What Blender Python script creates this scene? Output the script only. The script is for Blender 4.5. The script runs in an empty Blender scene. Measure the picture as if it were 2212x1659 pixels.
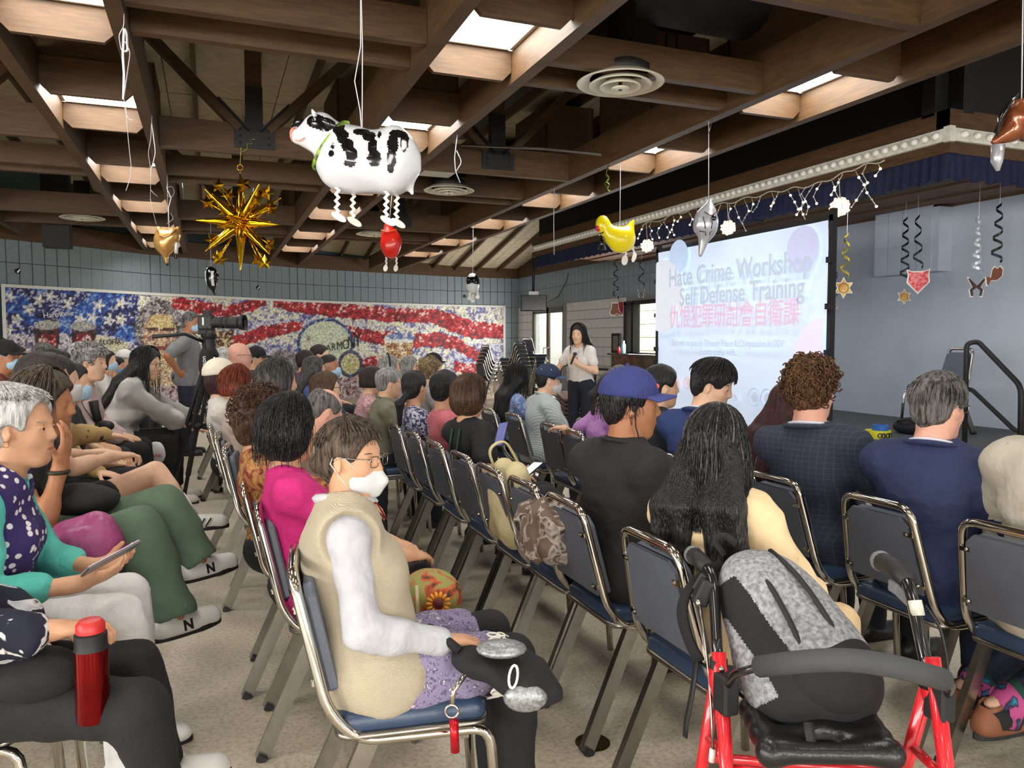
import bpy, math, random, time
import numpy as np
import openvdb
from mathutils import Vector, Matrix
T0 = time.perf_counter()
random.seed(7)
RNG = np.random.default_rng(7)
PI = math.pi
SC = bpy.context.scene
COL = SC.collection

# ------------------------------------------------------------------ camera, light, exposure
# world frame = the hall: X runs from the seats to the stage, Y runs along the ceiling beams, Z up
EYE = 1.42
YAW = math.radians(21.4)
PITCH = math.atan(97.5 / 1661)
cam = bpy.data.cameras.new('camera')
cam.sensor_width = 36
cam.lens = 36 * 1661 / 2212
cam.clip_start = 0.05
camo = bpy.data.objects.new('camera', cam)
camo.location = (0, 0, EYE)
camo.rotation_euler = (PI / 2 - PITCH, 0, -YAW)
COL.objects.link(camo)
SC.camera = camo
SC.view_settings.view_transform = 'Standard'
SC.view_settings.look = 'None'
SC.view_settings.gamma = 1
SC.view_settings.use_curve_mapping = False
SC.view_settings.exposure = 0.42
SC.cycles.use_denoising = True
SC.cycles.max_bounces = 7
SC.cycles.diffuse_bounces = 4
SC.cycles.glossy_bounces = 4
SC.cycles.transmission_bounces = 4
SC.cycles.sample_clamp_indirect = 6
SC.cycles.caustics_reflective = False
SC.cycles.caustics_refractive = False
SKY = 12.5          # radiance of the skylight diffusers (daylight through them)
WINDOW = 165.0      # daylight through the windows of the two walls behind the photographer

w = bpy.data.worlds.new('world')
SC.world = w
w.use_nodes = True
bg = w.node_tree.nodes['Background']
sky = w.node_tree.nodes.new('ShaderNodeTexSky')
sky.sky_type = 'NISHITA'
sky.sun_elevation = math.radians(55)
sky.sun_rotation = math.radians(200)
sky.sun_disc = False
w.node_tree.links.new(sky.outputs[0], bg.inputs[0])
bg.inputs[1].default_value = 0.35


def area(name, loc, rot, sx, sy, power, color=(1, 1, 1)):
    l = bpy.data.lights.new(name, 'AREA')
    l.shape = 'RECTANGLE'
    l.size, l.size_y, l.energy, l.color = sx, sy, power, color
    o = bpy.data.objects.new(name, l)
    o.location, o.rotation_euler = loc, rot
    COL.objects.link(o)


for yy in (-4.2, -0.6, 3.0):
    area('window_daylight', (-6.7, yy, 1.75), (0, -PI / 2, 0), 1.5, 2.6, WINDOW, (1, .98, .95))
for xx in (-4.0, 0.0, 4.0):
    area('window_daylight', (xx, -6.7, 1.75), (PI / 2, 0, 0), 2.6, 1.5, WINDOW, (1, .98, .95))


for yy in (5.6, 8.4):
    area('added_stage_fill', (6.1, yy, 2.84), (0, math.radians(25), 0), .5, 1.2, 22, (1, .97, .93))  # added fill, unseen behind the valance, brightens the stage wall


# ------------------------------------------------------------------ picture geometry (measuring the photograph)
_c, _s = math.cos(YAW), math.sin(YAW)
_F = Vector((_s * math.cos(PITCH), _c * math.cos(PITCH), -math.sin(PITCH)))
_R = Vector((_c, -_s, 0))
_U = _R.cross(_F)


def ray(px, py):
    return _F + _R * ((px - 1106) / 1661) + _U * ((829.5 - py) / 1661)


def atz(px, py, z):
    d = ray(px, py)
    return Vector((0, 0, EYE)) + d * ((z - EYE) / d.z)


def atx(px, py, x):
    d = ray(px, py)
    return Vector((0, 0, EYE)) + d * (x / d.x)


def aty(px, py, y):
    d = ray(px, py)
    return Vector((0, 0, EYE)) + d * (y / d.y)


def atd(px, py, dep):
    d = ray(px, py)
    return Vector((0, 0, EYE)) + d * (dep / (d.x * _s + d.y * _c))


def proj(p):
    v = Vector(p) - Vector((0, 0, EYE))
    z = v.dot(_F)
    return 1106 + 1661 * v.dot(_R) / z, 829.5 - 1661 * v.dot(_U) / z


# ------------------------------------------------------------------ materials
def lin(c):
    c = c / 255
    return c / 12.92 if c <= .04045 else ((c + .055) / 1.055) ** 2.4


def L3(rgb):
    return (lin(rgb[0]), lin(rgb[1]), lin(rgb[2]), 1)


MATS = {}


def mat(name, rgb, rough=.6, metal=0, var=.12, scale=18, bump=0, bscale=60, spec=.5, stretch=(1, 1, 1),
        rgb2=None, emit=0, trans=0, coat=0, sss=0, coords='Object', detail=3):
    if name in MATS:
        return MATS[name]
    m = bpy.data.materials.new(name)
    m.use_nodes = True
    nt = m.node_tree
    N, K = nt.nodes, nt.links
    p = N['Principled BSDF']
    p.inputs['Roughness'].default_value = rough
    p.inputs['Metallic'].default_value = metal
    p.inputs['Specular IOR Level'].default_value = spec
    p.inputs['Coat Weight'].default_value = coat
    p.inputs['Transmission Weight'].default_value = trans
    if sss:
        p.inputs['Subsurface Weight'].default_value = sss
        p.inputs['Subsurface Radius'].default_value = (.012, .004, .002)
        p.inputs['Subsurface Scale'].default_value = 1
    c = L3(rgb)
    if emit:
        p.inputs['Emission Color'].default_value = c
        p.inputs['Emission Strength'].default_value = emit
    tc = N.new('ShaderNodeTexCoord')
    mp = N.new('ShaderNodeMapping')
    mp.inputs['Scale'].default_value = stretch
    K.new(tc.outputs[coords], mp.inputs[0])
    nz = N.new('ShaderNodeTexNoise')
    nz.inputs['Scale'].default_value = scale
    nz.inputs['Detail'].default_value = detail
    K.new(mp.outputs[0], nz.inputs['Vector'])
    rp = N.new('ShaderNodeValToRGB')
    a, b = (c, L3(rgb2)) if rgb2 else (tuple(v * (1 - var) for v in c[:3]) + (1,), tuple(min(1, v * (1 + var)) for v in c[:3]) + (1,))
    rp.color_ramp.elements[0].color, rp.color_ramp.elements[1].color = a, b
    rp.color_ramp.elements[0].position, rp.color_ramp.elements[1].position = .35, .65
    K.new(nz.outputs[0], rp.inputs[0])
    K.new(rp.outputs[0], p.inputs['Base Color'])
    if bump:
        n2 = N.new('ShaderNodeTexNoise')
        n2.inputs['Scale'].default_value = bscale
        n2.inputs['Detail'].default_value = 2
        K.new(mp.outputs[0], n2.inputs['Vector'])
        bm = N.new('ShaderNodeBump')
        bm.inputs['Strength'].default_value = bump
        bm.inputs['Distance'].default_value = .01
        K.new(n2.outputs[0], bm.inputs['Height'])
        K.new(bm.outputs[0], p.inputs['Normal'])
    MATS[name] = m
    return m


def nodes_of(m):
    nt = m.node_tree
    return nt.nodes, nt.links, nt.nodes['Principled BSDF']


def pattern(name, base, fg, kind, scale, thr=.5, rough=.75, soft=.02, fg2=None):
    """printed cloth: kind = voronoi dots, noise blotches, checks, stripes"""
    if name in MATS:
        return MATS[name]
    m = mat(name, base, rough)
    N, K, p = nodes_of(m)
    tc = N.new('ShaderNodeTexCoord')
    rp = N.new('ShaderNodeValToRGB')
    e = rp.color_ramp.elements
    if kind == 'dots':
        t = N.new('ShaderNodeTexVoronoi')
        t.inputs['Scale'].default_value = scale
        K.new(tc.outputs['Object'], t.inputs['Vector'])
        K.new(t.outputs['Distance'], rp.inputs[0])
        e[0].color, e[1].color = L3(fg), L3(base)
    elif kind == 'blotch':
        t = N.new('ShaderNodeTexNoise')
        t.inputs['Scale'].default_value = scale
        t.inputs['Detail'].default_value = 2
        t.inputs['Distortion'].default_value = 1.5
        K.new(tc.outputs['Object'], t.inputs['Vector'])
        K.new(t.outputs[0], rp.inputs[0])
        e[0].color, e[1].color = L3(base), L3(fg)
    elif kind in ('stripe', 'knit'):
        t = N.new('ShaderNodeTexWave')
        t.wave_type, t.bands_direction = 'BANDS', 'Z' if kind == 'knit' else 'DIAGONAL'
        t.inputs['Scale'].default_value = scale
        t.inputs['Distortion'].default_value = .6
        K.new(tc.outputs['Object'], t.inputs['Vector'])
        K.new(t.outputs[0], rp.inputs[0])
        e[0].color, e[1].color = L3(base), L3(fg)
        bm = N.new('ShaderNodeBump')
        bm.inputs['Strength'].default_value = .5
        bm.inputs['Distance'].default_value = .004
        K.new(t.outputs[0], bm.inputs['Height'])
        K.new(bm.outputs[0], p.inputs['Normal'])
    elif kind == 'check':
        a = N.new('ShaderNodeTexWave')
        b = N.new('ShaderNodeTexWave')
        a.bands_direction, b.bands_direction = 'Y', 'Z'
        mx = N.new('ShaderNodeMath')
        mx.operation = 'MAXIMUM'
        for t in (a, b):
            t.inputs['Scale'].default_value = scale
            K.new(tc.outputs['Object'], t.inputs['Vector'])
        K.new(a.outputs[0], mx.inputs[0])
        K.new(b.outputs[0], mx.inputs[1])
        K.new(mx.outputs[0], rp.inputs[0])
        e[0].color, e[1].color = L3(base), L3(fg)
    e[0].position, e[1].position = max(0, thr - soft), min(1, thr + soft)
    if fg2:
        x = e.new(min(1, thr + soft + .12))
        x.color = L3(fg2)
    K.new(rp.outputs[0], p.inputs['Base Color'])
    return m


# ------------------------------------------------------------------ mesh building
def link(o, parent=None):
    COL.objects.link(o)
    if parent is not None:
        o.parent = parent
    return o


class MB:
    def __init__(s):
        s.v, s.f = [], []

    def add(s, v, f):
        n = len(s.v)
        s.v += [tuple(p) for p in v]
        s.f += [tuple(i + n for i in q) for q in f]
        return s

    def box(s, c, d, rot=None, taper=1):
        x, y, z = d[0] / 2, d[1] / 2, d[2] / 2
        pts = [Vector((sx * x * (taper if sz > 0 else 1), sy * y * (taper if sz > 0 else 1), sz * z)) for sz in (-1, 1) for sy in (-1, 1) for sx in (-1, 1)]
        if rot is not None:
            pts = [rot @ p for p in pts]
        c = Vector(c)
        return s.add([p + c for p in pts], [(0, 2, 3, 1), (4, 5, 7, 6), (0, 1, 5, 4), (2, 6, 7, 3), (0, 4, 6, 2), (1, 3, 7, 5)])

    def bar(s, a, b, wd, ht, up=(0, 0, 1)):
        a, b = Vector(a), Vector(b)
        d = (b - a)
        L = d.length
        x = d.normalized()
        u = Vector(up)
        if abs(x.dot(u)) > .99:
            u = Vector((1, 0, 0))
        y = u.cross(x).normalized()
        z = x.cross(y)
        R = Matrix((x, y, z)).transposed()
        return s.box((a + b) / 2, (L, wd, ht), R)

    def tube(s, pts, r, n=8, closed=False, caps=True, flat=None):
        P = [Vector(p) for p in pts]
        rs = r if hasattr(r, '__len__') else [r] * len(P)
        m = len(P)
        vs, prev = [], None
        for i in range(m):
            if closed:
                t = P[(i + 1) % m] - P[i - 1]
            else:
                t = P[min(i + 1, m - 1)] - P[max(i - 1, 0)]
            if t.length < 1e-9:
                t = Vector((0, 0, 1))
            t.normalize()
            if prev is None:
                a = Vector((0, 0, 1)) if abs(t.z) < .9 else Vector((1, 0, 0))
                u = (a - t * a.dot(t)).normalized()
            else:
                u = prev - t * prev.dot(t)
                u = u.normalized() if u.length > 1e-6 else prev
            prev = u
            w_ = t.cross(u)
            fl = 1 if flat is None else flat
            for k in range(n):
                th = 2 * PI * k / n
                vs.append(P[i] + (u * math.cos(th) * fl + w_ * math.sin(th)) * rs[i])
        fs = []
        for i in range(m if closed else m - 1):
            j = (i + 1) % m
            for k in range(n):
                l = (k + 1) % n
                fs.append((i * n + k, i * n + l, j * n + l, j * n + k))
        if caps and not closed:
            fs.append(tuple(range(n - 1, -1, -1)))
            fs.append(tuple((m - 1) * n + k for k in range(n)))
        return s.add(vs, fs)

    def cyl(s, a, b, r0, r1=None, n=16):
        return s.tube([a, b], [r0, r0 if r1 is None else r1], n)

    def lathe(s, prof, c=(0, 0, 0), n=24, R=None):
        vs, fs = [], []
        c = Vector(c)
        for (r, z) in prof:
            for k in range(n):
                th = 2 * PI * k / n
                p = Vector((r * math.cos(th), r * math.sin(th), z))
                vs.append((R @ p if R is not None else p) + c)
        for i in range(len(prof) - 1):
            for k in range(n):
                l = (k + 1) % n
                fs.append((i * n + k, i * n + l, (i + 1) * n + l, (i + 1) * n + k))
        if prof[0][0] > 1e-4:
            fs.append(tuple(range(n - 1, -1, -1)))
        if prof[-1][0] > 1e-4:
            fs.append(tuple((len(prof) - 1) * n + k for k in range(n)))
        return s.add(vs, fs)

    def ball(s, c, r, n=12, m=8, R=None):
        rr = r if hasattr(r, '__len__') else (r, r, r)
        c = Vector(c)
        vs, fs = [], []
        for i in range(m + 1):
            th = PI * i / m
            for k in range(n):
                ph = 2 * PI * k / n
                p = Vector((rr[0] * math.sin(th) * math.cos(ph), rr[1] * math.sin(th) * math.sin(ph), rr[2] * math.cos(th)))
                vs.append((R @ p if R is not None else p) + c)
        for i in range(m):
            for k in range(n):
                l = (k + 1) % n
                fs.append((i * n + k, (i + 1) * n + k, (i + 1) * n + l, i * n + l))
        return s.add(vs, fs)

    def prism(s, poly, o, ux, uy, th):
        """extrude a 2-D outline lying in the plane (o, ux, uy) by th along its normal"""
        o, ux, uy = Vector(o), Vector(ux), Vector(uy)
        nn = ux.cross(uy).normalized() * th
        n = len(poly)
        vs = [o + ux * a + uy * b for a, b in poly] + [o + ux * a + uy * b + nn for a, b in poly]
        fs = [tuple(range(n - 1, -1, -1)), tuple(range(n, 2 * n))] + [(i, (i + 1) % n, n + (i + 1) % n, n + i) for i in range(n)]
        return s.add(vs, fs)

    def grid(s, fn, nu, nv):
        vs = [fn(i / nu, j / nv) for i in range(nu + 1) for j in range(nv + 1)]
        fs = [(i * (nv + 1) + j, (i + 1) * (nv + 1) + j, (i + 1) * (nv + 1) + j + 1, i * (nv + 1) + j + 1) for i in range(nu) for j in range(nv)]
        return s.add(vs, fs)

    def data(s, name, m, smooth=False):
        me = bpy.data.meshes.new(name)
        me.from_pydata([tuple(p) for p in s.v], [], s.f)
        if m is not None:
            me.materials.append(m)
        if smooth:
            me.shade_smooth()
        me.update()
        return me

    def build(s, name, m, parent=None, smooth=False, bevel=0, solid=0, sub=0, loc=None, auto=False):
        me = s.data(name, m, smooth)
        o = bpy.data.objects.new(name, me)
        link(o, parent)
        if loc is not None:
            o.location = loc
        if smooth and auto:
            me.set_sharp_from_angle(angle=math.radians(40))
        if solid:
            q = o.modifiers.new('solid', 'SOLIDIFY')
            q.thickness, q.offset = solid, 0
        if bevel:
            q = o.modifiers.new('bevel', 'BEVEL')
            q.width, q.segments, q.limit_method = bevel, 2, 'ANGLE'
        if sub:
            q = o.modifiers.new('sub', 'SUBSURF')
            q.levels = q.render_levels = sub
        return o


def tag(o, label=None, cat=None, group=None, kind=None):
    if label:
        o['label'] = label
    if cat:
        o['category'] = cat
    if group:
        o['group'] = group
    if kind:
        o['kind'] = kind
    return o


def thing(name, label, cat, loc=(0, 0, 0), rz=0, group=None):
    o = bpy.data.objects.new(name, None)
    o.empty_display_size = .1
    link(o)
    o.location = loc
    o.rotation_euler = (0, 0, rz)
    return tag(o, label, cat, group)


def struct(o):
    o['kind'] = 'structure'
    return o


def copy_tree(o, parent=None):
    c = o.copy()
    COL.objects.link(c)
    if parent is not None:
        c.parent = parent
    for ch in list(o.children):
        copy_tree(ch, c)
    return c


def inst(name, me, parent=None, loc=(0, 0, 0), rz=0, scale=None, rot=None):
    o = bpy.data.objects.new(name, me)
    link(o, parent)
    o.location = loc
    o.rotation_euler = rot if rot is not None else (0, 0, rz)
    if scale:
        o.scale = scale
    return o


FONT = [None]


def text(name, body, size, mtl, parent=None, M=None, ext=.001, align='CENTER', shear=0, sx=1, bold=0):
    """flat lettering as a mesh; M places its XY plane"""
    cu = bpy.data.curves.new(name, 'FONT')
    cu.body, cu.size, cu.align_x, cu.align_y, cu.extrude, cu.shear = body, size, align, 'CENTER', ext, shear
    cu.resolution_u = 3
    cu.offset = bold
    t = bpy.data.objects.new(name, cu)
    COL.objects.link(t)
    dg = bpy.context.evaluated_depsgraph_get()
    dg.update()
    me = bpy.data.meshes.new_from_object(t.evaluated_get(dg))
    bpy.data.objects.remove(t)
    bpy.data.curves.remove(cu)
    me.name = name
    me.materials.clear()
    me.materials.append(mtl)
    if M is not None:
        me.transform(M @ Matrix.Diagonal((sx, 1, 1, 1)))
    o = bpy.data.objects.new(name, me)
    return link(o, parent)


def frame(o, x, y):
    """matrix with local x, y axes and their normal as z"""
    x, y = Vector(x).normalized(), Vector(y).normalized()
    z = x.cross(y)
    M = Matrix((x, y, z)).transposed().to_4x4()
    M.translation = Vector(o)
    return M


def arc(c, r, a0, a1, n, ux=(1, 0, 0), uy=(0, 0, 1)):
    c, ux, uy = Vector(c), Vector(ux), Vector(uy)
    return [c + ux * (r * math.cos(a0 + (a1 - a0) * i / n)) + uy * (r * math.sin(a0 + (a1 - a0) * i / n)) for i in range(n + 1)]


def rounded(pts, r, n=4, closed=False):
    """polyline with rounded corners"""
    P = [Vector(p) for p in pts]
    out = []
    m = len(P)
    for i in range(m):
        if not closed and i in (0, m - 1):
            out.append(P[i])
            continue
        a, b, c = P[i - 1], P[i], P[(i + 1) % m]
        d1, d2 = (a - b), (c - b)
        k = min(r, d1.length * .49, d2.length * .49)
        p1, p2 = b + d1.normalized() * k, b + d2.normalized() * k
        for j in range(n + 1):
            t = j / n
            out.append(p1 * (1 - t) ** 2 + b * 2 * t * (1 - t) + p2 * t * t)
    return out


# ------------------------------------------------------------------ distance-field modelling (bodies, cloth, hair, foil)
def smin(a, b, k):
    h = np.maximum(k - np.abs(a - b), 0) / k
    return np.minimum(a, b) - h * h * k * .25


class Field:
    def __init__(s, lo, hi, h):
        s.h = h
        s.lo = np.array(lo, float)
        s.n = np.maximum(4, np.ceil((np.array(hi, float) - s.lo) / h).astype(int) + 1)
        s.a = np.full(s.n, .15, np.float32)
        s.ax = [(s.lo[i] + h * np.arange(s.n[i])).astype(np.float32) for i in range(3)]

    def box(s, lo, hi):
        i0 = np.clip(np.floor((np.array(lo) - s.lo) / s.h).astype(int), 0, s.n)
        i1 = np.clip(np.ceil((np.array(hi) - s.lo) / s.h).astype(int) + 1, 0, s.n)
        if (i1 <= i0).any():
            return None
        sl = tuple(slice(a, b) for a, b in zip(i0, i1))
        return sl, s.ax[0][sl[0]][:, None, None], s.ax[1][sl[1]][None, :, None], s.ax[2][sl[2]][None, None, :]

    def put(s, lo, hi, fn, k=.02, op='u', pad=.05):
        b = s.box(np.array(lo) - pad, np.array(hi) + pad)
        if b is None:
            return s
        sl, X, Y, Z = b
        d = fn(X, Y, Z)
        if op == 'u':
            s.a[sl] = smin(s.a[sl], d, k)
        elif op == 's':
            s.a[sl] = -smin(-s.a[sl], d, k)
        elif op == 'i':
            v = np.full_like(s.a, .15)
            v[sl] = -smin(-s.a[sl], -d, k)
            s.a = v
        return s

    def cap(s, a, b, ra, rb=None, k=.02, op='u'):
        a, b = np.array(a, float), np.array(b, float)
        rb = ra if rb is None else rb
        ab = b - a
        L = max(float(ab @ ab), 1e-9)
        r = max(ra, rb) + k

        def fn(X, Y, Z):
            x, y, z = X - a[0], Y - a[1], Z - a[2]
            t = np.clip((x * ab[0] + y * ab[1] + z * ab[2]) / L, 0, 1)
            return np.sqrt((x - t * ab[0]) ** 2 + (y - t * ab[1]) ** 2 + (z - t * ab[2]) ** 2) - (ra + (rb - ra) * t)
        return s.put(np.minimum(a, b) - r, np.maximum(a, b) + r, fn, k, op, .02)

    def ell(s, c, r, R=None, k=.02, op='u', e=0):
        c = np.array(c, float)
        r = np.array(r, float) + e
        rm = float(r.max()) + k
        M = None if R is None else np.array(R.to_3x3() if hasattr(R, 'to_3x3') else R, float)

        def fn(X, Y, Z):
            x, y, z = X - c[0], Y - c[1], Z - c[2]
            if M is not None:
                x, y, z = (x * M[0, 0] + y * M[1, 0] + z * M[2, 0], x * M[0, 1] + y * M[1, 1] + z * M[2, 1], x * M[0, 2] + y * M[1, 2] + z * M[2, 2])
            k0 = np.sqrt((x / r[0]) ** 2 + (y / r[1]) ** 2 + (z / r[2]) ** 2)
            k1 = np.sqrt((x / r[0] ** 2) ** 2 + (y / r[1] ** 2) ** 2 + (z / r[2] ** 2) ** 2)
            return k0 * (k0 - 1) / np.maximum(k1, 1e-6)
        return s.put(c - rm, c + rm, fn, k, op, .02)

    def plane(s, p, n, k=.005):
        """keep the side the normal points away from"""
        p = np.array(p, float)
        n = np.array(n, float)
        n = n / np.linalg.norm(n)
        d = (s.ax[0][:, None, None] - p[0]) * n[0] + (s.ax[1][None, :, None] - p[1]) * n[1] + (s.ax[2][None, None, :] - p[2]) * n[2]
        s.a = -smin(-s.a, -d.astype(np.float32), k)
        return s

    def wave(s, amp, freq, seed=0, dirs=4, zs=1.0):
        """soft folds"""
        rg = np.random.default_rng(seed)
        X, Y, Z = s.ax[0][:, None, None], s.ax[1][None, :, None], s.ax[2][None, None, :] * zs
        q = np.zeros(s.a.shape, np.float32)
        for i in range(dirs):
            k = rg.normal(size=3)
            k = k / np.linalg.norm(k) * freq * rg.uniform(.6, 1.6)
            k2 = rg.normal(size=3) * freq * .35
            ph = np.sin(X * k2[0] + Y * k2[1] + Z * k2[2] + rg.uniform(0, 6)) * 1.7
            q += np.sin(X * k[0] + Y * k[1] + Z * k[2] + ph + rg.uniform(0, 6))
        s.a += q * (amp / dirs ** .5)
        return s

    def data(s, name, m, adapt=0.0, smooth=True):
        a = s.a.copy()
        a[[0, -1]] = .05
        a[:, [0, -1]] = .05
        a[:, :, [0, -1]] = .05
        g = openvdb.FloatGrid(.15)
        g.copyFromArray(a)
        pts, tri, quad = g.convertToPolygons(0.0, adapt)
        pts = (np.asarray(pts, np.float32) * s.h + s.lo.astype(np.float32))
        tri, quad = np.asarray(tri), np.asarray(quad)
        me = bpy.data.meshes.new(name)
        nt, nq = len(tri), len(quad)
        me.vertices.add(len(pts))
        me.vertices.foreach_set('co', pts.ravel())
        loops = np.concatenate([tri.ravel(), quad.ravel()]).astype(np.int32)
        me.loops.add(len(loops))
        me.loops.foreach_set('vertex_index', loops)
        me.polygons.add(nt + nq)
        st = np.concatenate([np.arange(nt) * 3, nt * 3 + np.arange(nq) * 4]).astype(np.int32)
        me.polygons.foreach_set('loop_start', st)
        me.update(calc_edges=True)
        me.flip_normals()
        if m is not None:
            me.materials.append(m)
        if smooth:
            me.shade_smooth()
        return me

    def build(s, name, m, parent=None, adapt=0.0, smooth=True):
        o = bpy.data.objects.new(name, s.data(name, m, adapt, smooth))
        return link(o, parent)
# ------------------------------------------------------------------ shared materials
M = {}
M['wood'] = mat('brown_stained_wood', (80, 56, 30), .6, var=.22, scale=6, stretch=(1, 1, 9), bump=.12, bscale=40)
M['deck'] = mat('roof_deck', (188, 177, 150), .85, var=.12, scale=9, bump=.2, bscale=120)
M['black'] = mat('black_paint', (22, 22, 24), .55, var=.2)
M['duct'] = mat('black_duct', (26, 26, 28), .6, var=.2, bump=.15, bscale=30)
M['white'] = mat('white_enamel', (225, 224, 218), .4, var=.04)
M['chrome'] = mat('chrome', (205, 200, 190), .12, 1, var=.05)
M['steel'] = mat('brushed_steel', (150, 146, 138), .28, 1, var=.1)
M['vinyl'] = mat('navy_vinyl', (88, 93, 104), .42, var=.06, bump=.12, bscale=260)
M['seatblue'] = mat('blue_vinyl_seat', (48, 66, 92), .33, var=.06, bump=.08, bscale=260)
M['rubber'] = mat('black_rubber', (24, 24, 25), .6, var=.1)
M['tileU'] = mat('blue_grey_block', (128, 142, 147), .6, var=.05, bump=.25, bscale=90)
M['tileR'] = mat('pale_blue_block', (140, 160, 172), .6, var=.05, bump=.25, bscale=90)
M['tileL'] = mat('white_block', (222, 226, 228), .6, var=.05, bump=.25, bscale=90)
M['mortar'] = mat('mortar', (70, 82, 88), .9, var=.1)
M['mortarL'] = mat('pale_mortar', (150, 154, 158), .9, var=.08)
M['navy'] = mat('navy_velvet', (20, 26, 60), .85, var=.25, scale=30)
M['stagefloor'] = mat('stage_floor', (78, 80, 80), .6, var=.1, scale=40)
M['stagewall'] = mat('stage_wall', (190, 198, 210), .75, var=.03, scale=3)
M['diff'] = mat('skylight_diffuser', (255, 252, 246), .5, var=0, emit=SKY)

# ------------------------------------------------------------------ floor
fm = mat('vinyl_floor', (186, 172, 148), .32, var=.1, scale=5)
N, K, p = nodes_of(fm)
n1 = N.new('ShaderNodeTexNoise')
n1.inputs['Scale'].default_value = 55
n1.inputs['Detail'].default_value = 6
n1.inputs['Roughness'].default_value = .7
tcn = N.new('ShaderNodeTexCoord')
K.new(tcn.outputs['Object'], n1.inputs['Vector'])
rp = N.new('ShaderNodeValToRGB')
rp.color_ramp.elements[0].color, rp.color_ramp.elements[1].color = L3((156, 145, 125)), L3((196, 185, 164))
rp.color_ramp.elements[0].position, rp.color_ramp.elements[1].position = .34, .56
K.new(n1.outputs[0], rp.inputs[0])
K.new(rp.outputs[0], p.inputs['Base Color'])
n2 = N.new('ShaderNodeTexNoise')
n2.inputs['Scale'].default_value = 2.2
K.new(tcn.outputs['Object'], n2.inputs['Vector'])
mr = N.new('ShaderNodeMapRange')
mr.inputs[3].default_value, mr.inputs[4].default_value = .22, .5
K.new(n2.outputs[0], mr.inputs[0])
K.new(mr.outputs[0], p.inputs['Roughness'])
struct(MB().box((1, 7, -.05), (20, 30, .1)).build('floor', fm))
fp = atz(1280, 1604, 0)
tag(MB().lathe([(.062, 0), (.062, .002), (.055, .004), (.05, .0035), (0, .0035)], fp, 28).build('floor_cover', mat('worn_brass', (120, 98, 58), .35, 1, var=.2), smooth=True, auto=True),
    'round brass cover plate set in the beige floor', 'floor plate')

# ------------------------------------------------------------------ back wall (gently curved) with block tiles
tops = [(-420, 470), (-200, 493), (0, 516), (160, 532), (310, 549), (470, 564), (620, 577), (708, 583), (820, 589.5), (960, 597), (1040, 600), (1126, 602.5)]
WZ = 3.02
wp = [atz(x, y, WZ).to_2d() for x, y in tops]
wp[-1] = Vector((7.7, wp[-1].y))
# resample by arc length
seg = [0]
for a, b in zip(wp, wp[1:]):
    seg.append(seg[-1] + (b - a).length)
WL = seg[-1]


def wall_at(s):
    s = min(max(s, 0), WL)
    for i in range(len(seg) - 1):
        if s <= seg[i + 1] or i == len(seg) - 2:
            t = (s - seg[i]) / (seg[i + 1] - seg[i])
            q = wp[i].lerp(wp[i + 1], t)
            i0, i1 = max(i - 1, 0), min(i + 2, len(wp) - 1)
            d = ((wp[i + 1] - wp[i0]) * (1 - t) + (wp[i1] - wp[i]) * t).normalized()
            return q, d


def wall_pt(s, z, off=0):
    q, d = wall_at(s)
    return Vector((q.x + d.y * off, q.y - d.x * off, z))       # +off = into the hall


nb = 60
mb = MB()
mb.grid(lambda u, v: wall_pt(u * WL, v * 4.4, -.02), nb, 1)
mb.grid(lambda u, v: wall_pt(u * WL, v * 4.4, -.25), nb, 1)
wallb = struct(mb.build('wall_back', M['mortar']))
tile_me = {}


def tile(w_, h_, m, key):
    if key not in tile_me:
        tile_me[key] = MB().box((0, 0, 0), (w_ - .012, .03, h_ - .012)).data('tile', m)
        tile_me[key + 'e'] = 1
    return tile_me[key]


TW = .2
ntile = int(WL / TW)
mural_s1 = WL - .42
for k in range(ntile):
    s = WL - (k + .5) * TW
    q, d = wall_at(s)
    a = math.atan2(d.y, d.x)
    for z in (2.25, 2.655):
        inst('tile', tile(TW, .405, M['tileU'], 'back'), wallb, (q.x, q.y, z + .2025), a)
    if s > mural_s1:
        for z in (.63, 1.035, 1.44, 1.845):
            inst('tile', tile(TW, .405, M['tileU'], 'back'), wallb, (q.x, q.y, z + .2025), a)
struct(MB().grid(lambda u, v: wall_pt(u * WL, WZ + .32 * v, .05), 60, 1).grid(lambda u, v: wall_pt(u * WL, WZ, .05 - .1 * v), 60, 1).build('trim_1', M['wood']))
# small round wall sockets
for i, (x, y) in enumerate([(38, 574), (557, 614), (1003, 637)]):
    s0 = min(range(400), key=lambda k: abs(proj(wall_pt(WL * k / 400, 2.5))[0] - x)) / 400 * WL
    c = wall_pt(s0, 2.52, .02)
    q, d = wall_at(s0)
    R = Matrix.Rotation(math.atan2(d.y, d.x), 3, 'Z') @ Matrix.Rotation(PI / 2, 3, 'X')
    t = thing('wall_hook', 'small black round hook plate on the blue-grey block wall, ' + ['above the painted flag field', 'above the painted red stripe', 'near the hall corner'][i], 'hook', c)
    MB().lathe([(.045, -.01), (.045, .008), (.03, .014), (0, .014)], (0, 0, 0), 14, R).build('plate', M['black'], t, True, auto=True)
    MB().box((0, 0, 0), (.02, .02, .07), Matrix.Rotation(.7, 3, 'Y')).build('slot', M['steel'], t).location = (d.y * .016, -d.x * .016, 0)

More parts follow.
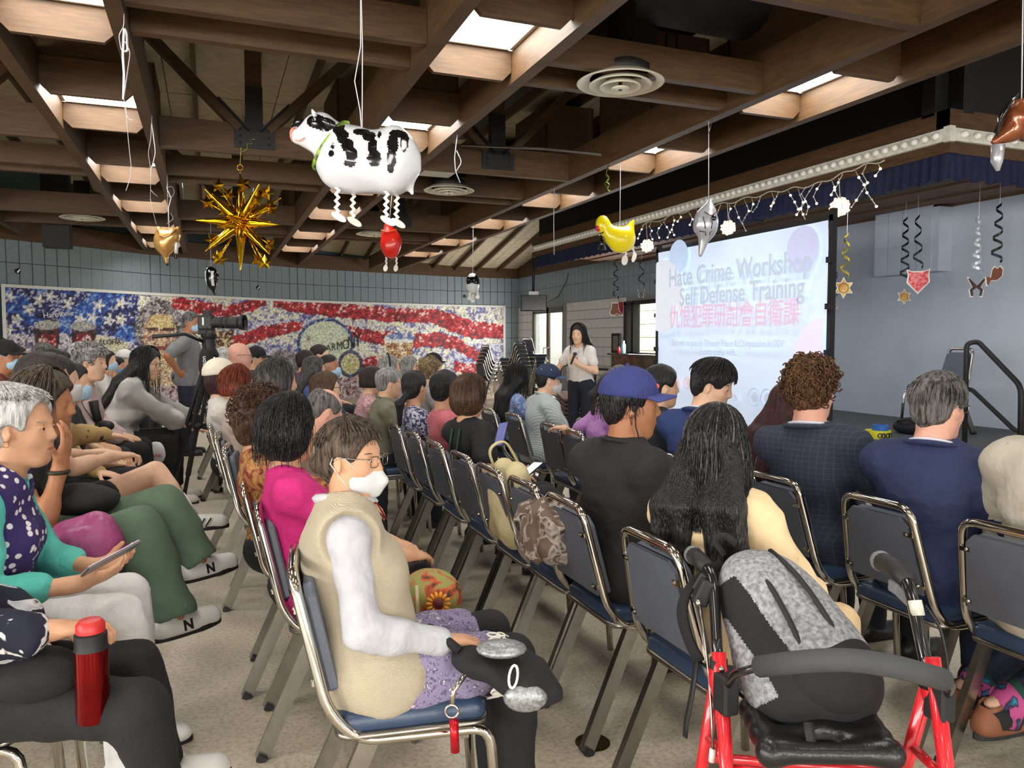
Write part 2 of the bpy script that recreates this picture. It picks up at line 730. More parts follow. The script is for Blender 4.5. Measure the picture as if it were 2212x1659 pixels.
# ------------------------------------------------------------------ the painted mural
def vnoise(x, y, seed):
    xi, yi = np.floor(x).astype(int), np.floor(y).astype(int)
    fx, fy = x - xi, y - yi
    fx, fy = fx * fx * (3 - 2 * fx), fy * fy * (3 - 2 * fy)

    def h(a, b):
        n = (a * 374761393 + b * 668265263 + seed * 982451653) & 0xffffffff
        n = ((n ^ (n >> 13)) * 1274126177) & 0xffffffff
        return ((n ^ (n >> 16)) & 0xffff) / 65535
    return (h(xi, yi) * (1 - fx) + h(xi + 1, yi) * fx) * (1 - fy) + (h(xi, yi + 1) * (1 - fx) + h(xi + 1, yi + 1) * fx) * fy


def s_of_px(x, z=1.6):
    lo, hi = 0, WL
    for _ in range(40):
        m = (lo + hi) / 2
        if proj(wall_pt(m, z))[0] < x:
            lo = m
        else:
            hi = m
    return lo


MS0, MZ0, MZ1 = s_of_px(6), .5, 2.25
nu, nv = 520, 84
us = np.linspace(0, 1, nu + 1)
S = MS0 + (mural_s1 - MS0) * us
base = np.array([wall_pt(s, 0, .035) for s in S])
PX = np.zeros((nu + 1, nv + 1))
PY = np.zeros((nu + 1, nv + 1))
zs = MZ0 + (MZ1 - MZ0) * np.linspace(0, 1, nv + 1)
for i in range(nu + 1):
    a, b = proj((base[i, 0], base[i, 1], MZ0)), proj((base[i, 0], base[i, 1], MZ1))
    t = np.linspace(0, 1, nv + 1)
    PX[i] = a[0] + (b[0] - a[0]) * t
    PY[i] = a[1] + (b[1] - a[1]) * t


def pal(t, cols):
    """pick paint dabs: hard steps between the palette colours"""
    c = np.array(cols, float)
    i = np.clip((t * len(c)).astype(int), 0, len(c) - 1)
    return c[i]


def nz01(sc, seed, sx=1.0):
    v = vnoise(PX * sx / sc + 50, PY / sc + 50, seed)
    r = np.argsort(np.argsort(v.ravel())).reshape(v.shape) / v.size
    return r


fine = nz01(3.0, 1) * .55 + nz01(7.0, 2) * .45
fine = np.argsort(np.argsort(fine.ravel())).reshape(fine.shape) / fine.size
C = pal(fine, [(120, 118, 165), (176, 176, 200), (232, 230, 215), (240, 238, 226), (226, 220, 170), (236, 234, 220)])
big = nz01(26, 3, .5)
C2 = pal(fine, [(96, 98, 160), (150, 150, 195), (225, 225, 220), (200, 200, 214)])
C = np.where((big < .35)[..., None], C2, C)


def put(mask, cols, f=None):
    global C
    q = pal(fine if f is None else f, cols)
    C = np.where(mask[..., None], q, C)


jit = (nz01(5, 9) - .5) * 9
# blue field, dark diagonal folds, stars
blue = (PX + jit < 300) & (PY + jit * .6 < 722 + (PX - 230).clip(0) * .35)
fold = (nz01(30, 5) * .6 + .4 * (np.sin((PX * .8 + PY * 1.3) / 26) * .5 + .5))
put(blue & (fold > .48), [(36, 52, 120), (40, 84, 170), (52, 100, 190), (70, 120, 200), (150, 175, 215)])
put(blue & (fold <= .48), [(36, 28, 52), (44, 40, 84), (50, 52, 110), (60, 84, 160), (190, 195, 215)])
for sx_, sy_ in [(22, 642), (84, 650), (62, 668), (35, 690), (148, 656), (110, 640), (213, 660), (262, 655), (200, 685), (235, 692), (20, 712), (172, 690), (262, 690)]:
    ang = np.arctan2(PY - sy_, PX - sx_)
    rr = np.hypot(PX - sx_, (PY - sy_))
    put(rr < 9.5 + 4.5 * np.cos(5 * ang) + jit * .3, [(200, 205, 215), (236, 236, 226), (244, 242, 232), (220, 214, 190)])
put((PX < 290) & (PY > 722) & ~blue, [(96, 70, 110), (150, 140, 170), (230, 226, 220), (236, 234, 228), (190, 186, 200)])
put((PX < 240) & (PY > 768 + jit), [(110, 30, 50), (150, 40, 60), (120, 60, 100), (210, 200, 205)])
put((PX > 205) & (PX < 275) & (PY > 722 + (PX - 205) * .25) & (PY < 770), [(196, 190, 170), (226, 222, 196), (232, 228, 205), (214, 206, 170)])
# two hand drums
for cx_, top in [(102, 702), (180, 704)]:
    put((abs(PX - cx_) < 27 - (PY - top) * .03) & (PY > top) & (PY < 790), [(40, 34, 40), (66, 52, 52), (110, 30, 40), (92, 76, 74)])
    put((abs(PX - cx_) < 17) & (PY > top + 20) & (PY < 785), [(90, 22, 32), (150, 34, 44), (200, 60, 66), (226, 214, 208)])
    put(((PX - cx_) / 28) ** 2 + ((PY - top) / 10.5) ** 2 < 1, [(150, 154, 160), (186, 186, 186), (206, 200, 170), (170, 172, 180)])
# bearded, grey-haired head
hair = ((PX - 343) / 52) ** 2 + ((PY - 712) / 68) ** 2 < 1 + jit * .02
put(hair & (PY < 760), [(70, 62, 64), (110, 104, 106), (160, 154, 152), (206, 202, 196), (130, 124, 130)])
put(((PX - 345) / 37) ** 2 + ((PY - 722) / 46) ** 2 < 1, [(150, 108, 92), (196, 160, 130), (226, 200, 170), (120, 70, 66), (232, 214, 190)])
put((abs(PX - 348) < 24 + jit) & (abs(PY - 695) < 14), [(206, 182, 120), (222, 200, 140), (232, 214, 160)])
for ex in (330, 364):
    put((abs(PX - ex) < 12) & (abs(PY - 711) < 3), [(70, 44, 44), (110, 76, 66)])
put((abs(PX - 350) < 42 + jit * 2) & (PY > 745 + abs(PX - 348) * .25) & (PY < 880), [(196, 150, 90), (236, 226, 196), (244, 238, 220), (220, 190, 130), (170, 120, 96), (240, 226, 180)])
put((abs(PX - 348) < 8) & (abs(PY - 730) < 16), [(206, 160, 130), (226, 196, 160)])
put((abs(PX - 346) < 20) & (abs(PY - 752) < 4), [(120, 50, 50), (150, 80, 70)])
# waving red stripes


def stripe(pts):
    p = np.array(pts, float)
    yc = np.interp(PX, p[:, 0], p[:, 1])
    w_ = np.interp(PX, p[:, 0], p[:, 2])
    sh = np.clip((PY - yc) / w_, -1, 1) * .5 + .5
    put((PX > p[0, 0]) & (PX < p[-1, 0]) & (abs(PY - yc + jit * .5) < w_), [(84, 14, 26), (120, 20, 32), (170, 28, 38), (196, 40, 46), (206, 60, 64), (236, 214, 206)],
        np.clip(fine * .8 + .2 * (1 - sh), 0, .999))


stripe([(372, 652, 12), (430, 664, 14), (490, 674, 13), (552, 658, 13), (575, 650, 8)])
stripe([(590, 655, 8), (650, 665, 12), (750, 672, 16), (850, 681, 15), (935, 683, 16), (975, 697, 20), (1020, 712, 20), (1075, 716, 15), (1132, 712, 18)])
stripe([(470, 742, 10), (520, 735, 14), (570, 718, 15), (655, 702, 9)])
stripe([(748, 712, 10), (800, 728, 15), (880, 736, 14), (950, 733, 17), (985, 742, 13), (1030, 768, 14), (1065, 795, 13)])
stripe([(770, 802, 24), (810, 792, 22), (850, 780, 14)])
stripe([(980, 790, 10), (1030, 802, 14), (1075, 812, 12)])
stripe([(1090, 790, 20), (1115, 772, 24), (1132, 762, 26)])
put((((PX - 612) / 48) ** 2 + ((PY - 800) / 44) ** 2 < 1), [(86, 76, 88), (120, 108, 116), (140, 130, 134), (170, 160, 160)])
r1 = np.hypot((PX - 703) / 62, (PY - 742) / 55)
put(r1 < 1, [(44, 58, 110), (60, 84, 150), (40, 44, 80), (140, 160, 200)])
put(r1 < .88, [(206, 214, 196), (226, 230, 206), (232, 230, 180), (196, 220, 214), (220, 226, 196)])
r2 = np.hypot((PX - 757), (PY - 786) * .9)
put(r2 < 27, [(40, 44, 70), (64, 70, 104), (90, 96, 120)])
put(r2 < 20, [(206, 196, 130), (226, 214, 150), (150, 150, 130), (232, 228, 200)])
put((abs(PX - 862) < 33 - (PY - 725) * .12) & (PY > 727) & (PY < 800), [(140, 84, 64), (196, 150, 96), (226, 214, 150), (170, 110, 80), (236, 230, 210)])
put(((PX - 864) / 34) ** 2 + ((PY - 729) / 10) ** 2 < 1, [(90, 110, 170), (120, 140, 190), (226, 226, 220)])
put((abs(PX - 862) < 30) & (abs(PY - 737) < 4), [(236, 236, 228)])
put((abs(PX - 480) < 26 - (PY - 700) * .1) & (PY > 704) & (PY < 770), [(60, 40, 40), (120, 70, 54), (206, 180, 130), (226, 214, 170)])
put(((PX - 480) / 28) ** 2 + ((PY - 706) / 9) ** 2 < 1, [(110, 112, 130), (150, 150, 160), (190, 186, 180)])
lum = np.where(C <= 10.3, C / 12.92 / 255, ((C / 255 + .055) / 1.055) ** 2.4)
vs = np.empty((nu + 1, nv + 1, 3))
vs[..., 0] = base[:, None, 0]
vs[..., 1] = base[:, None, 1]
vs[..., 2] = zs[None]
idx = np.arange((nu + 1) * (nv + 1)).reshape(nu + 1, nv + 1)
quads = np.stack([idx[:-1, :-1], idx[1:, :-1], idx[1:, 1:], idx[:-1, 1:]], -1).reshape(-1, 4)
me = bpy.data.meshes.new('painting')
me.vertices.add(len(idx.ravel()))
me.vertices.foreach_set('co', vs.ravel().astype(np.float32))
me.loops.add(quads.size)
me.loops.foreach_set('vertex_index', quads.ravel().astype(np.int32))
me.polygons.add(len(quads))
me.polygons.foreach_set('loop_start', (np.arange(len(quads)) * 4).astype(np.int32))
me.update(calc_edges=True)
at = me.color_attributes.new('paint', 'FLOAT_COLOR', 'POINT')
rgba = np.ones((idx.size, 4), np.float32)
rgba[:, :3] = lum.reshape(-1, 3)
at.data.foreach_set('color', rgba.ravel())
pm = mat('mural_paint', (200, 200, 200), .6)
N, K, p = nodes_of(pm)
an = N.new('ShaderNodeAttribute')
an.attribute_name = 'paint'
nzb = N.new('ShaderNodeTexNoise')
nzb.inputs['Scale'].default_value = 26
nzb.inputs['Detail'].default_value = 4
nzb.inputs['Distortion'].default_value = 1.2
tcm = N.new('ShaderNodeTexCoord')
K.new(tcm.outputs['Object'], nzb.inputs['Vector'])
rpb = N.new('ShaderNodeValToRGB')
rpb.color_ramp.elements[0].color, rpb.color_ramp.elements[1].color = (.55, .55, .6, 1), (1.3, 1.3, 1.25, 1)
rpb.color_ramp.elements[0].position, rpb.color_ramp.elements[1].position = .38, .62
K.new(nzb.outputs[0], rpb.inputs[0])
mxb = N.new('ShaderNodeMix')
mxb.data_type, mxb.blend_type = 'RGBA', 'MULTIPLY'
mxb.inputs[0].default_value = 1
K.new(an.outputs['Color'], mxb.inputs[6])
K.new(rpb.outputs[0], mxb.inputs[7])
K.new(mxb.outputs[2], p.inputs['Base Color'])
me.materials.append(pm)
mural = thing('mural', 'long painted mural of a striped flag, drums and a bearded face on the wall', 'mural', wall_pt((MS0 + mural_s1) / 2, 0))
ml = mural.location.copy()
me.transform(Matrix.Translation(-ml))
link(bpy.data.objects.new('painting', me), mural)
mb = MB()
mb.grid(lambda u, v: wall_pt(MS0 + (mural_s1 - MS0) * u, MZ1 + .05 * v, .05) - ml, 60, 1)
mb.grid(lambda u, v: wall_pt(MS0 + (mural_s1 - MS0) * u, MZ1 + .05, .05 - .04 * v) - ml, 60, 1)
for sx_ in (MS0, mural_s1):
    mb.grid(lambda u, v: wall_pt(sx_ - .03 + .06 * u, MZ0 + (MZ1 + .05 - MZ0) * v, .05) - ml, 1, 1)
mb.build('border', M['white'], mural)
mb = MB().grid(lambda u, v: wall_pt(MS0 + (mural_s1 - MS0) * u, MZ0 * v, .04) - ml, 60, 1).build('lower_band', mat('mural_base', (110, 40, 54), .7, rgb2=(220, 214, 214), scale=14), mural)


def wall_text(s, px0, py0, size, m, sx=1, rot=0):
    st = s_of_px(px0)
    q, d = wall_at(st)
    lo, hi = .4, 2.3
    for _ in range(30):
        z = (lo + hi) / 2
        if proj((q.x, q.y, z))[1] > py0:
            lo = z
        else:
            hi = z
    x = Vector((d.x, d.y, 0))
    y = Vector((0, 0, 1))
    x2, y2 = x * math.cos(rot) + y * math.sin(rot), y * math.cos(rot) - x * math.sin(rot)
    text('lettering', s, size, m, mural, frame(wall_pt(st, z, .05) - ml, x2, y2), .002, sx=sx)


inkd = mat('black_paint_lettering', (20, 20, 26), .6)
inkw = mat('white_paint_lettering', (232, 230, 226), .6)
for ch, x, y, sz in [('H', 696, 754, .2), ('A', 707, 752, .22), ('R', 718, 750, .24), ('M', 731, 748, .28), ('O', 745, 745, .32), ('N', 757, 740, .37), ('Y', 771, 735, .48)]:
    wall_text(ch, x, y, sz, inkd, .75)
for ch, x, y, r in [('J', 505, 689, .3), ('O', 514, 687, .4), ('Y', 526, 681, .6)]:
    wall_text(ch, x, y, .2, inkw, .8, r)
wall_text('ALOHA', 233, 739, .13, inkd)
wall_text('Harmonie', 124, 679, .13, inkw, 1, .12)
wall_text('B', 665, 731, .16, mat('faded_lettering', (150, 140, 120), .6))

# ------------------------------------------------------------------ right wall (same line as the stage wall)
XW = 7.7
YC = wp[-1].y
DOOR = (atx(1149, 700, XW).y, atx(1214, 700, XW).y)
WIN = (atx(1356, 700, XW).y, atx(1419, 700, XW).y - .9)
dz, wz0, wz1 = 2.2, 1.12, 2.12
YS = 8.2       # the stage opening starts here
mb = MB()


def wallbox(y0, y1, z0, z1):
    mb.box((XW + .12, (y0 + y1) / 2, (z0 + z1) / 2), (.2, abs(y1 - y0), z1 - z0))


wallbox(YC + .1, YS, 2.2, 4.4)
wallbox(YC + .1, DOOR[0], 0, 2.2)
wallbox(DOOR[1], WIN[0], 0, 2.2)
wallbox(WIN[0], WIN[1], 0, wz0)
wallbox(WIN[0], WIN[1], wz1, 2.2)
wallbox(WIN[1], YS, 0, 2.2)
wallr = struct(mb.build('wall_right', M['mortarL']))
k = 0
for r, z in enumerate((2.25, 2.655)):
    y = YC - .12
    while y > YS:
        inst('tile', tile(.2, .405, M['tileR'], 'right'), wallr, (XW + .01, y, z + .2025), PI / 2)
        y -= .2
for r in range(2, 11):
    z = r * .2 + .05
    y = YC - .15
    while y > YS + .2:
        if not (DOOR[1] - .16 < y < DOOR[0] + .16) and not (WIN[1] - .16 < y < WIN[0] + .16 and z + .2 > wz0):
            inst('tile', tile(.3, .2, M['tileL'], 'low'), wallr, (XW + .01, y, z + .1), PI / 2)
        y -= .3
struct(MB().box((XW - .02, (YC + YS) / 2, 3.18), (.08, YC - YS, .3)).build('trim_2', M['wood']))
# glass double door
glass = mat('window_glass', (235, 240, 240), .02, trans=1, var=0)
dfr = mat('bronze_frame', (92, 88, 80), .4, .6)
door = struct(thing('door_1', None, None, (XW + .06, (DOOR[0] + DOOR[1]) / 2, 0)))
dw = DOOR[0] - DOOR[1]
for sy in (-1, 1):
    lf = MB()
    for yy in (.03, dw / 2 - .02):
        lf.box((0, sy * yy, 1.1), (.06, .07, 2.18))
    for zz in (.1, 2.12):
        lf.box((0, sy * dw / 4, zz), (.06, dw / 2, .14))
    f = lf.build('door_frame', dfr, door)
    MB().box((0, sy * dw / 4, 1.1), (.008, dw / 2 - .1, 2)).build('glass_pane', glass, f)
    MB().tube(rounded([(-.03, sy * .1, .85), (-.09, sy * .1, .85), (-.09, sy * .1, 1.2), (-.03, sy * .1, 1.2)], .03), .012, 8).build('door_handle', M['steel'], f, True)
win = struct(thing('window_1', None, None, (XW + .04, (WIN[0] + WIN[1]) / 2, 0)))
ww = WIN[0] - WIN[1]
mb = MB()
for zz in (wz0, wz1):
    mb.box((-.03, 0, zz), (.16, ww + .1, .07))
for yy in (ww / 2, ww / 2 - .28):
    mb.box((-.03, yy, (wz0 + wz1) / 2), (.16, .09, wz1 - wz0))
mb.box((-.03, -ww / 2, (wz0 + wz1) / 2), (.16, .06, wz1 - wz0))
mb.build('window_frame', M['black'], win)
MB().box((.03, 0, (wz0 + wz1) / 2), (.008, ww, wz1 - wz0)).build('glass_pane', glass, win)
# cream block wall and pale paving outside, a leafy plant against it
cream = mat('cream_block', (226, 212, 172), .8, var=.06)
ow = struct(MB().box((11.2, 13, 1.6), (.2, 16, 4)).build('wall_outside', M['mortarL']))
ot = MB().box((0, 0, 0), (.03, .42, .34)).data('block', cream)
for r in range(2, 9):
    for c in range(34):
        inst('block', ot, ow, (11.08, 5.6 + c * .44, r * .36 + .2))
struct(MB().box((9.6, 13, -.03), (3.4, 16, .06)).build('path', mat('pale_paving', (215, 208, 195), .85)))
pl = thing('leafy_plant', 'pale broad-leaved plant outside the black framed window', 'plant', (9.2, (WIN[1] + .55), 0))
mb = MB()
MB().cyl((0, 0, 0), (0, .02, 1.3), .02, .012, 8).build('stem', mat('plant_stem', (120, 120, 90), .7), pl)
lfm = mat('pale_leaf', (206, 210, 196), .5, var=.15)
for i in range(14):
    a, z = i * 2.4, .8 + .09 * i
    L = .34
    vv, ff = [], []
    for j in range(6):
        t = j / 5
        wd = .07 * math.sin(PI * min(.98, t * .9 + .08))
        c = Vector((math.cos(a) * L * t, math.sin(a) * L * t, z + .18 * t - .28 * t * t))
        n_ = Vector((-math.sin(a), math.cos(a), 0)) * wd
        vv += [c - n_, c, c + n_]
        c.z -= .0
    for j in range(5):
        for e in range(2):
            ff.append((j * 3 + e, j * 3 + e + 1, j * 3 + e + 4, j * 3 + e + 3))
    MB().add(vv, ff).build('leaf', lfm, pl, True, solid=.004)
area('daylight_outside', (9.3, 13, 3.6), (0, 0, 0), 3, 13, 1700, (1, .97, .9))
area('door_daylight', (XW - .1, (DOOR[0] + DOOR[1]) / 2, 1.3), (0, PI / 2, 0), 1.6, 1.2, 70, (1, .98, .94))
area('window_daylight', (XW - .3, (WIN[0] + WIN[1]) / 2, 1.62), (0, PI / 2, 0), .8, 1.2, 40, (1, .98, .94))

# ------------------------------------------------------------------ ceiling: deck panels, rafters, beam pairs, skylight wells, trusses
ZB = EYE + 1.66
BH = .3
ZD = 4.25
YR = 14.2
ceil = struct(thing('ceiling', None, None, (0, 0, 0)))
pan = MB().box((0, 0, 0), (1.19, 2.38, .05)).data('panel', M['deck'])
mb = MB().box((0.5, 4, ZD + .12), (19, 22, .08))
mb.build('roof_backing', M['black'], ceil)
for i in range(15):
    for j in range(-2, 7):
        inst('panel', pan, ceil, (-8.2 + 1.2 * i, -.9 + 2.4 * j, ZD + .04))
sl_ = math.atan2(ZD - 3.1, 5.4)
for i in range(14):
    for j in range(3):
        t = (j + .5) * 2.4
        inst('panel', pan, ceil, (-8.2 + 1.2 * i, YR + math.cos(sl_) * t + .3, ZD + .04 - math.sin(sl_) * t), rot=(-sl_, 0, 0))
raf = MB().box((0, 0, 0), (.045, 21, .11)).data('rafter', M['wood'])
for i in range(27):
    o = inst('rafter', raf, ceil, (-7.9 + .6 * i, 4.2, ZD - .04))
raf2 = MB().box((0, 0, 0), (.045, 7, .11)).data('rafter', M['wood'])
for i in range(27):
    inst('rafter', raf2, ceil, (-7.9 + .6 * i, YR + .3 + math.cos(sl_) * 3.5, ZD - .04 - math.sin(sl_) * 3.5), rot=(-sl_, 0, 0))
PAIRS = [-3.1, -.75, 1.57, 3.93]
bm_me = MB().box((0, 0, 0), (.085, 25.6, BH)).data('beam', M['wood'])
for xc in PAIRS:
    for sg in (-1, 1):
        struct(inst('beam', bm_me, None, (xc + sg * .335, 5.6 if xc > -2 else 2.2, ZB + BH / 2)))


def board(yy, face):
    poly = [(-.29, .06), (-.23, 0), (.23, 0), (.29, .06), (.29, .25), (-.29, .25)]
    return MB().prism(poly, (0, yy, 0), (1, 0, 0), (0, 0, 1), .04)


wells = []
for n in range(-2, 3):
    for a in (3.75, 5.8):
        wells.append(a + 4.3 * n)
wd_me = [board(.13, 1).data('board', M['wood']), board(1.05, 1).data('board', M['wood'])]
df_me = MB().add([(-.28, .18, 0), (.28, .18, 0), (.28, 1.0, 0), (-.28, 1.0, 0)], [(0, 3, 2, 1)]).data('diffuser', M['diff'])
mb = MB()
for x0, x1, y0, y1 in [(-.29, -.265, .18, 1.0), (.265, .29, .18, 1.0), (-.29, .29, .18, .2), (-.29, .29, .98, 1.0)]:
    mb.box(((x0 + x1) / 2, (y0 + y1) / 2, 0), (x1 - x0, y1 - y0, .02))
fr_me = mb.data('diffuser_frame', M['white'])
mb = MB()
for x0, x1, y0, y1 in [(-.3, -.28, .135, 1.09), (.28, .3, .135, 1.09), (-.3, .3, .135, .155), (-.3, .3, 1.07, 1.09)]:
    mb.box(((x0 + x1) / 2, (y0 + y1) / 2, .4), (x1 - x0, y1 - y0, .8))
mb.box((0, .61, .03), (.56, .92, .02))  # added unseen cap, stops the diffuser glow reaching the roof deck
sh_me = mb.data('shaft', M['wood'])
for xc in PAIRS:
    for y0 in wells:
        if xc < -2 and y0 > 12:
            continue
        t = struct(thing('skylight', None, None, (xc, y0 + (.22 if xc < 0 else 0), ZB + .01)))
        for q in wd_me:
            inst('board', q, t)
        inst('diffuser', df_me, t, (0, 0, .205))
        inst('diffuser_frame', fr_me, t, (0, 0, .2))
        inst('shaft', sh_me, t, (0, 0, .215))
# cross members between the beam pairs
gaps = [(-8, -3.48), (-2.72, -1.13), (-.37, 1.19), (1.95, 3.55)]
for n in range(-1, 3):
    for y0, z0, hh in [(4.4 + 4.3 * n, ZB + .02, .2), (4.8 + 4.3 * n, ZB + .02, .2), (3.15 + 4.3 * (n + 1), ZB, .27)]:
        for x0, x1 in gaps:
            if y0 > 13 and x1 < 0 or y0 > 15.5:
                continue
            struct(MB().box(((x0 + x1) / 2, y0, z0 + hh / 2), (x1 - x0, .07, hh)).build('cross_beam', M['wood']))
for n in range(4):
    y0 = 3.15 + 4.3 * n
    if y0 > 14:
        continue
    for xm in (-1.93, .41, 2.75):
        if y0 > 11 and xm < -1:
            continue
        t = struct(thing('roof_truss', None, None, (xm, y0, ZB)))
        MB().box((0, 0, .62), (.14, .09, 1.1)).build('post', M['wood'], t)
        for sg in (-1, 1):
            MB().bar((sg * .12, 0, .22), (sg * .98, 0, 1.08), .08, .14, (0, 1, 0)).build('brace', M['wood'], t)
        mb = MB().box((0, -.05, .15), (.34, .012, .2))
        for sg in (-1, 1):
            mb.bar((sg * .05, -.055, .2), (sg * .3, -.055, .45), .012, .18, (0, 1, 0))
        mb.box((0, -.055, .4), (.15, .012, .4))
        for i in range(3):
            for sg in (-1, 1):
                mb.ball((sg * .12, -.06, .09 + .06 * i), .012, 6, 4)
        mb.build('steel_plate', M['black'], t)

# round air diffusers
dm = mat('cream_enamel', (214, 208, 190), .45, var=.04)
for i, (x, y) in enumerate([(1340, 182), (970, 413), (808, 507), (178, 472)]):
    c = atz(x, y, ZB)
    t = thing('air_diffuser', ['large round cream air diffuser nearest the projection screen', 'round cream air diffuser behind the black and white cow balloon',
                               'round cream air diffuser behind the red hen balloon', 'round cream air diffuser over the starry part of the mural'][i], 'air vent', c)
    t['group'] = 'round ceiling diffusers'
    for r0, r1, z0 in [(.285, .21, 0), (.205, .14, -.012), (.135, .08, -.024)]:
        MB().lathe([(r1 * .96, .035 + z0), (r0 * .9, .006 + z0), (r0 * .97, z0), (r0, z0 + .006), (r0 * .95, z0 + .014), (r1, z0 + .05)], (0, 0, 0), 40).build('ring', dm, t, True, auto=True)
    MB().lathe([(.06, -.025), (.06, -.032), (0, -.036)], (0, 0, 0), 24).build('cap', dm, t, True)
    MB().lathe([(.2, .035), (.2, .1), (.1, .16), (.1, .5), (.0, .5)], (0, 0, 0), 24).build('neck', M['duct'], t, True)
    MB().cyl((0, 0, -.04), (0, 0, .2), .012).build('spindle', M['black'], t)
# black ducts
struct(MB().tube([(1.95, 4.62, 3.95), (5.0, 4.62, 3.9)], .36, 24).build('air_duct', M['duct'], None, True, auto=True))
mb = MB().tube([(4.95, -2, 3.78), (4.95, 17.5, 3.78)], .36, 24)
for k in range(10):
    mb.tube([(4.95, -1 + 2 * k, 3.78), (4.95, -.95 + 2 * k, 3.78)], .375, 24)
struct(mb.build('air_duct', M['duct'], None, True, auto=True))
c = atd(1342, 40, 5.6)
struct(MB().box((c.x, c.y, 3.78), (.36, .36, .9)).box((c.x, c.y + 2, 3.95), (.3, 4, .3)).build('duct_drop', M['duct']))
c = atd(125, 530, 11.8)
struct(MB().box((c.x, c.y, 3.45), (.36, .3, 1.3)).build('duct_drop', M['duct']))
for x, y in [(1440, 60), (1575, 60), (1460, 240), (1380, 235)]:
    c = atd(x, y, 6.6)
    struct(MB().cyl((c.x, c.y, 3.5), (c.x, c.y, ZD), .012, n=6).build('duct_hanger', M['black']))
# two square white fixtures between the beams
for x, y, lab in [(45, 352, 'flat white square panel among the far beams, above the tan balloon side'), (945, 372, 'small white square panel beside the diffuser behind the cow balloon')]:
    c = atz(x, y, ZB + .1)
    t = thing('ceiling_panel', lab, 'ceiling light', c)
    MB().box((0, 0, 0), (.34, .34, .03)).build('diffuser_panel', M['white'], t)
    MB().box((0, 0, .02), (.38, .38, .02)).build('housing', dm, t)
struct(MB().tube([atd(995, 313, 7.6), atd(1180, 322, 7.4), atd(1300, 334, 7.2)], .012, 6).build('conduit', M['steel']))

# ------------------------------------------------------------------ stage
ZS = .48
XF = 5.62
YB = atz(1938, 957, ZS).y
Pe = atz(2207, 973, ZS)
pol = [(XW, 12), (XF, 12), (XF, YB), (Pe.x + .2, Pe.y), (Pe.x + .5, Pe.y - 1), (XW, Pe.y - 1)]
stage = struct(MB().prism(pol, (0, 0, ZS - .06), (1, 0, 0), (0, 1, 0), .06).build('stage_floor', M['stagefloor']))
struct(MB().box((XW + .1, 4, 2.2), (.2, 16.5, 4.4)).build('wall_stage', M['stagewall']))


def pleats(path, z0, z1, amp, freq, name, m):
    P = [Vector(p) for p in path]
    L = [0]
    for a, b in zip(P, P[1:]):
        L.append(L[-1] + (b - a).length)

    def fn(u, v):
        s = u * L[-1]
        i = max(j for j in range(len(P) - 1) if L[j] <= s + 1e-9)
        d = (P[i + 1] - P[i]).normalized()
        q = P[i] + d * (s - L[i])
        n = Vector((-d.y, d.x))
        a = amp * (math.sin(s * freq) + .4 * math.sin(s * freq * 2.3 + 1)) * (.35 + .65 * v)
        q = q + n * a
        return (q.x, q.y, z1 + (z0 - z1) * v + (.012 * math.sin(s * freq * .5) if v > .9 else 0))
    return struct(MB().grid(fn, int(L[-1] * freq * 1.2), 5).build(name, m, None, True, solid=.008))


pleats([(XF + .03, 12), (XF + .03, YB), (Pe.x + .23, Pe.y), (Pe.x + .5, Pe.y - 1)], .01, ZS - .05, .02, 60, 'stage_skirt', M['navy'])
YM = 4.45
XM = 5.42
mq = thing('marquee_light_strip', 'white marquee strip of round bulbs along the top of the stage opening', 'marquee light', (XM, YM, 0))
MB().box((0, 4.2, 3.02), (.04, 8.4, .1)).box((1.1, 0, 3.02), (2.2, .04, .1)).box((0, 0, 3.02), (.06, .06, .12)).build('strip', mat('marquee_white', (215, 212, 204), .5), mq)
bulb = MB().ball((0, 0, 0), .031, 10, 7).data('bulb', mat('frosted_bulb', (236, 232, 222), .25), True)
for k in range(84):
    inst('bulb', bulb, mq, (-.04, .09 + k * .097, 3.02))
for k in range(14):
    inst('bulb', bulb, mq, (.12 + k * .14, -.04, 3.02))
struct(MB().box((XM + .06, YM + 4.2, 3.15), (.12, 8.4, .14)).box((XM + 1.1, YM + .06, 3.15), (2.2, .12, .14)).build('trim_3', M['wood']))
struct(MB().box((XM + .06, YM + 4.2, 2.925), (.1, 8.4, .09)).box((XM + 1.1, YM + .06, 2.925), (2.2, .1, .09)).build('trim_4', M['wood']))
struct(MB().box((XM + .2, YM + 4.2, 3.75), (.12, 8.4, 1.1)).box((XM + 1.15, YM + .2, 3.75), (2.3, .12, 1.1)).build('wall_proscenium', M['black']))
pleats([(XM + .02, YM + 8.3), (XM + .02, YM + .02), (XM + 2.2, YM + .02)], 2.68, 2.9, .014, 70, 'stage_valance', M['navy'])
soff = struct(thing('stage_ceiling', None, None, (0, 0, 0)))
pk = MB().box((0, 0, 0), (.24, 8.3, .03)).data('plank', mat('stage_ceiling_wood', (104, 74, 54), .7, var=.2, scale=5, stretch=(6, .4, 6)))
for k in range(9):
    inst('plank', pk, soff, (XM + .3 + .26 * k, 8.85, 2.9 + (.02 if k % 2 else 0)))
struct(MB().box((6.78, 8.9, 3.0), (2.24, 8.5, .06)).build('stage_ceiling_backing', M['black']))
for yy in (5.6, 8.4):
    struct(MB().box((6.1, yy, 2.87), (.5, 1.3, .02)).build('added_fill_casing', M['black']))  # made-up casing over the added stage fill, out of view
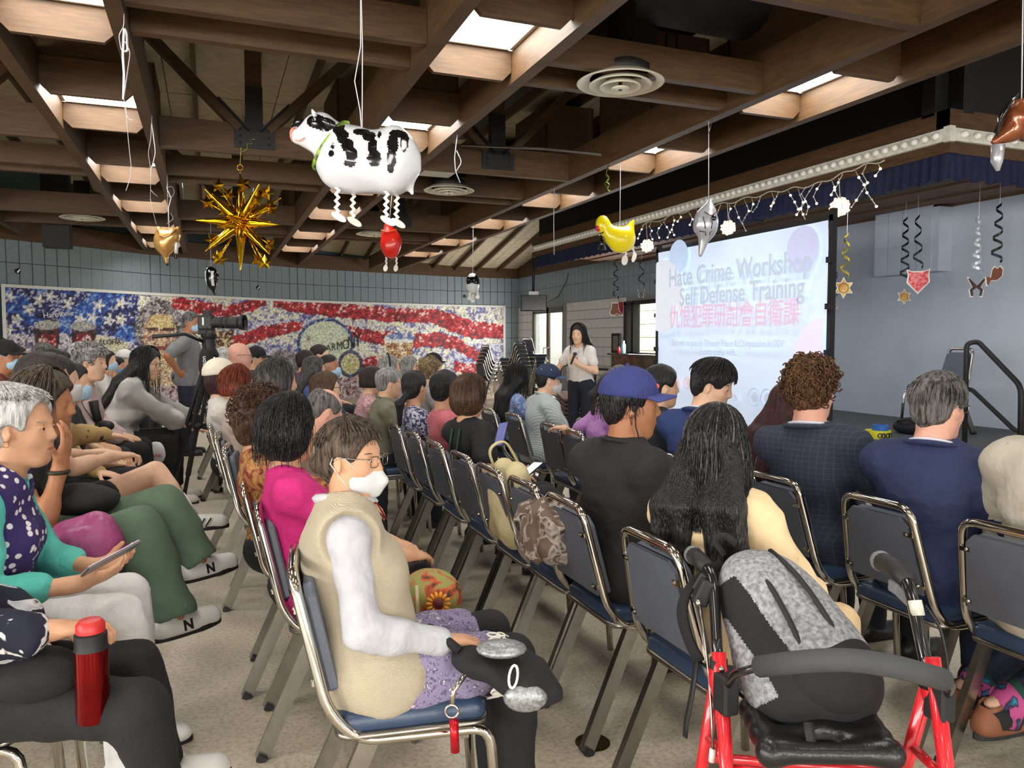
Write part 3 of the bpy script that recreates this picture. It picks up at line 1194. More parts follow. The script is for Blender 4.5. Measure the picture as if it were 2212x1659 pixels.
# block pier on the stage wall
a, b = atx(1918, 500, XW), atx(2057, 500, XW)
pz0, pz1 = atx(1990, 592, XW).z, 2.88
pier = struct(MB().box((XW - .08, (a.y + b.y) / 2, (pz0 + pz1) / 2), (.24, a.y - b.y, pz1 - pz0)).build('wall_pier', M['stagewall']))
for i in range(4):
    for j in range(3):
        wd_ = (a.y - b.y) / 4.4
        tile_me.setdefault('pier', MB().box((0, 0, 0), (.02, wd_ - .008, .3)).data('tile', M['stagewall']))
        inst('tile', tile_me['pier'], pier, (XW - .2, a.y - wd_ * (i + .5), pz0 + .16 + j * .31))
# walls out of view: left, behind
wm = mat('plain_wall', (190, 194, 194), .8, var=.03)
mb = MB()
for y0, y1 in [(-7, 12)]:
    mb.box((-7.1, (y0 + y1) / 2, 2.2), (.2, y1 - y0, 4.4))
mb.bar((-7.2, 11.9, 2.2), (wp[0].x + .1, wp[0].y + .15, 2.2), .2, 4.4)
struct(mb.build('wall_left', wm))
for i, (x, y, sx_, sy_) in enumerate([(-6.85, -4.2, .3, 2.6), (-6.85, -.6, .3, 2.6), (-6.85, 3.0, .3, 2.6), (-4, -6.85, 2.6, .3), (0, -6.85, 2.6, .3), (4, -6.85, 2.6, .3)]):
    mb = MB()
    for z in (.96, 2.54):
        mb.box((x, y, z), (sx_ + .1, sy_ + .1, .08))
    for k in (-1, 0, 1):
        mb.box((x + (k * sx_ / 2 if sx_ > 1 else -.1), y + (k * sy_ / 2 if sy_ > 1 else -.1), 1.75), (.08, .08, 1.6))
    struct(mb.build('window_%d' % (i + 2), M['white']))
struct(MB().box((.5, -7.1, 2.2), (15.4, .2, 4.4)).build('wall_rear', wm))
# ------------------------------------------------------------------ people: one continuous skin per figure, clothes and hair as children
SKIN = {}


def skin(n):
    c = {'light': (226, 182, 152), 'mid': (208, 158, 124), 'tan': (176, 120, 86), 'pink': (224, 168, 146), 'pale': (232, 194, 170)}[n]
    if n not in SKIN:
        SKIN[n] = mat('skin_' + n, c, .48, var=.07, scale=22, bump=.05, bscale=180, spec=.35)
    return SKIN[n]


def hairmat(name, a, b, rough=.38):
    if name in MATS:
        return MATS[name]
    m = mat(name, a, rough, rgb2=b, scale=9, stretch=(9, 9, .9), bump=.9, bscale=26, spec=.4, detail=5)
    return m


HAIR = {
    'black': hairmat('black_hair', (10, 9, 10), (30, 28, 30), .32),
    'dark': hairmat('dark_brown_hair', (22, 16, 14), (52, 40, 34)),
    'brown': hairmat('brown_hair', (48, 30, 20), (92, 62, 42)),
    'auburn': hairmat('auburn_hair', (70, 24, 12), (150, 62, 26)),
    'maroon': hairmat('maroon_hair', (34, 14, 16), (78, 36, 36)),
    'ginger': hairmat('ginger_brown_hair', (52, 33, 18), (124, 86, 52), .5),
    'blond': hairmat('ash_blond_hair', (96, 78, 54), (170, 148, 112), .5),
    'grey': hairmat('grey_hair', (96, 94, 92), (176, 174, 170), .45),
    'silver': hairmat('silver_hair', (150, 148, 146), (226, 224, 222), .45),
    'salt': hairmat('salt_and_pepper_hair', (42, 40, 40), (128, 124, 120), .45),
    'darkgrey': hairmat('dark_grey_hair', (28, 26, 26), (92, 88, 84), .42),
    'maskw': hairmat('greying_brown_hair', (30, 24, 21), (104, 86, 70), .4),
    'hilite': hairmat('highlighted_dark_hair', (30, 22, 18), (96, 78, 62), .4),
}


def rotm(yaw=0, pitch=0, roll=0):
    return Matrix.Rotation(yaw, 3, 'Z') @ Matrix.Rotation(pitch, 3, 'Y') @ Matrix.Rotation(roll, 3, 'X')


def ik(S, W, l1, l2, hint):
    d = W - S
    L = min(d.length, (l1 + l2) * .995)
    d.normalize()
    W = S + d * L
    a = (l1 * l1 - l2 * l2 + L * L) / (2 * L)
    h = math.sqrt(max(l1 * l1 - a * a, 1e-6))
    n = hint - d * hint.dot(d)
    n.normalize()
    return S + d * a + n * h, W


def V(*a):
    return Vector(a if len(a) == 3 else a[0])


def rig(lean=.05, side=0, tw=0, hz=.55, hy=0, hp=0, hr=0, fem=True, legs=None, arms=None, nf=.02, stand=False, fat=0, hump=0):
    """joints of a figure facing +X; arms = {side: (wrist, elbow hint, finger direction, palm normal, curl)}"""
    r = {}
    r['fem'], r['fat'] = fem, fat
    P = V(0, 0, hz)
    u = V(math.sin(lean), math.sin(side), math.cos(lean)).normalized()
    r['P'], r['u'] = P, u
    q = Matrix.Rotation(tw, 3, 'Z')
    l = q @ V(0, 1, 0)
    l = (l - u * l.dot(u)).normalized()
    f = l.cross(u)
    r['l'], r['f'] = l, f
    r['NB'] = P + u * .49 + f * (-.005 + hump)
    R = rotm(hy, hp, hr)
    r['R'] = R
    r['HC'] = r['NB'] + u * .075 + f * (nf + .015) + R @ V(.012, 0, .088)
    sw = .148 if fem else .172
    r['S'] = {1: P + u * .425 + l * sw, -1: P + u * .425 - l * sw}
    r['arm'] = {}
    dflt = {s: (V(.30, .10 * s, hz + .105), V(-.3, s, -.5), V(1, -.25 * s, -.1), V(0, 0, -1), .35) for s in (1, -1)}
    if arms:
        dflt.update(arms)
    for s, (W, h, fd, pn, cu) in dflt.items():
        E, W = ik(r['S'][s], V(W), .285, .25, V(h))
        r['arm'][s] = (E, W, V(fd).normalized(), V(pn).normalized(), cu)
    r['leg'] = {}
    lg = {s: (V(.43, .115 * s, hz + .005), V(.45, .115 * s, .085), 0) for s in (1, -1)}
    if stand:
        lg = {s: (V(.02, .095 * s, .5), V(-.01, .1 * s, .085), .1 * s) for s in (1, -1)}
    if legs:
        lg.update({k: (V(a), V(b), c) for k, (a, b, c) in legs.items()})
    for s in (1, -1):
        r['leg'][s] = (P + V(.01, .085 * s, -.02),) + lg[s]
    return r


def torso(F, r, e=0, part='all'):
    P, u, l, f = r['P'], r['u'], r['l'], r['f']
    B = Matrix((f, l, u)).transposed()
    fat = r['fat']
    if part in ('all', 'hips'):
        F.ell(P + u * .02 + V(-.02, 0, 0), (.125 + fat * .5, .165 + fat * .5, .115), None, .05, 'u', e)
    if part in ('all', 'chest'):
        F.ell(P + u * .15 + f * (.012 + fat * .4), (.105 + fat, .135 + fat + (0 if r['fem'] else .012), .13), B, .06, 'u', e)
        F.ell(P + u * .32, (.108 + fat * .4, (.138 if r['fem'] else .165) + fat * .5, .155), B, .06, 'u', e)
        if r['fem']:
            for s in (1, -1):
                F.ell(P + u * .285 + f * .075 + l * (.065 * s), (.055, .065, .065), B, .04, 'u', e)
        F.cap(r['S'][1] + u * -.005, r['S'][-1] + u * -.005, .049 + e, k=.05)
        for s in (1, -1):
            F.cap(r['S'][s] + u * .0, r['NB'] + u * -.01 + l * (.03 * s), .046 + e, .052 + e, k=.04)


def limb(F, a, b, ra, rb, t=1, k=.025, e=0, bulge=0):
    F.cap(a, a.lerp(b, t), ra + e, ra + (rb - ra) * t + e, k)
    if bulge and t > .3:
        F.cap(a.lerp(b, .15), a.lerp(b, .4), rb + bulge + e, rb + bulge * .8 + e, .03)


def hand(F, W, E, fd, pn, curl, s, h):
    fa = (W - E).normalized()
    fd = (fd * .8 + fa * .35).normalized()
    pn = (pn - fd * pn.dot(fd)).normalized()
    sd = pn.cross(fd) * s           # towards the thumb
    B = Matrix((fd, sd, pn)).transposed()
    F.cap(W - fa * .03, W + fd * .015, .026, .024, .015)
    F.ell(W + fd * .055, (.052, .04, .0175), B, .018)
    fr = max(.0082, h * .95)
    for i, (o, L) in enumerate([(.03, .072), (.0105, .082), (-.0095, .076), (-.029, .06)]):
        p = W + fd * (.092 - abs(i - 1) * .004) + sd * o
        a = .12 + curl * .25
        d = fd + sd * (o * 2.2)
        for j, q in enumerate((.45, .32, .26)):
            dd = (d * math.cos(a) + pn * math.sin(a)).normalized()
            n = p + dd * L * q
            F.cap(p, n, fr * (1.06 - j * .08), fr * (1 - j * .1), .005)
            p, a = n, a + curl * 1.1
    p = W + fd * .03 + sd * .03
    d = (fd * .62 + sd * .7 + pn * .35).normalized()
    n = p + d * .042
    F.cap(W + fd * .02 + sd * .012, p, .02, fr * 1.6, .015)
    F.cap(p, n, fr * 1.45, fr * 1.2, .01)
    F.cap(n, n + (d * .6 + fd * .6 + pn * .2 * (1 + curl)).normalized() * .032, fr * 1.2, fr * .95, .006)


def head(F, r, h):
    R, H = r['R'], r['HC']

    def w(x, y, z):
        return H + R @ V(x, y, z)
    fem = r['fem']
    F.ell(w(-.014, 0, .035), (.097, .077, .088), R, .03)
    F.ell(w(.022, 0, -.04), (.07, .06, .078), R, .04)
    F.cap(w(.056, -.012, -.1), w(.056, .012, -.1), .02, .02, .03)
    for s in (1, -1):
        F.cap(w(.0, .052 * s, -.06), w(.05, .018 * s, -.1), .016 if fem else .02, .016, .03)
        F.ell(w(.052, .036 * s, -.028), (.026, .024, .026), R, .025)
        F.cap(w(.076, .014 * s, .026), w(.058, .045 * s, .03), .011, .009, .016)
    for s in (1, -1):
        F.ell(w(.094, .031 * s, .004), (.017, .02, .012), R, .016, 's')
        F.ell(w(.068, .031 * s, .004), (.017, .018, .013), R, .008)
    F.cap(w(.08, 0, .02), w(.099, 0, -.024), .0085, .0115, .014)
    for s in (1, -1):
        F.ell(w(.089, .0115 * s, -.03), (.0115, .0085, .008), R, .008)
    F.cap(w(.083, -.017, -.06), w(.083, .017, -.06), .0075, .0075, .008)
    F.cap(w(.08, -.014, -.071), w(.08, .014, -.071), .0085, .0085, .007)
    F.ell(w(.094, 0, -.0655), (.009, .024, .0022), R, .004, 's')
    for s in (1, -1):
        Re = R @ rotm(.5 * s, -.25)
        F.ell(w(-.008, .078 * s, -.004), (.019, .0085, .032), Re, .008)
        F.ell(w(-.002, .09 * s, .0), (.011, .008, .018), Re, .008, 's')
    F.cap(w(-.022, 0, -.05), r['NB'] + r['u'] * -.01, .052 if fem else .06, .056 if fem else .066, .04)


def skin_mesh(r, h, legs=True):
    pts = [r['P'], r['HC'] + V(.14, .12, .16), r['HC'] - V(.14, .12, 0)]
    for s in (1, -1):
        pts += [r['S'][s], r['arm'][s][0], r['arm'][s][1] + r['arm'][s][2] * .2, r['leg'][s][1], r['leg'][s][2]]
        pts += [r['leg'][s][2] + Matrix.Rotation(r['leg'][s][3], 3, 'Z') @ V(.17, 0, 0)]
    lo = [min(p[i] for p in pts) - .13 for i in range(3)]
    hi = [max(p[i] for p in pts) + .13 for i in range(3)]
    lo[0] = min(lo[0], r['P'].x - .2)
    F = Field(lo, hi, h)
    torso(F, r, -.006)
    for s in (1, -1):
        E, W, fd, pn, cu = r['arm'][s]
        m = 1 if r['fem'] else 1.15
        limb(F, r['S'][s], E, .047 * m, .037 * m, k=.03)
        limb(F, E, W, .037 * m, .025 * m, k=.012, bulge=.012)
        hand(F, W, E, fd, pn, cu, s, h)
        hp_, K, A, fy = r['leg'][s]
        limb(F, hp_, K, .083, .056, k=.03)
        limb(F, K, A, .053, .036, k=.02, bulge=.014)
        d = Matrix.Rotation(fy, 3, 'Z') @ V(1, 0, 0)
        F.cap(A + V(0, 0, -.04), A + d * .11 + V(0, 0, -.06), .03, .018, .03)
    head(F, r, h)
    return F


def top_field(r, h, sleeve=1.0, e=.012, hem=.0, folds=.004, seed=1, neck=.066, vneck=0, cut=None):
    """sleeve: 0 none, .5 to mid upper arm, 1 elbow, 1.6 mid forearm, 2 wrist"""
    pts = [r['P'] + V(-.2, -.25, -.1 - hem), r['P'] + V(.25, .25, 0), r['NB'] + V(.15, .1, .1), r['NB'] - V(.15, .1, 0)]
    for s in (1, -1):
        pts += [r['S'][s] + V(0, .1 * s, .1), r['arm'][s][0], r['arm'][s][1]]
    lo = [min(p[i] for p in pts) - .1 for i in range(3)]
    hi = [max(p[i] for p in pts) + .1 for i in range(3)]
    F = Field(lo, hi, h)
    torso(F, r, e)
    if hem:
        for s in (1, -1):
            F.cap(r['leg'][s][0], r['leg'][s][0].lerp(r['leg'][s][1], hem), .092 + e, .085 + e, .05)
    m = 1 if r['fem'] else 1.15
    for s in (1, -1):
        E, W = r['arm'][s][:2]
        if sleeve > 0:
            t = min(1, sleeve)
            limb(F, r['S'][s], E, .05 * m, .042 * m, t, .035, e + (.006 if sleeve < 1 else 0))
        if sleeve > 1:
            limb(F, E, W, .041 * m, .031 * m, min(1, sleeve - 1), .015, e, bulge=.01)
    if folds:
        F.wave(folds, 34, seed)
        F.wave(folds * .4, 78, seed + 5, 5)
    F.cap(r['NB'] + r['u'] * .016 + r['f'] * (.012 if neck < .075 else .026), r['NB'] + r['u'] * .12 + r['f'] * .04, neck, neck + .01, .012, 's')
    if vneck:
        F.cap(r['NB'] + r['f'] * .11, r['NB'] + r['f'] * .16 - r['u'] * vneck, .04, .01, .02, 's')
    if sleeve < .2:
        for s in (1, -1):
            c = r['S'][s] + r['l'] * (.055 * s)
            F.ell(c - r['u'] * .02, (.09, .05, .09), Matrix((r['f'], r['l'], r['u'])).transposed(), .02, 's')
    F.plane(r['P'] + V(0, 0, -.07 - hem * .12 if cut is None else cut), V(0, 0, -1), .01)
    return F


def bottom_field(r, h, length=1.0, e=.013, wide=0.0, folds=.003, seed=3):
    """length along the shin: -.5 mid thigh, 0 knee, 1 ankle"""
    pts = [r['P'] + V(-.22, -.24, -.16), r['P'] + V(.22, .24, .14)]
    for s in (1, -1):
        pts += [r['leg'][s][1] + V(.02, 0, .02), r['leg'][s][2]]
    lo = [min(p[i] for p in pts) - .11 for i in range(3)]
    hi = [max(p[i] for p in pts) + .11 for i in range(3)]
    lo[2] = max(lo[2], -.02)
    F = Field(lo, hi, h)
    torso(F, r, e, 'hips')
    for s in (1, -1):
        hp_, K, A, fy = r['leg'][s]
        t = 1 if length >= 0 else 1 + length
        limb(F, hp_, K, .086, .06, t, .03, e + wide * .4)
        if length > 0:
            d = (A - K).normalized()
            limb(F, K, A, .058, .044 + wide, min(1, length), .02, e, bulge=.012)
            if length > .3:
                q = K.lerp(A, length * .97 + (.07 if length > .95 else 0))
                F.cap(q + d * .16, q + d * .3, .16, .16, .006, 's')
    if folds:
        F.wave(folds, 30, seed)
        F.wave(folds * .4, 72, seed + 5, 5)
    return F


def hair_field(r, h, style, vol=0.0, fringe=0.0, length=.25, seed=2, part=0, curl=0, spread=1.0):
    R, H = r['R'], r['HC']

    def w(x, y, z):
        return H + R @ V(x, y, z)
    lo = [H[i] - .19 for i in range(3)]
    hi = [H[i] + .19 for i in range(3)]
    if style in ('long', 'pony', 'lowpony'):
        lo[2] -= length + .12
        lo[0] -= .12
        lo[1] -= .05
        hi[1] += .05
    if style == 'bun':
        lo[0] -= .08
    F = Field(lo, hi, h)
    v = vol
    F.ell(w(-.016, 0, .042), (.106 + v, .085 + v, .094 + v), R, .02)
    F.ell(w(-.055, 0, -.025), (.055 + v * .6, .07 + v * .7, .06), R, .03)
    if style in ('bob', 'long'):
        F.ell(w(-.025, 0, -.02), (.1 + v, .095 + v, .12), R, .03)
    if style == 'long':
        back = r['NB'] - r['f'] * .075
        for y in (-.075, -.03, .03, .075):
            a = w(-.055, y * .9, -.03)
            b = back + r['l'] * (y * 1.25 * spread) - r['u'] * .02 + V(-.03, 0, 0)
            c = b - r['u'] * (length * (1 - abs(y) * 1.2)) - r['f'] * .04 + r['l'] * (y * .5 * spread)
            F.cap(a, b, .05, .042, .03)
            F.cap(b, c, .042, .026, .03)
    if style in ('pony', 'lowpony'):
        z0 = .03 if style == 'pony' else -.06
        a = w(-.105, 0, z0)
        b = a + V(-.055, 0, -.06)
        F.cap(w(-.08, 0, z0), a, .03, .022, .015)
        F.cap(a, b, .024, .032, .02)
        F.cap(b, b + V(.0, 0, -length), .032, .014, .02)
    if style == 'bun':
        F.ell(w(-.12, 0, -.02), (.038, .045, .04), R, .015)
    if curl:
        F.wave(curl, 95, seed, 6)
    else:
        F.wave(.0028, 75, seed, 4, .25)
    if style == 'balding':
        F.ell(w(.01, 0, .1), (.1, .062, .07), R, .02, 's')
    # face opening
    F.ell(w(.108, part * .02, -.032 - fringe), (.088, .094, .108), R, .012, 's')
    F.ell(w(.1, 0, -.09), (.085, .085, .07), R, .012, 's')
    if style in ('short', 'curly', 'balding', 'pony', 'bun', 'lowpony', 'crop'):
        for s in (1, -1):
            F.ell(w(.006, .09 * s, -.022), (.034, .03, .042), R, .01, 's')
            F.ell(w(.045, .075 * s, -.06), (.05, .04, .06), R, .01, 's')
        if style in ('short', 'crop', 'balding', 'curly'):
            F.plane(w(0, 0, -.078), R @ V(.25, 0, -1), .01)
    if style == 'bob':
        F.plane(w(0, 0, -.118 - length + .25), R @ V(0, 0, -1), .008)
    return F


def strands(r, n, m, parent, thick=.0022, c=(-.016, 0, .042), rr=(.112, .092, .1), drop=.1, th1=1.5, az=(.9, 5.4), wavy=.004, seed=5, pole=(.02, 0), out=1.0, name='strands', back=None, flare=0):
    """fine locks lying over the hair: along the scalp from the parting, then falling"""
    R, H = r['R'], r['HC']
    rg = random.Random(seed)
    mb = MB()
    for _ in range(n):
        a = rg.uniform(*az)
        k = out * rg.uniform(.985, 1.05)
        L = drop * rg.uniform(.5, 1.05)
        P = []
        t1 = th1 * rg.uniform(.75, 1.08)
        for j in range(7):
            th = .1 + (t1 - .1) * j / 6
            q = V(c[0] + pole[0] * (1 - j / 6) + rr[0] * k * math.sin(th) * math.cos(a), c[1] + pole[1] * (1 - j / 6) + rr[1] * k * math.sin(th) * math.sin(a), c[2] + rr[2] * k * math.cos(th))
            P.append(H + R @ q)
        d = (P[-1] - P[-2]).normalized() * .5 + V(0, 0, -.8)
        ph = rg.uniform(0, 6)
        steps = max(2, int(L / .035))
        for j in range(steps):
            d = (d * .6 + V(0, 0, -.5)).normalized()
            q = P[-1] + d * (L / steps)
            q += r['l'] * (wavy * math.sin(ph + j * 1.3)) + r['f'] * (wavy * math.cos(ph * 2 + j * 1.1))
            if back is not None:
                dz = (r['NB'] - q).dot(r['u'])
                cf = (q - r['NB']).dot(r['f'])
                lim = back[0] - back[1] * max(0, dz)
                if cf > lim and dz > -.02:
                    q -= r['f'] * (cf - lim)
                q += r['l'] * (flare * (q - H).dot(r['l']) * .25)
            P.append(q)
        m_ = len(P)
        mb.tube(P, [thick * (1 if i < m_ - 2 else .5) for i in range(m_)], 4, caps=False)
    return mb.build(name, m, parent, True)


def curls(r, n, m, parent, rad=.01, thick=.0032, vol=.012, seed=8, low=-.05, name='curls', front=.04):
    R, H = r['R'], r['HC']
    rg = random.Random(seed)
    mb = MB()
    k = 0
    while k < n:
        z = rg.uniform(-1, 1)
        a = rg.uniform(0, 2 * PI)
        s = math.sqrt(1 - z * z)
        dirv = V(s * math.cos(a), s * math.sin(a), z)
        q = V(-.016 + (.104 + vol) * dirv.x, (.086 + vol) * dirv.y, .036 + (.096 + vol) * dirv.z)
        if q.z < low - .03 or (q.x > front and q.z < .06) or (q.x > -.02 and abs(q.y) > .05 and q.z < .0):
            continue
        k += 1
        ax = V(rg.uniform(-1, 1), rg.uniform(-1, 1), rg.uniform(-1, 1)).normalized()
        u = ax.orthogonal().normalized()
        v = ax.cross(u)
        ra = rad * rg.uniform(.6, 1.3)
        ph = rg.uniform(0, 6)
        P = []
        for j in range(9):
            t = ph + j * .85
            P.append(H + R @ (q + u * (ra * math.cos(t)) + v * (ra * math.sin(t)) + ax * (ra * .22 * j) + dirv * .003))
        mb.tube(P, thick * rg.uniform(.7, 1.2), 4, caps=False)
    return mb.build(name, m, parent, True)


MESH = {}


def put_mesh(name, key, make, m, parent, adapt=.06):
    """mesh data is cached by its shape; colours sit on the object"""
    if key is None or key not in MESH:
        me = make().data(name, m, adapt)
        if key is not None:
            MESH[key] = me
    else:
        me = MESH[key]
    o = bpy.data.objects.new(name, me)
    link(o, parent)
    o.material_slots[0].link = 'OBJECT'
    o.material_slots[0].material = m
    return o


def shoe_mesh():
    F = Field((-.09, -.06, -.01), (.22, .06, .12), .006)
    F.cap((-.045, 0, .045), (.15, 0, .035), .04, .036, .02)
    F.ell((.05, 0, .03), (.14, .045, .035), None, .02)
    F.cap((-.03, 0, .06), (-.02, 0, .1), .036, .036, .02)
    F.plane((0, 0, .012), (0, 0, -1), .004)
    F.cap((-.025, 0, .12), (-.02, 0, .08), .03, .026, .01, 's')
    return F


def sole_mesh():
    pts = []
    for i in range(24):
        a = 2 * PI * i / 24
        x, y = math.cos(a), math.sin(a)
        pts.append((.052 + .142 * x, .045 * y * (1 if x > 0 else .86)))
    return MB().prism(pts, (0, 0, 0), (1, 0, 0), (0, 1, 0), .02).data('sole', None)


SHOE = shoe_mesh().data('shoe', mat('white_shoe', (225, 224, 218), .5), .05)
SOLE = sole_mesh()
SOLE.materials.append(M['rubber'])


def shoes(r, m, parent, sole=None, lift=None, laces=None, letter=None):
    out = []
    for s in (1, -1):
        hp_, K, A, fy = r['leg'][s]
        o = bpy.data.objects.new('shoe', SHOE)
        link(o, parent)
        o.material_slots[0].link = 'OBJECT'
        o.material_slots[0].material = m
        ax = (A - K).normalized()
        pit = 0
        if lift and s in lift:
            pit = lift[s]
        o.rotation_euler = (0, pit, fy)
        o.location = A + V(0, 0, -.085)
        if laces:
            for i in range(4):
                x = .04 + .022 * i
                MB().tube([(x, -.028, .069 - .006 * i), (x + .004, 0, .08 - .008 * i), (x, .028, .069 - .006 * i)], .0035, 5).build('lace', laces, o, True)
            if letter:
                for sd in (1, -1):
                    text('shoe_letter', letter, .05, M['rubber'], o, frame((.03, sd * .0455, .042), (-sd, 0, 0), (0, -sd * .25, 1)), .001, bold=.002)
        q = inst('sole', SOLE, o)
        q.material_slots[0].link = 'OBJECT'
        q.material_slots[0].material = sole or M['rubber']
        out.append(o)
    return out


def face_extra(r, parent, brow, skm, near=True):
    R, H = r['R'], r['HC']
    ew = mat('eye_white', (228, 222, 216), .2, var=.02)
    ir = mat('dark_iris', (26, 18, 14), .15)
    for s in (1, -1):
        e = MB().ball((0, 0, 0), .0118, 12, 8).build('eye', ew, parent, True)
        e.location = H + R @ V(.0735, .031 * s, .004)
        MB().ball(R @ V(.0075, 0, -.0005), .0062, 10, 6).build('iris', ir, e, True)
        P = [H + R @ V(.0725 + .0115 * math.cos(t) * .95, (.031 + .0155 * math.sin(t)) * s, .0095 - .004 * abs(math.sin(t)) ** 2) for t in (-1.25, -.8, -.3, .3, .8, 1.25)]
        MB().tube(P, .0032, 6).build('eyelid', skm, parent, True)
        P = [H + R @ V(.0865 - .012 * i * i / 9 - .003, (.014 + .0115 * i) * s, .027 + .002 * math.sin(i * .9)) for i in range(4)]
        MB().tube(P, [.003, .0036, .0032, .0015], 6, flat=.6).build('eyebrow', brow, parent, True)
    P = [H + R @ V(.0905 - .35 * y * y * 30 * .03, y, -.0655) for y in (-.02, -.01, 0, .01, .02)]
    MB().tube(P, [.0012, .0028, .003, .0028, .0012], 5, flat=.9).build('lips', mat('lips', (176, 96, 88), .4), parent, True)


def face_mask(r, parent, m, kn95=False, h=.006):
    R, H = r['R'], r['HC']

    def mk():
        F = Field([H[i] - .15 for i in range(3)], [H[i] + .15 for i in range(3)], h)
        w = lambda x, y, z: H + R @ V(x, y, z)
        if kn95:
            F.ell(w(.028, 0, -.06), (.078, .066, .062), R, .02)
            F.cap(w(.092, 0, -.018), w(.118, 0, -.06), .006, .004, .03)
            F.cap(w(.118, 0, -.06), w(.084, 0, -.116), .004, .008, .03)
        else:
            F.ell(w(.034, 0, -.055), (.079, .066, .066), R, .02)
            F.cap(w(.094, 0, -.02), w(.09, 0, -.09), .014, .016, .03)
        F.plane(w(.022, 0, -.06), R @ V(-1, 0, -.12), .008)
        F.plane(w(.08, 0, -.008), R @ V(.18, 0, 1), .008)
        F.plane(w(.05, 0, -.128), R @ V(.3, 0, -1), .008)
        return F
    o = put_mesh('face_mask', None, mk, m, parent)
    for s in (1, -1):
        P = [H + R @ V(*q) for q in [(.05, .062 * s, -.018), (.02, .076 * s, .012), (-.018, .083 * s, .026), (-.03, .083 * s, -.005), (-.012, .078 * s, -.03), (.035, .062 * s, -.095)]]
        MB().tube(P, .0022, 5).build('ear_loop', m, o, True)
    return o


def glasses(r, parent, m):
    R, H = r['R'], r['HC']
    mb = MB()
    for s in (1, -1):
        P = rounded([V(.102, .012 * s, .02), V(.097, .056 * s, .02), V(.097, .053 * s, -.014), V(.102, .016 * s, -.014)], .012, 3, True)
        mb.tube([H + R @ p for p in P], .0016, 6, closed=True)
        mb.tube([H + R @ V(*q) for q in [(.097, .056 * s, .014), (.085, .07 * s, .014), (.0, .081 * s, .016), (-.02, .08 * s, .002)]], .0018, 6)
    mb.tube([H + R @ V(*q) for q in [(.102, .012, .012), (.106, 0, .015), (.102, -.012, .012)]], .0016, 6)
    return mb.build('glasses', m, parent, True)


def cap_hat(r, parent, m, brim=None, tilt=0, yaw=0, size=1.0, h=.006):
    R, H = r['R'] @ rotm(yaw, tilt), r['HC'] + r['R'] @ V(0, 0, .005)

    def mk():
        F = Field([H[i] - .18 for i in range(3)], [H[i] + .18 for i in range(3)], h)
        F.ell(H + R @ V(-.014, 0, .046), V(.117, .097, .106) * size, R, .02)
        F.plane(H + R @ V(0, 0, .03), R @ V(-.12, 0, -1), .006)
        return F
    o = put_mesh('cap', None, mk, m, parent)

    def fn(u, v):
        a = (u - .5) * 2.1
        r0 = .098 * size
        x = r0 * math.cos(a) + v * .078 * math.cos(a * .8)
        y = .088 * size * math.sin(a) + v * .012 * math.sin(a)
        z = .04 - .022 * (abs(a) ** 2) * (.25 + v * .4) - v * .012
        return H + R @ V(x - .006, y, z)
    MB().grid(fn, 14, 5).build('brim', brim or m, o, True, solid=.005)
    MB().ball(H + R @ V(-.014, 0, .152 * size), .008, 8, 6).build('button', m, o, True)
    return o


def collar(r, parent, m, rad=.07, hgt=.02, gap=True, name='collar', drop=0.0, fat=1.0):
    a0, a1 = (.35, 2 * PI - .35) if gap else (0, 2 * PI)
    P = []
    for i in range(19):
        a = a0 + (a1 - a0) * i / 18
        P.append(r['NB'] + r['u'] * (.022 - .022 * math.cos(a) - drop) + r['f'] * (rad * 1.05 * math.cos(a) + .012) + r['l'] * (rad * math.sin(a)))
    return MB().tube(P, hgt, 8, flat=.35 * fat).build(name, m, parent, True)


def place(r, px, py, X=None, D=None, face=0.0, sc=1.0, seat=None):
    """empty location that puts the head of the rig at a measured spot"""
    p = atx(px, py, X) if X is not None else atd(px, py, D)
    q = Matrix.Rotation(face, 3, 'Z') @ (r['HC'] * sc)
    return V(p.x - q.x, p.y - q.y, p.z - q.z)
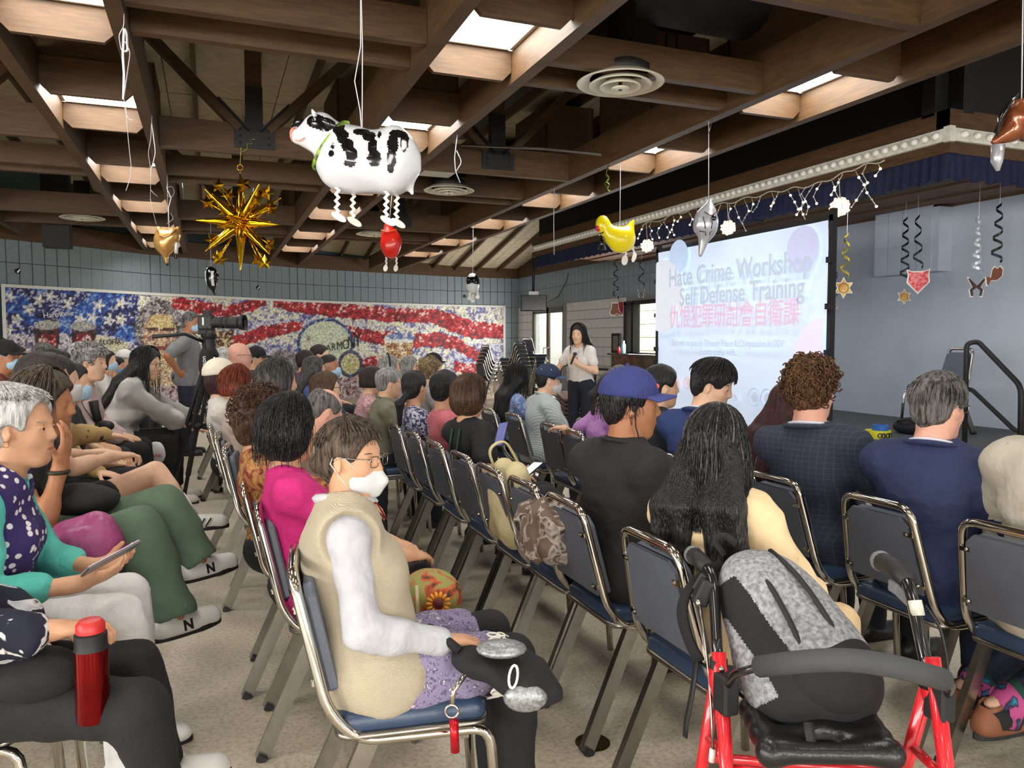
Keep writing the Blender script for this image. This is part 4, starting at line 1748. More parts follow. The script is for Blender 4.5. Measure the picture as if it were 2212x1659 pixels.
# ------------------------------------------------------------------ banquet chairs (chrome frame, padded seat and back)
def chair_proto():
    d = {}
    mb = MB()
    # one bent tube: seat rail and front leg, up the back, over the top and down again
    side = lambda s: [(.235, .2 * s, .0), (.205, .195 * s, .415), (-.13, .185 * s, .415), (-.205, .185 * s, .5), (-.285, .148 * s, .84)]
    P = rounded([V(*q) for q in side(1)] + [V(*q) for q in reversed(side(-1))], .052, 4)
    d['frame'] = mb.tube(P, .0145, 8).data('frame', M['chrome'], True)
    mb = MB()
    mb.bar((-.1, -.18, .405), (-.1, .18, .405), .02, .03)
    mb.bar((.14, -.19, .405), (.14, .19, .405), .02, .03)
    d['cross_rail'] = mb.data('cross_rail', M['steel'])
    for s in (1, -1):
        mb = MB()
        for o in (-.013, .013):
            mb.bar((-.1 + o, .178 * s, .42), (-.28 + o, .185 * s, .012), .024, .026, (0, 1, 0))
        d['leg%d' % s] = mb.data('leg', M['steel'])
        d['foot%d' % s] = MB().bar((-.275, .185 * s, .02), (-.286, .185 * s, -.0), .03, .056, (0, 1, 0)).data('foot_cap', M['rubber'])
    F = Field((-.26, -.25, .38), (.27, .25, .53), .012)
    F.put((-.2, -.2, .42), (.2, .2, .48), lambda X, Y, Z: np.sqrt(np.maximum(np.abs(X - .01) - .16, 0) ** 2 + np.maximum(np.abs(Y) - .155, 0) ** 2 + np.maximum(np.abs(Z - .45) - .004, 0) ** 2) - .032 - .006 * np.exp(-(X * X + Y * Y) / .03), .01)
    d['seat'] = F.data('seat', M['seatblue'], .02)
    d['seat_edge'] = MB().tube(rounded([(-.18, -.19, .428), (.2, -.19, .428), (.2, .19, .428), (-.18, .19, .428)], .05, 4, True), .011, 6, closed=True).data('seat_edge', M['steel'], True)
    a, b = V(-.215, 0, .535), V(-.275, 0, .8)
    up = (b - a)
    poly = [(-.164, 0), (.164, 0), (.136, up.length - .03), (.106, up.length), (-.106, up.length), (-.136, up.length - .03)]
    d['back_pad'] = MB().prism(poly, a + V(.012, 0, 0), (0, 1, 0), up.normalized(), .03).data('back_pad', M['vinyl'])
    d['back_panel'] = MB().prism([(x * .985, y) for x, y in poly], a + V(-.014, 0, 0), (0, 1, 0), up.normalized(), .012).data('back_panel', M['vinyl'])
    mb = MB()
    for t, wd in ((.12, .164), (.8, .146)):
        for s in (1, -1):
            c = a + up * t + V(-.016, (wd - .008) * s, 0)
            d.setdefault('tabs', []).append(MB().box(c, (.006, .034, .014)).ball(c + V(-.004, -.006 * s, 0), .005, 6, 4).data('tab', M['chrome']))
    return d


CH = chair_proto()
CHAIRS = []


def chair(x, y, rz, label, group='navy banquet chairs of the audience', z=0, name='banquet_chair', tilt=None):
    t = thing(name, label, 'chair', (x, y, z), rz, group)
    if tilt:
        t.rotation_euler = tilt
    fr = inst('frame', CH['frame'], t)
    inst('cross_rail', CH['cross_rail'], t)
    for s in (1, -1):
        l = inst('leg', CH['leg%d' % s], t)
        inst('foot_cap', CH['foot%d' % s], l)
    se = inst('seat', CH['seat'], t)
    inst('seat_edge', CH['seat_edge'], se)
    bp = inst('back_pad', CH['back_pad'], t)
    q = bp.modifiers.new('bevel', 'BEVEL')
    q.width, q.segments = .008, 2
    inst('back_panel', CH['back_panel'], t)
    for m_ in CH['tabs']:
        inst('tab', m_, t)
    CHAIRS.append(t)
    return t
# ------------------------------------------------------------------ foil balloons, streamers, lights
FOILW = mat('white_foil', (222, 224, 228), .22, .0, var=.03, coat=.6)
FOILK = mat('black_foil', (16, 16, 18), .18, .2, var=.05, coat=.6)
GOLD = mat('gold_foil', (226, 176, 30), .13, 1, var=.06)
SILVER = mat('silver_foil', (190, 192, 198), .25, .4, var=.05)
RIB = mat('white_ribbon', (226, 226, 232), .4, var=.03)
REDF = mat('red_foil', (224, 36, 26), .3, var=.06, coat=.4, emit=0)
YEL = mat('yellow_foil', (246, 224, 20), .3, var=.04, coat=.4)
TANF = mat('tan_foil', (206, 150, 80), .2, .5, var=.12, rgb2=(226, 178, 104), scale=6, coat=.5)
BRNF = mat('brown_foil', (140, 78, 44), .2, .4, var=.1, coat=.5)
PINK = mat('pink_print', (236, 130, 116), .35)
GRNC = mat('green_collar', (150, 190, 50), .4, rgb2=(40, 70, 30), scale=40)
PAPER = mat('white_card', (226, 224, 216), .7, var=.02)
BEAK = mat('magenta_print', (220, 40, 90), .4)
CAMROT = Matrix.Rotation(-YAW, 3, 'Z')


def paint(me, m2, fn):
    """print the second colour on the faces picked by fn(centres)"""
    me.materials.append(m2)
    n = len(me.polygons)
    c = np.empty(n * 3, np.float32)
    me.polygons.foreach_get('center', c)
    k = fn(c.reshape(-1, 3))
    me.polygons.foreach_set('material_index', k.astype(np.int32))


def blob_noise(c, s, seed):
    return vnoise(c[:, 0] * s + 31, c[:, 2] * s + 17, seed) * .7 + vnoise(c[:, 0] * s * 2.7 + 11, c[:, 2] * s * 2.7 + 5, seed + 1) * .3


def zig(p0, p1, amp, n, wd, name, m, parent):
    """crinkled paper leg"""
    a, b = V(*p0), V(*p1)
    P = [a.lerp(b, i / n) + V(amp * (1 if i % 2 else -1), 0, 0) for i in range(n + 1)]
    vs, fs = [], []
    for q in P:
        vs += [q + V(-wd / 2, 0, 0), q + V(wd / 2, 0, 0)]
    for i in range(n):
        fs.append((2 * i, 2 * i + 1, 2 * i + 3, 2 * i + 2))
    return MB().add(vs, fs).build(name, m, parent, solid=.002)


def hoof(c, rx, rz, ang, m, parent, name='foot'):
    R = Matrix.Rotation(ang, 3, 'Y')
    P = [(rx * math.cos(t), rz * math.sin(t)) for t in [2 * PI * i / 16 for i in range(16)]]
    return MB().prism(P, V(*c), R @ V(1, 0, 0), R @ V(0, .3, 1).normalized(), .003).build(name, m, parent)


def string(pts, parent, base, r=.0022, m=None, name='string'):
    return MB().tube([V(*p) - base for p in pts], r, 5).build(name, m or RIB, parent, True)


# ---- big black and white cow
D0 = 3.14
cb = atd(790, 345, D0)
k = D0 / 1661
cow = thing('cow_balloon', 'large black and white inflated cow balloon with green collar and paper legs', 'balloon', cb, -YAW)
L = lambda px, py, y=0: V((px - 790) * k, y, (345 - py) * k)
F = Field((-.36, -.14, -.2), (.26, .14, .26), .005)
F.ell(L(800, 350), (.2, .1, .125), None, .03)
F.ell(L(745, 345), (.11, .1, .12), None, .06)
F.ell(L(855, 345), (.075, .095, .13), None, .06)
F.cap(L(750, 320), L(700, 290), .075, .055, .05)
F.ell(L(692, 285), (.07, .06, .075), Matrix.Rotation(.5, 3, 'Y'), .03)
F.cap(L(680, 298), L(646, 297), .045, .028, .04)
F.cap(L(872, 365), L(888, 415), .03, .008, .02)
F.cap(L(780, 300), L(782, 285), .012, .008, .01)
F.wave(.0012, 60, 4)
me = F.data('body', FOILW, 0)
SPOTS = [(742, 290, 12, 16), (752, 308, 12, 15), (764, 328, 12, 14), (772, 346, 11, 14), (768, 364, 13, 7), (790, 296, 16, 9), (806, 306, 14, 12), (814, 330, 9, 20), (818, 354, 14, 17), (826, 303, 4, 9), (733, 330, 4, 7), (730, 345, 6, 7), (864, 300, 16, 10), (856, 325, 11, 22), (854, 352, 10, 20), (851, 374, 6, 10), (878, 315, 8, 24), (692, 272, 17, 16), (712, 282, 22, 13)]


def cow_spots(c):
    x, y = c[:, 0] / k + 790, 345 - c[:, 2] / k
    wob = blob_noise(c, 60, 7) * .7
    q = np.zeros(len(c), bool)
    for a, b, rx, ry in SPOTS:
        q |= ((x - a) / rx) ** 2 + ((y - b) / ry) ** 2 < .7 + wob
    return q


paint(me, FOILK, cow_spots)
link(bpy.data.objects.new('body', me), cow)
MB().ball(L(638, 293), (.016, .024, .03), 14, 10).build('nose', PINK, cow, True)
for y in (-.05, .05):
    MB().ball(L(690, 272, y), (.011, .012, .013), 10, 8).build('eye', FOILW, cow, True)
    MB().ball(L(688, 272, y * 1.2), (.006, .008, .008), 8, 6).build('pupil', FOILK, cow, True)
MB().tube([L(645, 308, -.03), L(655, 312, -.045), L(668, 306, -.052)], .002, 5).build('mouth', PINK, cow, True)
MB().tube([L(690, 262, -.045), L(686, 252, -.05), L(684, 247, -.05)], [.009, .007, .002], 8).build('horn', FOILW, cow, True)
MB().ball(L(640, 263, .06), (.032, .006, .022), 12, 8, Matrix.Rotation(-.5, 3, 'Y')).build('ear', FOILK, cow, True)
MB().ball(L(722, 278, -.07), (.034, .008, .016), 12, 8, Matrix.Rotation(.5, 3, 'Y')).build('ear', FOILK, cow, True)
MB().tube([L(717, 316) + V(.078 * math.cos(t) * .45 + .03 * math.cos(t), .075 * math.sin(t), .088 * math.cos(t)) for t in [2 * PI * i / 24 for i in range(24)]], .011, 8, closed=True).build('collar', GRNC, cow, True)
for x0, y0, y in [(735, 408, -.05), (757, 410, .05), (838, 416, -.05), (852, 413, .05)]:
    zig(L(x0, y0, y), L(x0 - 2, y0 + 56, y), .006, 8, .015, 'leg', PAPER, cow)
    hoof(L(x0 + 2, y0 + 62, y), .034, .014, .55, PAPER, cow)
string([cb + CAMROT @ L(782, 285), atd(778, 240, D0), atd(766, 175, D0), atd(779, 100, D0), atd(779, 0, D0), atd(777, -150, D0)], cow, cb)
cow.children[-1].matrix_local = CAMROT.transposed().to_4x4()
string([cb + CAMROT @ L(783, 285), atd(783, 100, D0), atd(777, -150, D0)], cow, cb)
cow.children[-1].matrix_local = CAMROT.transposed().to_4x4()

# ---- gold starburst
D0 = 7.0
sb = atd(521, 481, D0)
k = D0 / 1661
star = thing('starburst_balloon', 'shiny gold foil starburst balloon with small stars between its spikes', 'balloon', sb, -YAW)
ph = .12
dirs = [(0, 0, 1, 1.02), (.03, -.2, -1, 1.05), (-1, -.25, .02, .9), (1, -.35, -.1, .93), (-.86, -.3, .86, .97), (.56, -.35, .84, .95), (.9, .35, .68, .98), (-.84, -.35, -.8, .95), (.88, -.3, -.92, .98), (.55, .2, .05, .6),
        (-.35, .7, -.8, .8), (.4, .7, -.7, .8), (-.5, .8, .5, .8), (.3, .9, .4, .8), (0, -1, .05, .8), (-.45, -.8, -.25, .7)]
for i, (a, b, c, l) in enumerate(dirs):
    d = V(a, b, c).normalized()
    Lr = .436 * l * (1 if abs(b) < .5 else .9)
    MB().tube([d * (Lr * t) for t in (.0, .1, .2, .35, .55, .8, .95, 1)], [.01, .042, .05, .044, .032, .016, .006, .001], 6).build('spike', GOLD, star, True)
MB().ball((0, 0, 0), .06, 14, 10).build('core', GOLD, star, True)


def puffy_star(r, m, name):
    vs, fs = [(0, .3 * r, 0), (0, -.3 * r, 0)], []
    for i in range(10):
        a = PI / 2 + PI * i / 5
        q = r if i % 2 == 0 else r * .47
        vs.append((q * math.cos(a), 0, q * math.sin(a)))
    for i in range(10):
        fs += [(0, 2 + i, 2 + (i + 1) % 10), (1, 2 + (i + 1) % 10, 2 + i)]
    return MB().add(vs, fs).data(name, m)


ps = puffy_star(.076, GOLD, 'small_star')
for i, (x, y, dy, a) in enumerate([(478, 405, -.05, .2), (536, 404, -.1, -.3), (580, 420, -.05, .3), (593, 454, -.08, .1), (455, 440, -.05, 0), (489, 418, .06, .6), (568, 437, -.14, .2), (462, 518, -.05, .9), (484, 560, -.12, .2), (470, 556, .0, -.2), (562, 562, -.06, .5), (577, 568, -.1, 0), (583, 530, -.02, .8), (476, 452, .1, .4)]):
    p = V((x - 521) * k, dy, (481 - y) * k)
    o = inst('small_star', ps, star, p, rot=(.2 * i % .6, a, .4 * (i % 3) - .4))
    MB().tube([p * .45, p * .95], .006, 5).build('stem', GOLD, star, True)
lp = MB().tube(arc(V(0, 0, .49), .026, 0, 2 * PI, 14), .004, 6)
lp.tube([V(0, 0, .43), V(0, 0, .47)], .004, 6).build('loop', GOLD, star, True)
up = CAMROT.transposed() @ (atd(525, 256, D0) - sb)
MB().tube([V(.0, 0, .51), up], .003, 5).build('string', mat('gold_ribbon', (190, 170, 90), .4), star, True)
MB().tube([V(.0, 0, .62), V(.05, 0, .64), V(.07, 0, .66), V(.06, .01, .7), V(.11, .0, .7), V(.09, .01, .74), V(.15, 0, .74)], .003, 5).build('ribbon_curl', GRNC, star, True)


def foil(name, label, px, py, dep, lo, hi, h, prims, m, top=None, extra=None, painter=None, rz=None, sm=None):
    """small hanging figure: prims in pixels around (px, py)"""
    b = atd(px, py, dep)
    kk = dep / 1661
    t = thing(name, label, 'balloon', b, -YAW if rz is None else rz)
    LL = lambda x, y, d=0: V((x - px) * kk, d, (py - y) * kk)
    F = Field(V(*lo), V(*hi), h)
    for q in prims:
        if q[0] == 'e':
            F.ell(LL(*q[1]), V(q[2][0] * kk, q[2][1] * kk, q[2][2] * kk), Matrix.Rotation(q[3] if len(q) > 3 else 0, 3, 'Y'), (q[4] if len(q) > 4 else 8) * kk)
        else:
            F.cap(LL(*q[1]), LL(*q[2]), q[3] * kk, q[4] * kk, 8 * kk)
    me = F.data('body', m, 0 if painter else .02)
    if painter:
        paint(me, painter[0], painter[1])
    link(bpy.data.objects.new('body', me), t)
    if top:
        q = CAMROT.transposed() @ (atd(top[0], top[1], dep) - b)
        a = LL(*top[2])
        MB().tube([a, q], .003, 5).build('string', RIB, t, True)
    if extra:
        extra(t, LL, kk)
    return t


def duck_x(t, LL, kk):
    MB().ball(LL(1293, 494, -.02), (.03, .03, .032), 12, 8).build('beak', BEAK, t, True)
    MB().tube([LL(1303, 503) + V(.045 * math.cos(a), .05 * math.sin(a), .02 * math.cos(a)) for a in [2 * PI * i / 16 for i in range(16)]], .006, 6, closed=True).build('neck_ribbon', FOILK, t, True)
    MB().tube([LL(1300, 512, -.05), LL(1300, 540, -.04)], [.01, .04], 8).build('tassel', FOILK, t, True)
    zig(LL(1352, 543), LL(1352, 560), .006, 4, .02, 'leg', PAPER, t)
    zig(LL(1366, 528), LL(1370, 548), .006, 4, .02, 'leg', PAPER, t)
    hoof(LL(1349, 562, -.02), .03, .05, .2, PAPER, t)
    hoof(LL(1369, 556, -.02), .02, .05, .35, PAPER, t)


foil('chick_balloon', 'bright yellow chick balloon with magenta beak, left of the projection screen', 1335, 510, 7.25, (-.25, -.16, -.22), (.23, .16, .22), .008,
     [('e', (1342, 518), (30, 24, 28)), ('e', (1302, 484), (15, 15, 18)), ('c', (1306, 492), (1322, 508), 14, 20), ('c', (1355, 505), (1367, 478), 16, 3)], YEL, (1340, 350, (1339, 492)), duck_x)


def hen_x(t, LL, kk):
    MB().ball(LL(840, 484), (.02, .02, .03), 10, 8).build('comb', YEL, t, True)
    MB().tube([LL(826, 500, -.06), LL(840, 504, -.09), LL(858, 498, -.05)], .008, 6).build('neck_tie', mat('orange_print', (236, 90, 40), .4), t, True)
    for x in (834, 856):
        zig(LL(x, 555), LL(x, 572), .005, 4, .02, 'leg', PAPER, t)
        hoof(LL(x - 1, 579, -.02), .025, .04, .1, PAPER, t)


foil('hen_balloon', 'small red hen balloon with white legs below the big cow balloon', 843, 525, 8.65, (-.18, -.16, -.26), (.18, .16, .28), .008,
     [('e', (844, 526), (22, 18, 32)), ('c', (840, 505), (839, 488), 13, 8), ('e', (856, 520), (9, 12, 16))], REDF, (848, 405, (841, 486)), hen_x)


def minicow_x(t, LL, kk):
    for x, y, d in [(1015, 632, -.06), (1021, 636, .0), (1031, 628, .05)]:
        zig(LL(x, y, d), LL(x, y + 10, d), .006, 4, .03, 'leg', PAPER, t)
        hoof(LL(x, y + 13, d), .03, .03, 0, PAPER, t)


foil('small_cow_balloon', 'tiny white and black cow balloon before the far block wall', 1021, 612, 11.3, (-.2, -.2, -.24), (.2, .2, .24), .012,
     [('e', (1021, 612), (15, 17, 22))], FOILW, (1022, 484, (1021, 592)), minicow_x, (FOILK, lambda c: (blob_noise(c, 7, 4) > .42) & (c[:, 2] > -.02)))
foil('whale_balloon', 'glossy black and white foil balloon hanging below the gold starburst', 457, 604, 10.94, (-.2, -.2, -.36), (.2, .2, .3), .012,
     [('e', (457, 600), (13, 13, 24)), ('c', (459, 618), (463, 636), 5, 2), ('e', (450, 592), (6, 8, 12), .4), ('e', (465, 594), (5, 8, 10), -.4)], FOILK, (455, 474, (456, 578)), None,
     (FOILW, lambda c: (np.abs(np.abs(c[:, 0] + .01) - .05) < .014) & (c[:, 2] > -.09) & (c[:, 2] < .12)))


def horse_x(t, LL, kk):
    for s in (-1, 1):
        MB().tube([LL(1522 + 9 * s, 472, -.085), LL(1523 + 8 * s, 486, -.1), LL(1523 + 6 * s, 498, -.1)], .004, 5).build('print_line', FOILK, t, True)
        MB().tube([LL(1520 + 14 * s, 502, -.08), LL(1522 + 5 * s, 505, -.1), LL(1522 + 4 * s, 512, -.1)], .004, 5).build('print_line', FOILK, t, True)
    MB().tube([LL(1517, 461, -.06), LL(1529, 470, -.085), LL(1541, 462, -.06)], .0035, 5).build('halter', mat('dark_red_cord', (110, 40, 50), .5), t, True)
    MB().ball(LL(1535, 475, -.09), (.02, .01, .022), 10, 6).build('muzzle_print', FOILK, t, True)


foil('horse_balloon', 'silver foil horse balloon hanging on a long string in front of the projection screen', 1524, 490, 5.96, (-.14, -.14, -.3), (.14, .14, .26), .007,
     [('e', (1526, 482), (25, 22, 36)), ('c', (1531, 452), (1533, 432), 14, 3), ('c', (1522, 510), (1514, 550), 13, 4), ('e', (1508, 480), (9, 12, 22), .2)], SILVER, (1531, 262, (1530, 436)), horse_x)
t = bpy.data.objects[[o.name for o in bpy.data.objects if o.name.startswith('horse_balloon')][0]]
hb = t.location
MB().tube([CAMROT.transposed() @ (atd(x, y, 5.96) - hb) for x, y in [(1531, 288), (1534, 276), (1537, 266), (1534, 258), (1528, 257), (1526, 262)]], .004, 6).build('hook', M['steel'], t, True)


def tan_x(t, LL, kk):
    MB().tube([LL(345, 500, -.05), LL(355, 512, -.1), LL(366, 516, -.11), LL(375, 512, -.1), LL(386, 498, -.05)], .006, 6).build('seam', BRNF, t, True)
    MB().tube([LL(384, 525, -.03), LL(383, 548, -.04)], .02, 8).build('leg', FOILW, t, True)
    MB().ball(LL(383, 556, -.04), .022, 8, 6).build('foot', FOILK, t, True)
    MB().ball(LL(360, 570, -.0), .018, 8, 6).build('tail_tip', FOILK, t, True)
    MB().tube([LL(366, 500), LL(366, 450), LL(372, 430), LL(364, 410), LL(366, 390)], .004, 5).build('string', RIB, t, True)


foil('horse_balloon', 'tan foil horse balloon hanging under the leftmost long beam pair, seen from behind', 360, 525, 8.33, (-.2, -.2, -.28), (.2, .2, .2), .008,
     [('e', (357, 522), (24, 20, 28)), ('c', (350, 508), (343, 494), 10, 5), ('e', (374, 512), (14, 18, 20), .3), ('c', (356, 542), (359, 568), 8, 3), ('c', (383, 505), (386, 493), 5, 3)], TANF, None, tan_x)


def brown_x(t, LL, kk):
    for i in range(6):
        MB().tube([LL(2186 - 2 * i, 212 + 3 * i, -.04), LL(2160 - i, 232 + 5 * i, -.07 + .01 * i), LL(2134 + 2 * i, 292 + 2 * i, -.05)], [.006, .011, .002], 6).build('mane_strand', FOILK, t, True)
    MB().tube([LL(2158, 312), LL(2157, 345), LL(2160, 366)], [.03, .026, .008], 10).build('leg', SILVER, t, True)


foil('horse_balloon', 'brown foil horse balloon with black mane, cut by the frame edge beside the marquee', 2200, 270, 3.66, (-.2, -.2, -.24), (.42, .2, .26), .008,
     [('e', (2215, 260), (52, 40, 42), .5), ('c', (2180, 285), (2150, 305), 24, 7), ('e', (2290, 280), (70, 50, 60))], BRNF, (2210, -40, (2205, 225)), brown_x)


# ---- loose ribbons on the beams
def ribbon(label, pts, dep, wd=.006, m=None, name='ribbon'):
    P = [atd(x, y, dep) for x, y in pts]
    b = P[0]
    t = thing(name, label, 'ribbon', b)
    MB().tube(rounded([p - b for p in P], .03, 3), wd, 5, flat=.3).build('strand', m or RIB, t, True)
    return t


def more(t, pts, dep, wd=.005, m=None):
    MB().tube(rounded([atd(x, y, dep) - t.location for x, y in pts], .03, 3), wd, 5, flat=.3).build('strand', m or RIB, t, True)


t = ribbon('white curling ribbon knotted at the near end of the leftmost long beam', [(268, 30), (268, 58), (256, 75), (262, 110), (276, 112), (274, 70), (268, 58), (265, 120), (268, 160), (266, 215)], 3.95)
more(t, [(270, 90), (282, 110), (275, 160), (267, 215)], 3.95)
more(t, [(268, 215), (270, 240), (278, 258), (288, 260)], 3.95)
more(t, [(272, 230), (277, 300), (284, 365), (280, 390), (272, 412)], 3.95)
t = ribbon('white curling ribbon hanging midway along the leftmost long beam', [(328, 250), (326, 300), (320, 330), (326, 370), (336, 330), (328, 268)], 5.82)
more(t, [(326, 360), (325, 430)], 5.82)
more(t, [(326, 410), (332, 418), (340, 424)], 5.82)
more(t, [(325, 430), (330, 455), (338, 485)], 5.82)
t = ribbon('white looped ribbon above the tan horse balloon', [(361, 376), (363, 480)], 7.9)
more(t, [(362, 405), (372, 402), (378, 415), (370, 428), (362, 422)], 7.9)
more(t, [(368, 460), (376, 472), (360, 484)], 7.9)
t = ribbon('white looped ribbon hanging over the diffuser right of the cow', [(988, 290), (982, 340), (984, 370), (994, 395)], 6.37, .008)
more(t, [(986, 325), (998, 350), (984, 372)], 6.37, .008)
ribbon('white cord with a tied end left of the yellow chick balloon', [(1197, 404), (1196, 480), (1197, 550)], 8.65, .008)
t = ribbon('curly green ribbon on the beam above the yellow chick balloon', [(1316, 352), (1308, 376), (1318, 384), (1307, 392), (1318, 398), (1310, 408), (1318, 414)], 7.45, .006, GRNC)
more(t, [(1306, 378), (1318, 388), (1304, 396), (1312, 404)], 7.45, .005, GRNC)


# ---- swirl streamers with card cut-outs over the stage
def outline(kind):
    if kind == 'star':
        return [((1 if i % 2 == 0 else .55) * math.cos(PI / 2 + PI * i / 6), (1 if i % 2 == 0 else .55) * math.sin(PI / 2 + PI * i / 6)) for i in range(12)]
    if kind == 'boots':
        return [(-.6, 1), (.35, 1), (.45, .1), (.6, -.25), (1.05, -.7), (1, -.85), (.45, -.75), (.2, -.55), (-.1, -.8), (-.75, -.75), (-.85, -.3), (-.62, .2)]
    if kind == 'bandana':
        return [(-1, .9), (-.5, .75), (.4, .78), (1, .98), (.9, .55), (.98, -.1), (0, -1.1), (-.95, -.2), (-.85, .5)]
    if kind == 'hat':
        return [(-1, -.1), (-.5, -.2), (-.35, .7), (-.1, .95), (.15, .75), (.45, 1), (.75, .7), (.7, .0), (.2, -.45), (-.5, -.5), (-.75, -1), (-.9, -.95)]
    return [(-1, 1), (-.8, .95), (.05, .15), (.8, .95), (1, .9), (.45, 0), (.75, -.3), (.6, -1), (.35, -1), (.4, -.4), (0, -.1), (-.4, -.4), (-.35, -1), (-.6, -1), (-.75, -.3), (-.45, 0)]


def swirl(label, x0, y0, x1, y1, X, kind, r, m, turns=3, sm=None, ring=None):
    a, b = atx(x0, y0, X), atx(x1, y1, X)
    t = thing('hanging_swirl', label, 'party decoration', a)
    n = int(turns * 12)
    P = []
    for i in range(n + 1):
        f = i / n
        P.append((b - a) * f * .8 + V(.05 * math.cos(f * turns * 6.28), .05 * math.sin(f * turns * 6.28), 0) * (.5 + .5 * f))
    vs, fs = [], []
    for q in P:
        vs += [q + V(0, 0, -.014), q + V(0, 0, .014)]
    fs = [(2 * i, 2 * i + 1, 2 * i + 3, 2 * i + 2) for i in range(n)]
    MB().add(vs, fs).build('swirl', sm or FOILK, t, solid=.002)
    MB().tube([V(0, 0, 0), V(0, 0, 2.9 - a.z)], .002, 4).build('thread', RIB, t)
    ol = outline(kind)
    d = Matrix.Rotation(-PI / 2, 3, 'Z')
    ux, uy = V(_c, -_s, 0), V(0, 0, 1)
    c = b - a
    MB().prism([(x * r * 1.14, y * r * 1.14) for x, y in ol], c, ux, uy, .003).build('card', PAPER, t)
    nn = ux.cross(uy)
    MB().prism([(x * r, y * r) for x, y in ol], c + nn * .0032, ux, uy, .001).build('print', m, t)
    if ring:
        MB().tube(arc(c + nn * .005, r * .5, 0, 2 * PI, 20, ux, uy), r * .035, 5).build('ring_print', ring, t, True)
    return t


GOLDP = mat('gold_print', (170, 124, 56), .5, rgb2=(216, 178, 96), scale=9)
BRNP = mat('brown_print', (120, 66, 48), .6, var=.2, scale=14)
REDP = mat('red_print', (206, 50, 62), .6, rgb2=(232, 150, 150), scale=30)
DKP = mat('dark_print', (66, 46, 44), .6, var=.3)
swirl('paper swirl with tan cowboy boots cut-out hanging left of the screen', 1330, 560, 1330, 669, 6.0, 'boots', .1, BRNP, 4)
swirl('paper swirl with a small brown cut-out just left of the screen edge', 1386, 560, 1385, 634, 6.0, 'gun', .05, DKP, 2)
swirl('paper swirl with large gold sheriff star right of the screen', 1830, 505, 1822, 622, 6.2, 'star', .1, GOLDP, 3, mat('yellow_black_foil', (210, 190, 40), .3, rgb2=(20, 20, 20), scale=14), BRNP)
swirl('paper swirl with small gold sheriff star beside the red bandana', 1957, 470, 1953, 641, 7.0, 'star', .075, GOLDP, 5, FOILK, BRNP)
swirl('paper swirl with red bandana cut-out', 1983, 465, 1983, 606, 6.8, 'bandana', .11, REDP, 3)
swirl('paper swirl with crossed pistols cut-out', 2115, 465, 2109, 620, 6.8, 'gun', .085, DKP, 5, SILVER)
swirl('paper swirl with brown cowboy hat cut-out', 2160, 440, 2150, 596, 6.8, 'hat', .085, BRNP, 4)
swirl('paper swirl with a brown boot cut-out half behind the screen post', 1803, 560, 1798, 657, 6.4, 'boots', .05, BRNP, 2)

# ---- icicle string lights and lit globes along the stage opening
XL = 5.33
WARM = mat('warm_bulb', (255, 236, 190), .3, var=0, emit=2.6)
WARM2 = mat('warm_globe', (255, 240, 200), .3, var=0, emit=.75)
OFFB = mat('clear_bulb', (236, 230, 214), .2, var=0)
WIRE = mat('white_wire', (206, 204, 198), .5, var=.02)
lp = [(1385, 488), (1440, 470), (1492, 452), (1530, 447), (1556, 442), (1620, 427), (1679, 413), (1735, 404), (1767, 397), (1810, 380), (1851, 362), (1914, 345)]
b0 = atx(1400, 480, XL)
il = thing('icicle_lights', 'warm white icicle string lights draped under the marquee strip', 'string lights', b0)
lpx = np.array(lp, float)
xs = np.arange(1386, 1914, 3.0)
P = [atx(x, float(np.interp(x, lpx[:, 0], lpx[:, 1])) + 3 * math.sin(x * .12), XL) - b0 for x in xs]
MB().tube(P, .006, 5).build('wire', WIRE, il, True)
rg = random.Random(3)
bl = MB().ball((0, 0, 0), .0115, 8, 6).data('bulb', WARM, True)
bo = MB().ball((0, 0, 0), .008, 8, 6).data('bulb', OFFB, True)
x = 1390
while x < 1900:
    y = float(np.interp(x, lpx[:, 0], lpx[:, 1]))
    n = rg.choice([2, 3, 3, 4, 5])
    st = (8 + (x - 1390) * .016)
    px_, py_ = x, y
    pts = [(px_, py_)]
    for i in range(n):
        px_ += rg.choice([-1, 1]) * st * rg.uniform(.3, .8)
        py_ += st * rg.uniform(.9, 1.3)
        pts.append((px_, py_))
        inst('bulb', bl if rg.random() < (.75 if x < 1500 or 1700 < x < 1850 else .25) else bo, il, atx(px_, py_, XL - .02) - b0)
    MB().tube([atx(a, b, XL - .01) - b0 for a, b in pts], .0045, 4).build('drop_wire', WIRE, il, True)
    x += rg.uniform(15, 24) * (.8 + (x - 1390) / 1400)
for i, (x, y, r, ytop) in enumerate([(1398, 531, .085, 480), (1573, 492, .082, 440), (1814, 447, .088, 385)]):
    c = atx(x, y, XL - .05)
    t = thing('globe_light', ['lit round globe lamp nearest the yellow chick balloon', 'lit round globe lamp right of the silver horse balloon', 'lit round globe lamp at the upper right corner of the screen'][i], 'globe light', c, 0, 'lit globes under the marquee')
    MB().ball((0, 0, 0), r * .86, 20, 14).build('globe', WARM2, t, True)
    bb = MB().ball((0, 0, 0), r * .15, 8, 6).data('bulb', WARM, True)
    for j in range(26):
        zz = 1 - 2 * (j + .5) / 26
        a = j * 2.39996
        s = math.sqrt(1 - zz * zz)
        inst('bulb', bb, t, V(s * math.cos(a), s * math.sin(a), zz) * r * .9)
    MB().tube([V(0, 0, r), atx(x - 2, ytop, XL - .02) - c], .004, 5).build('cord', WIRE, t)
    for a in (0, PI / 3, 2 * PI / 3):
        MB().tube(arc((0, 0, 0), r * .93, 0, 2 * PI, 20, (math.cos(a), math.sin(a), 0), (0, 0, 1)), .003, 4).build('rib', WIRE, t, True)
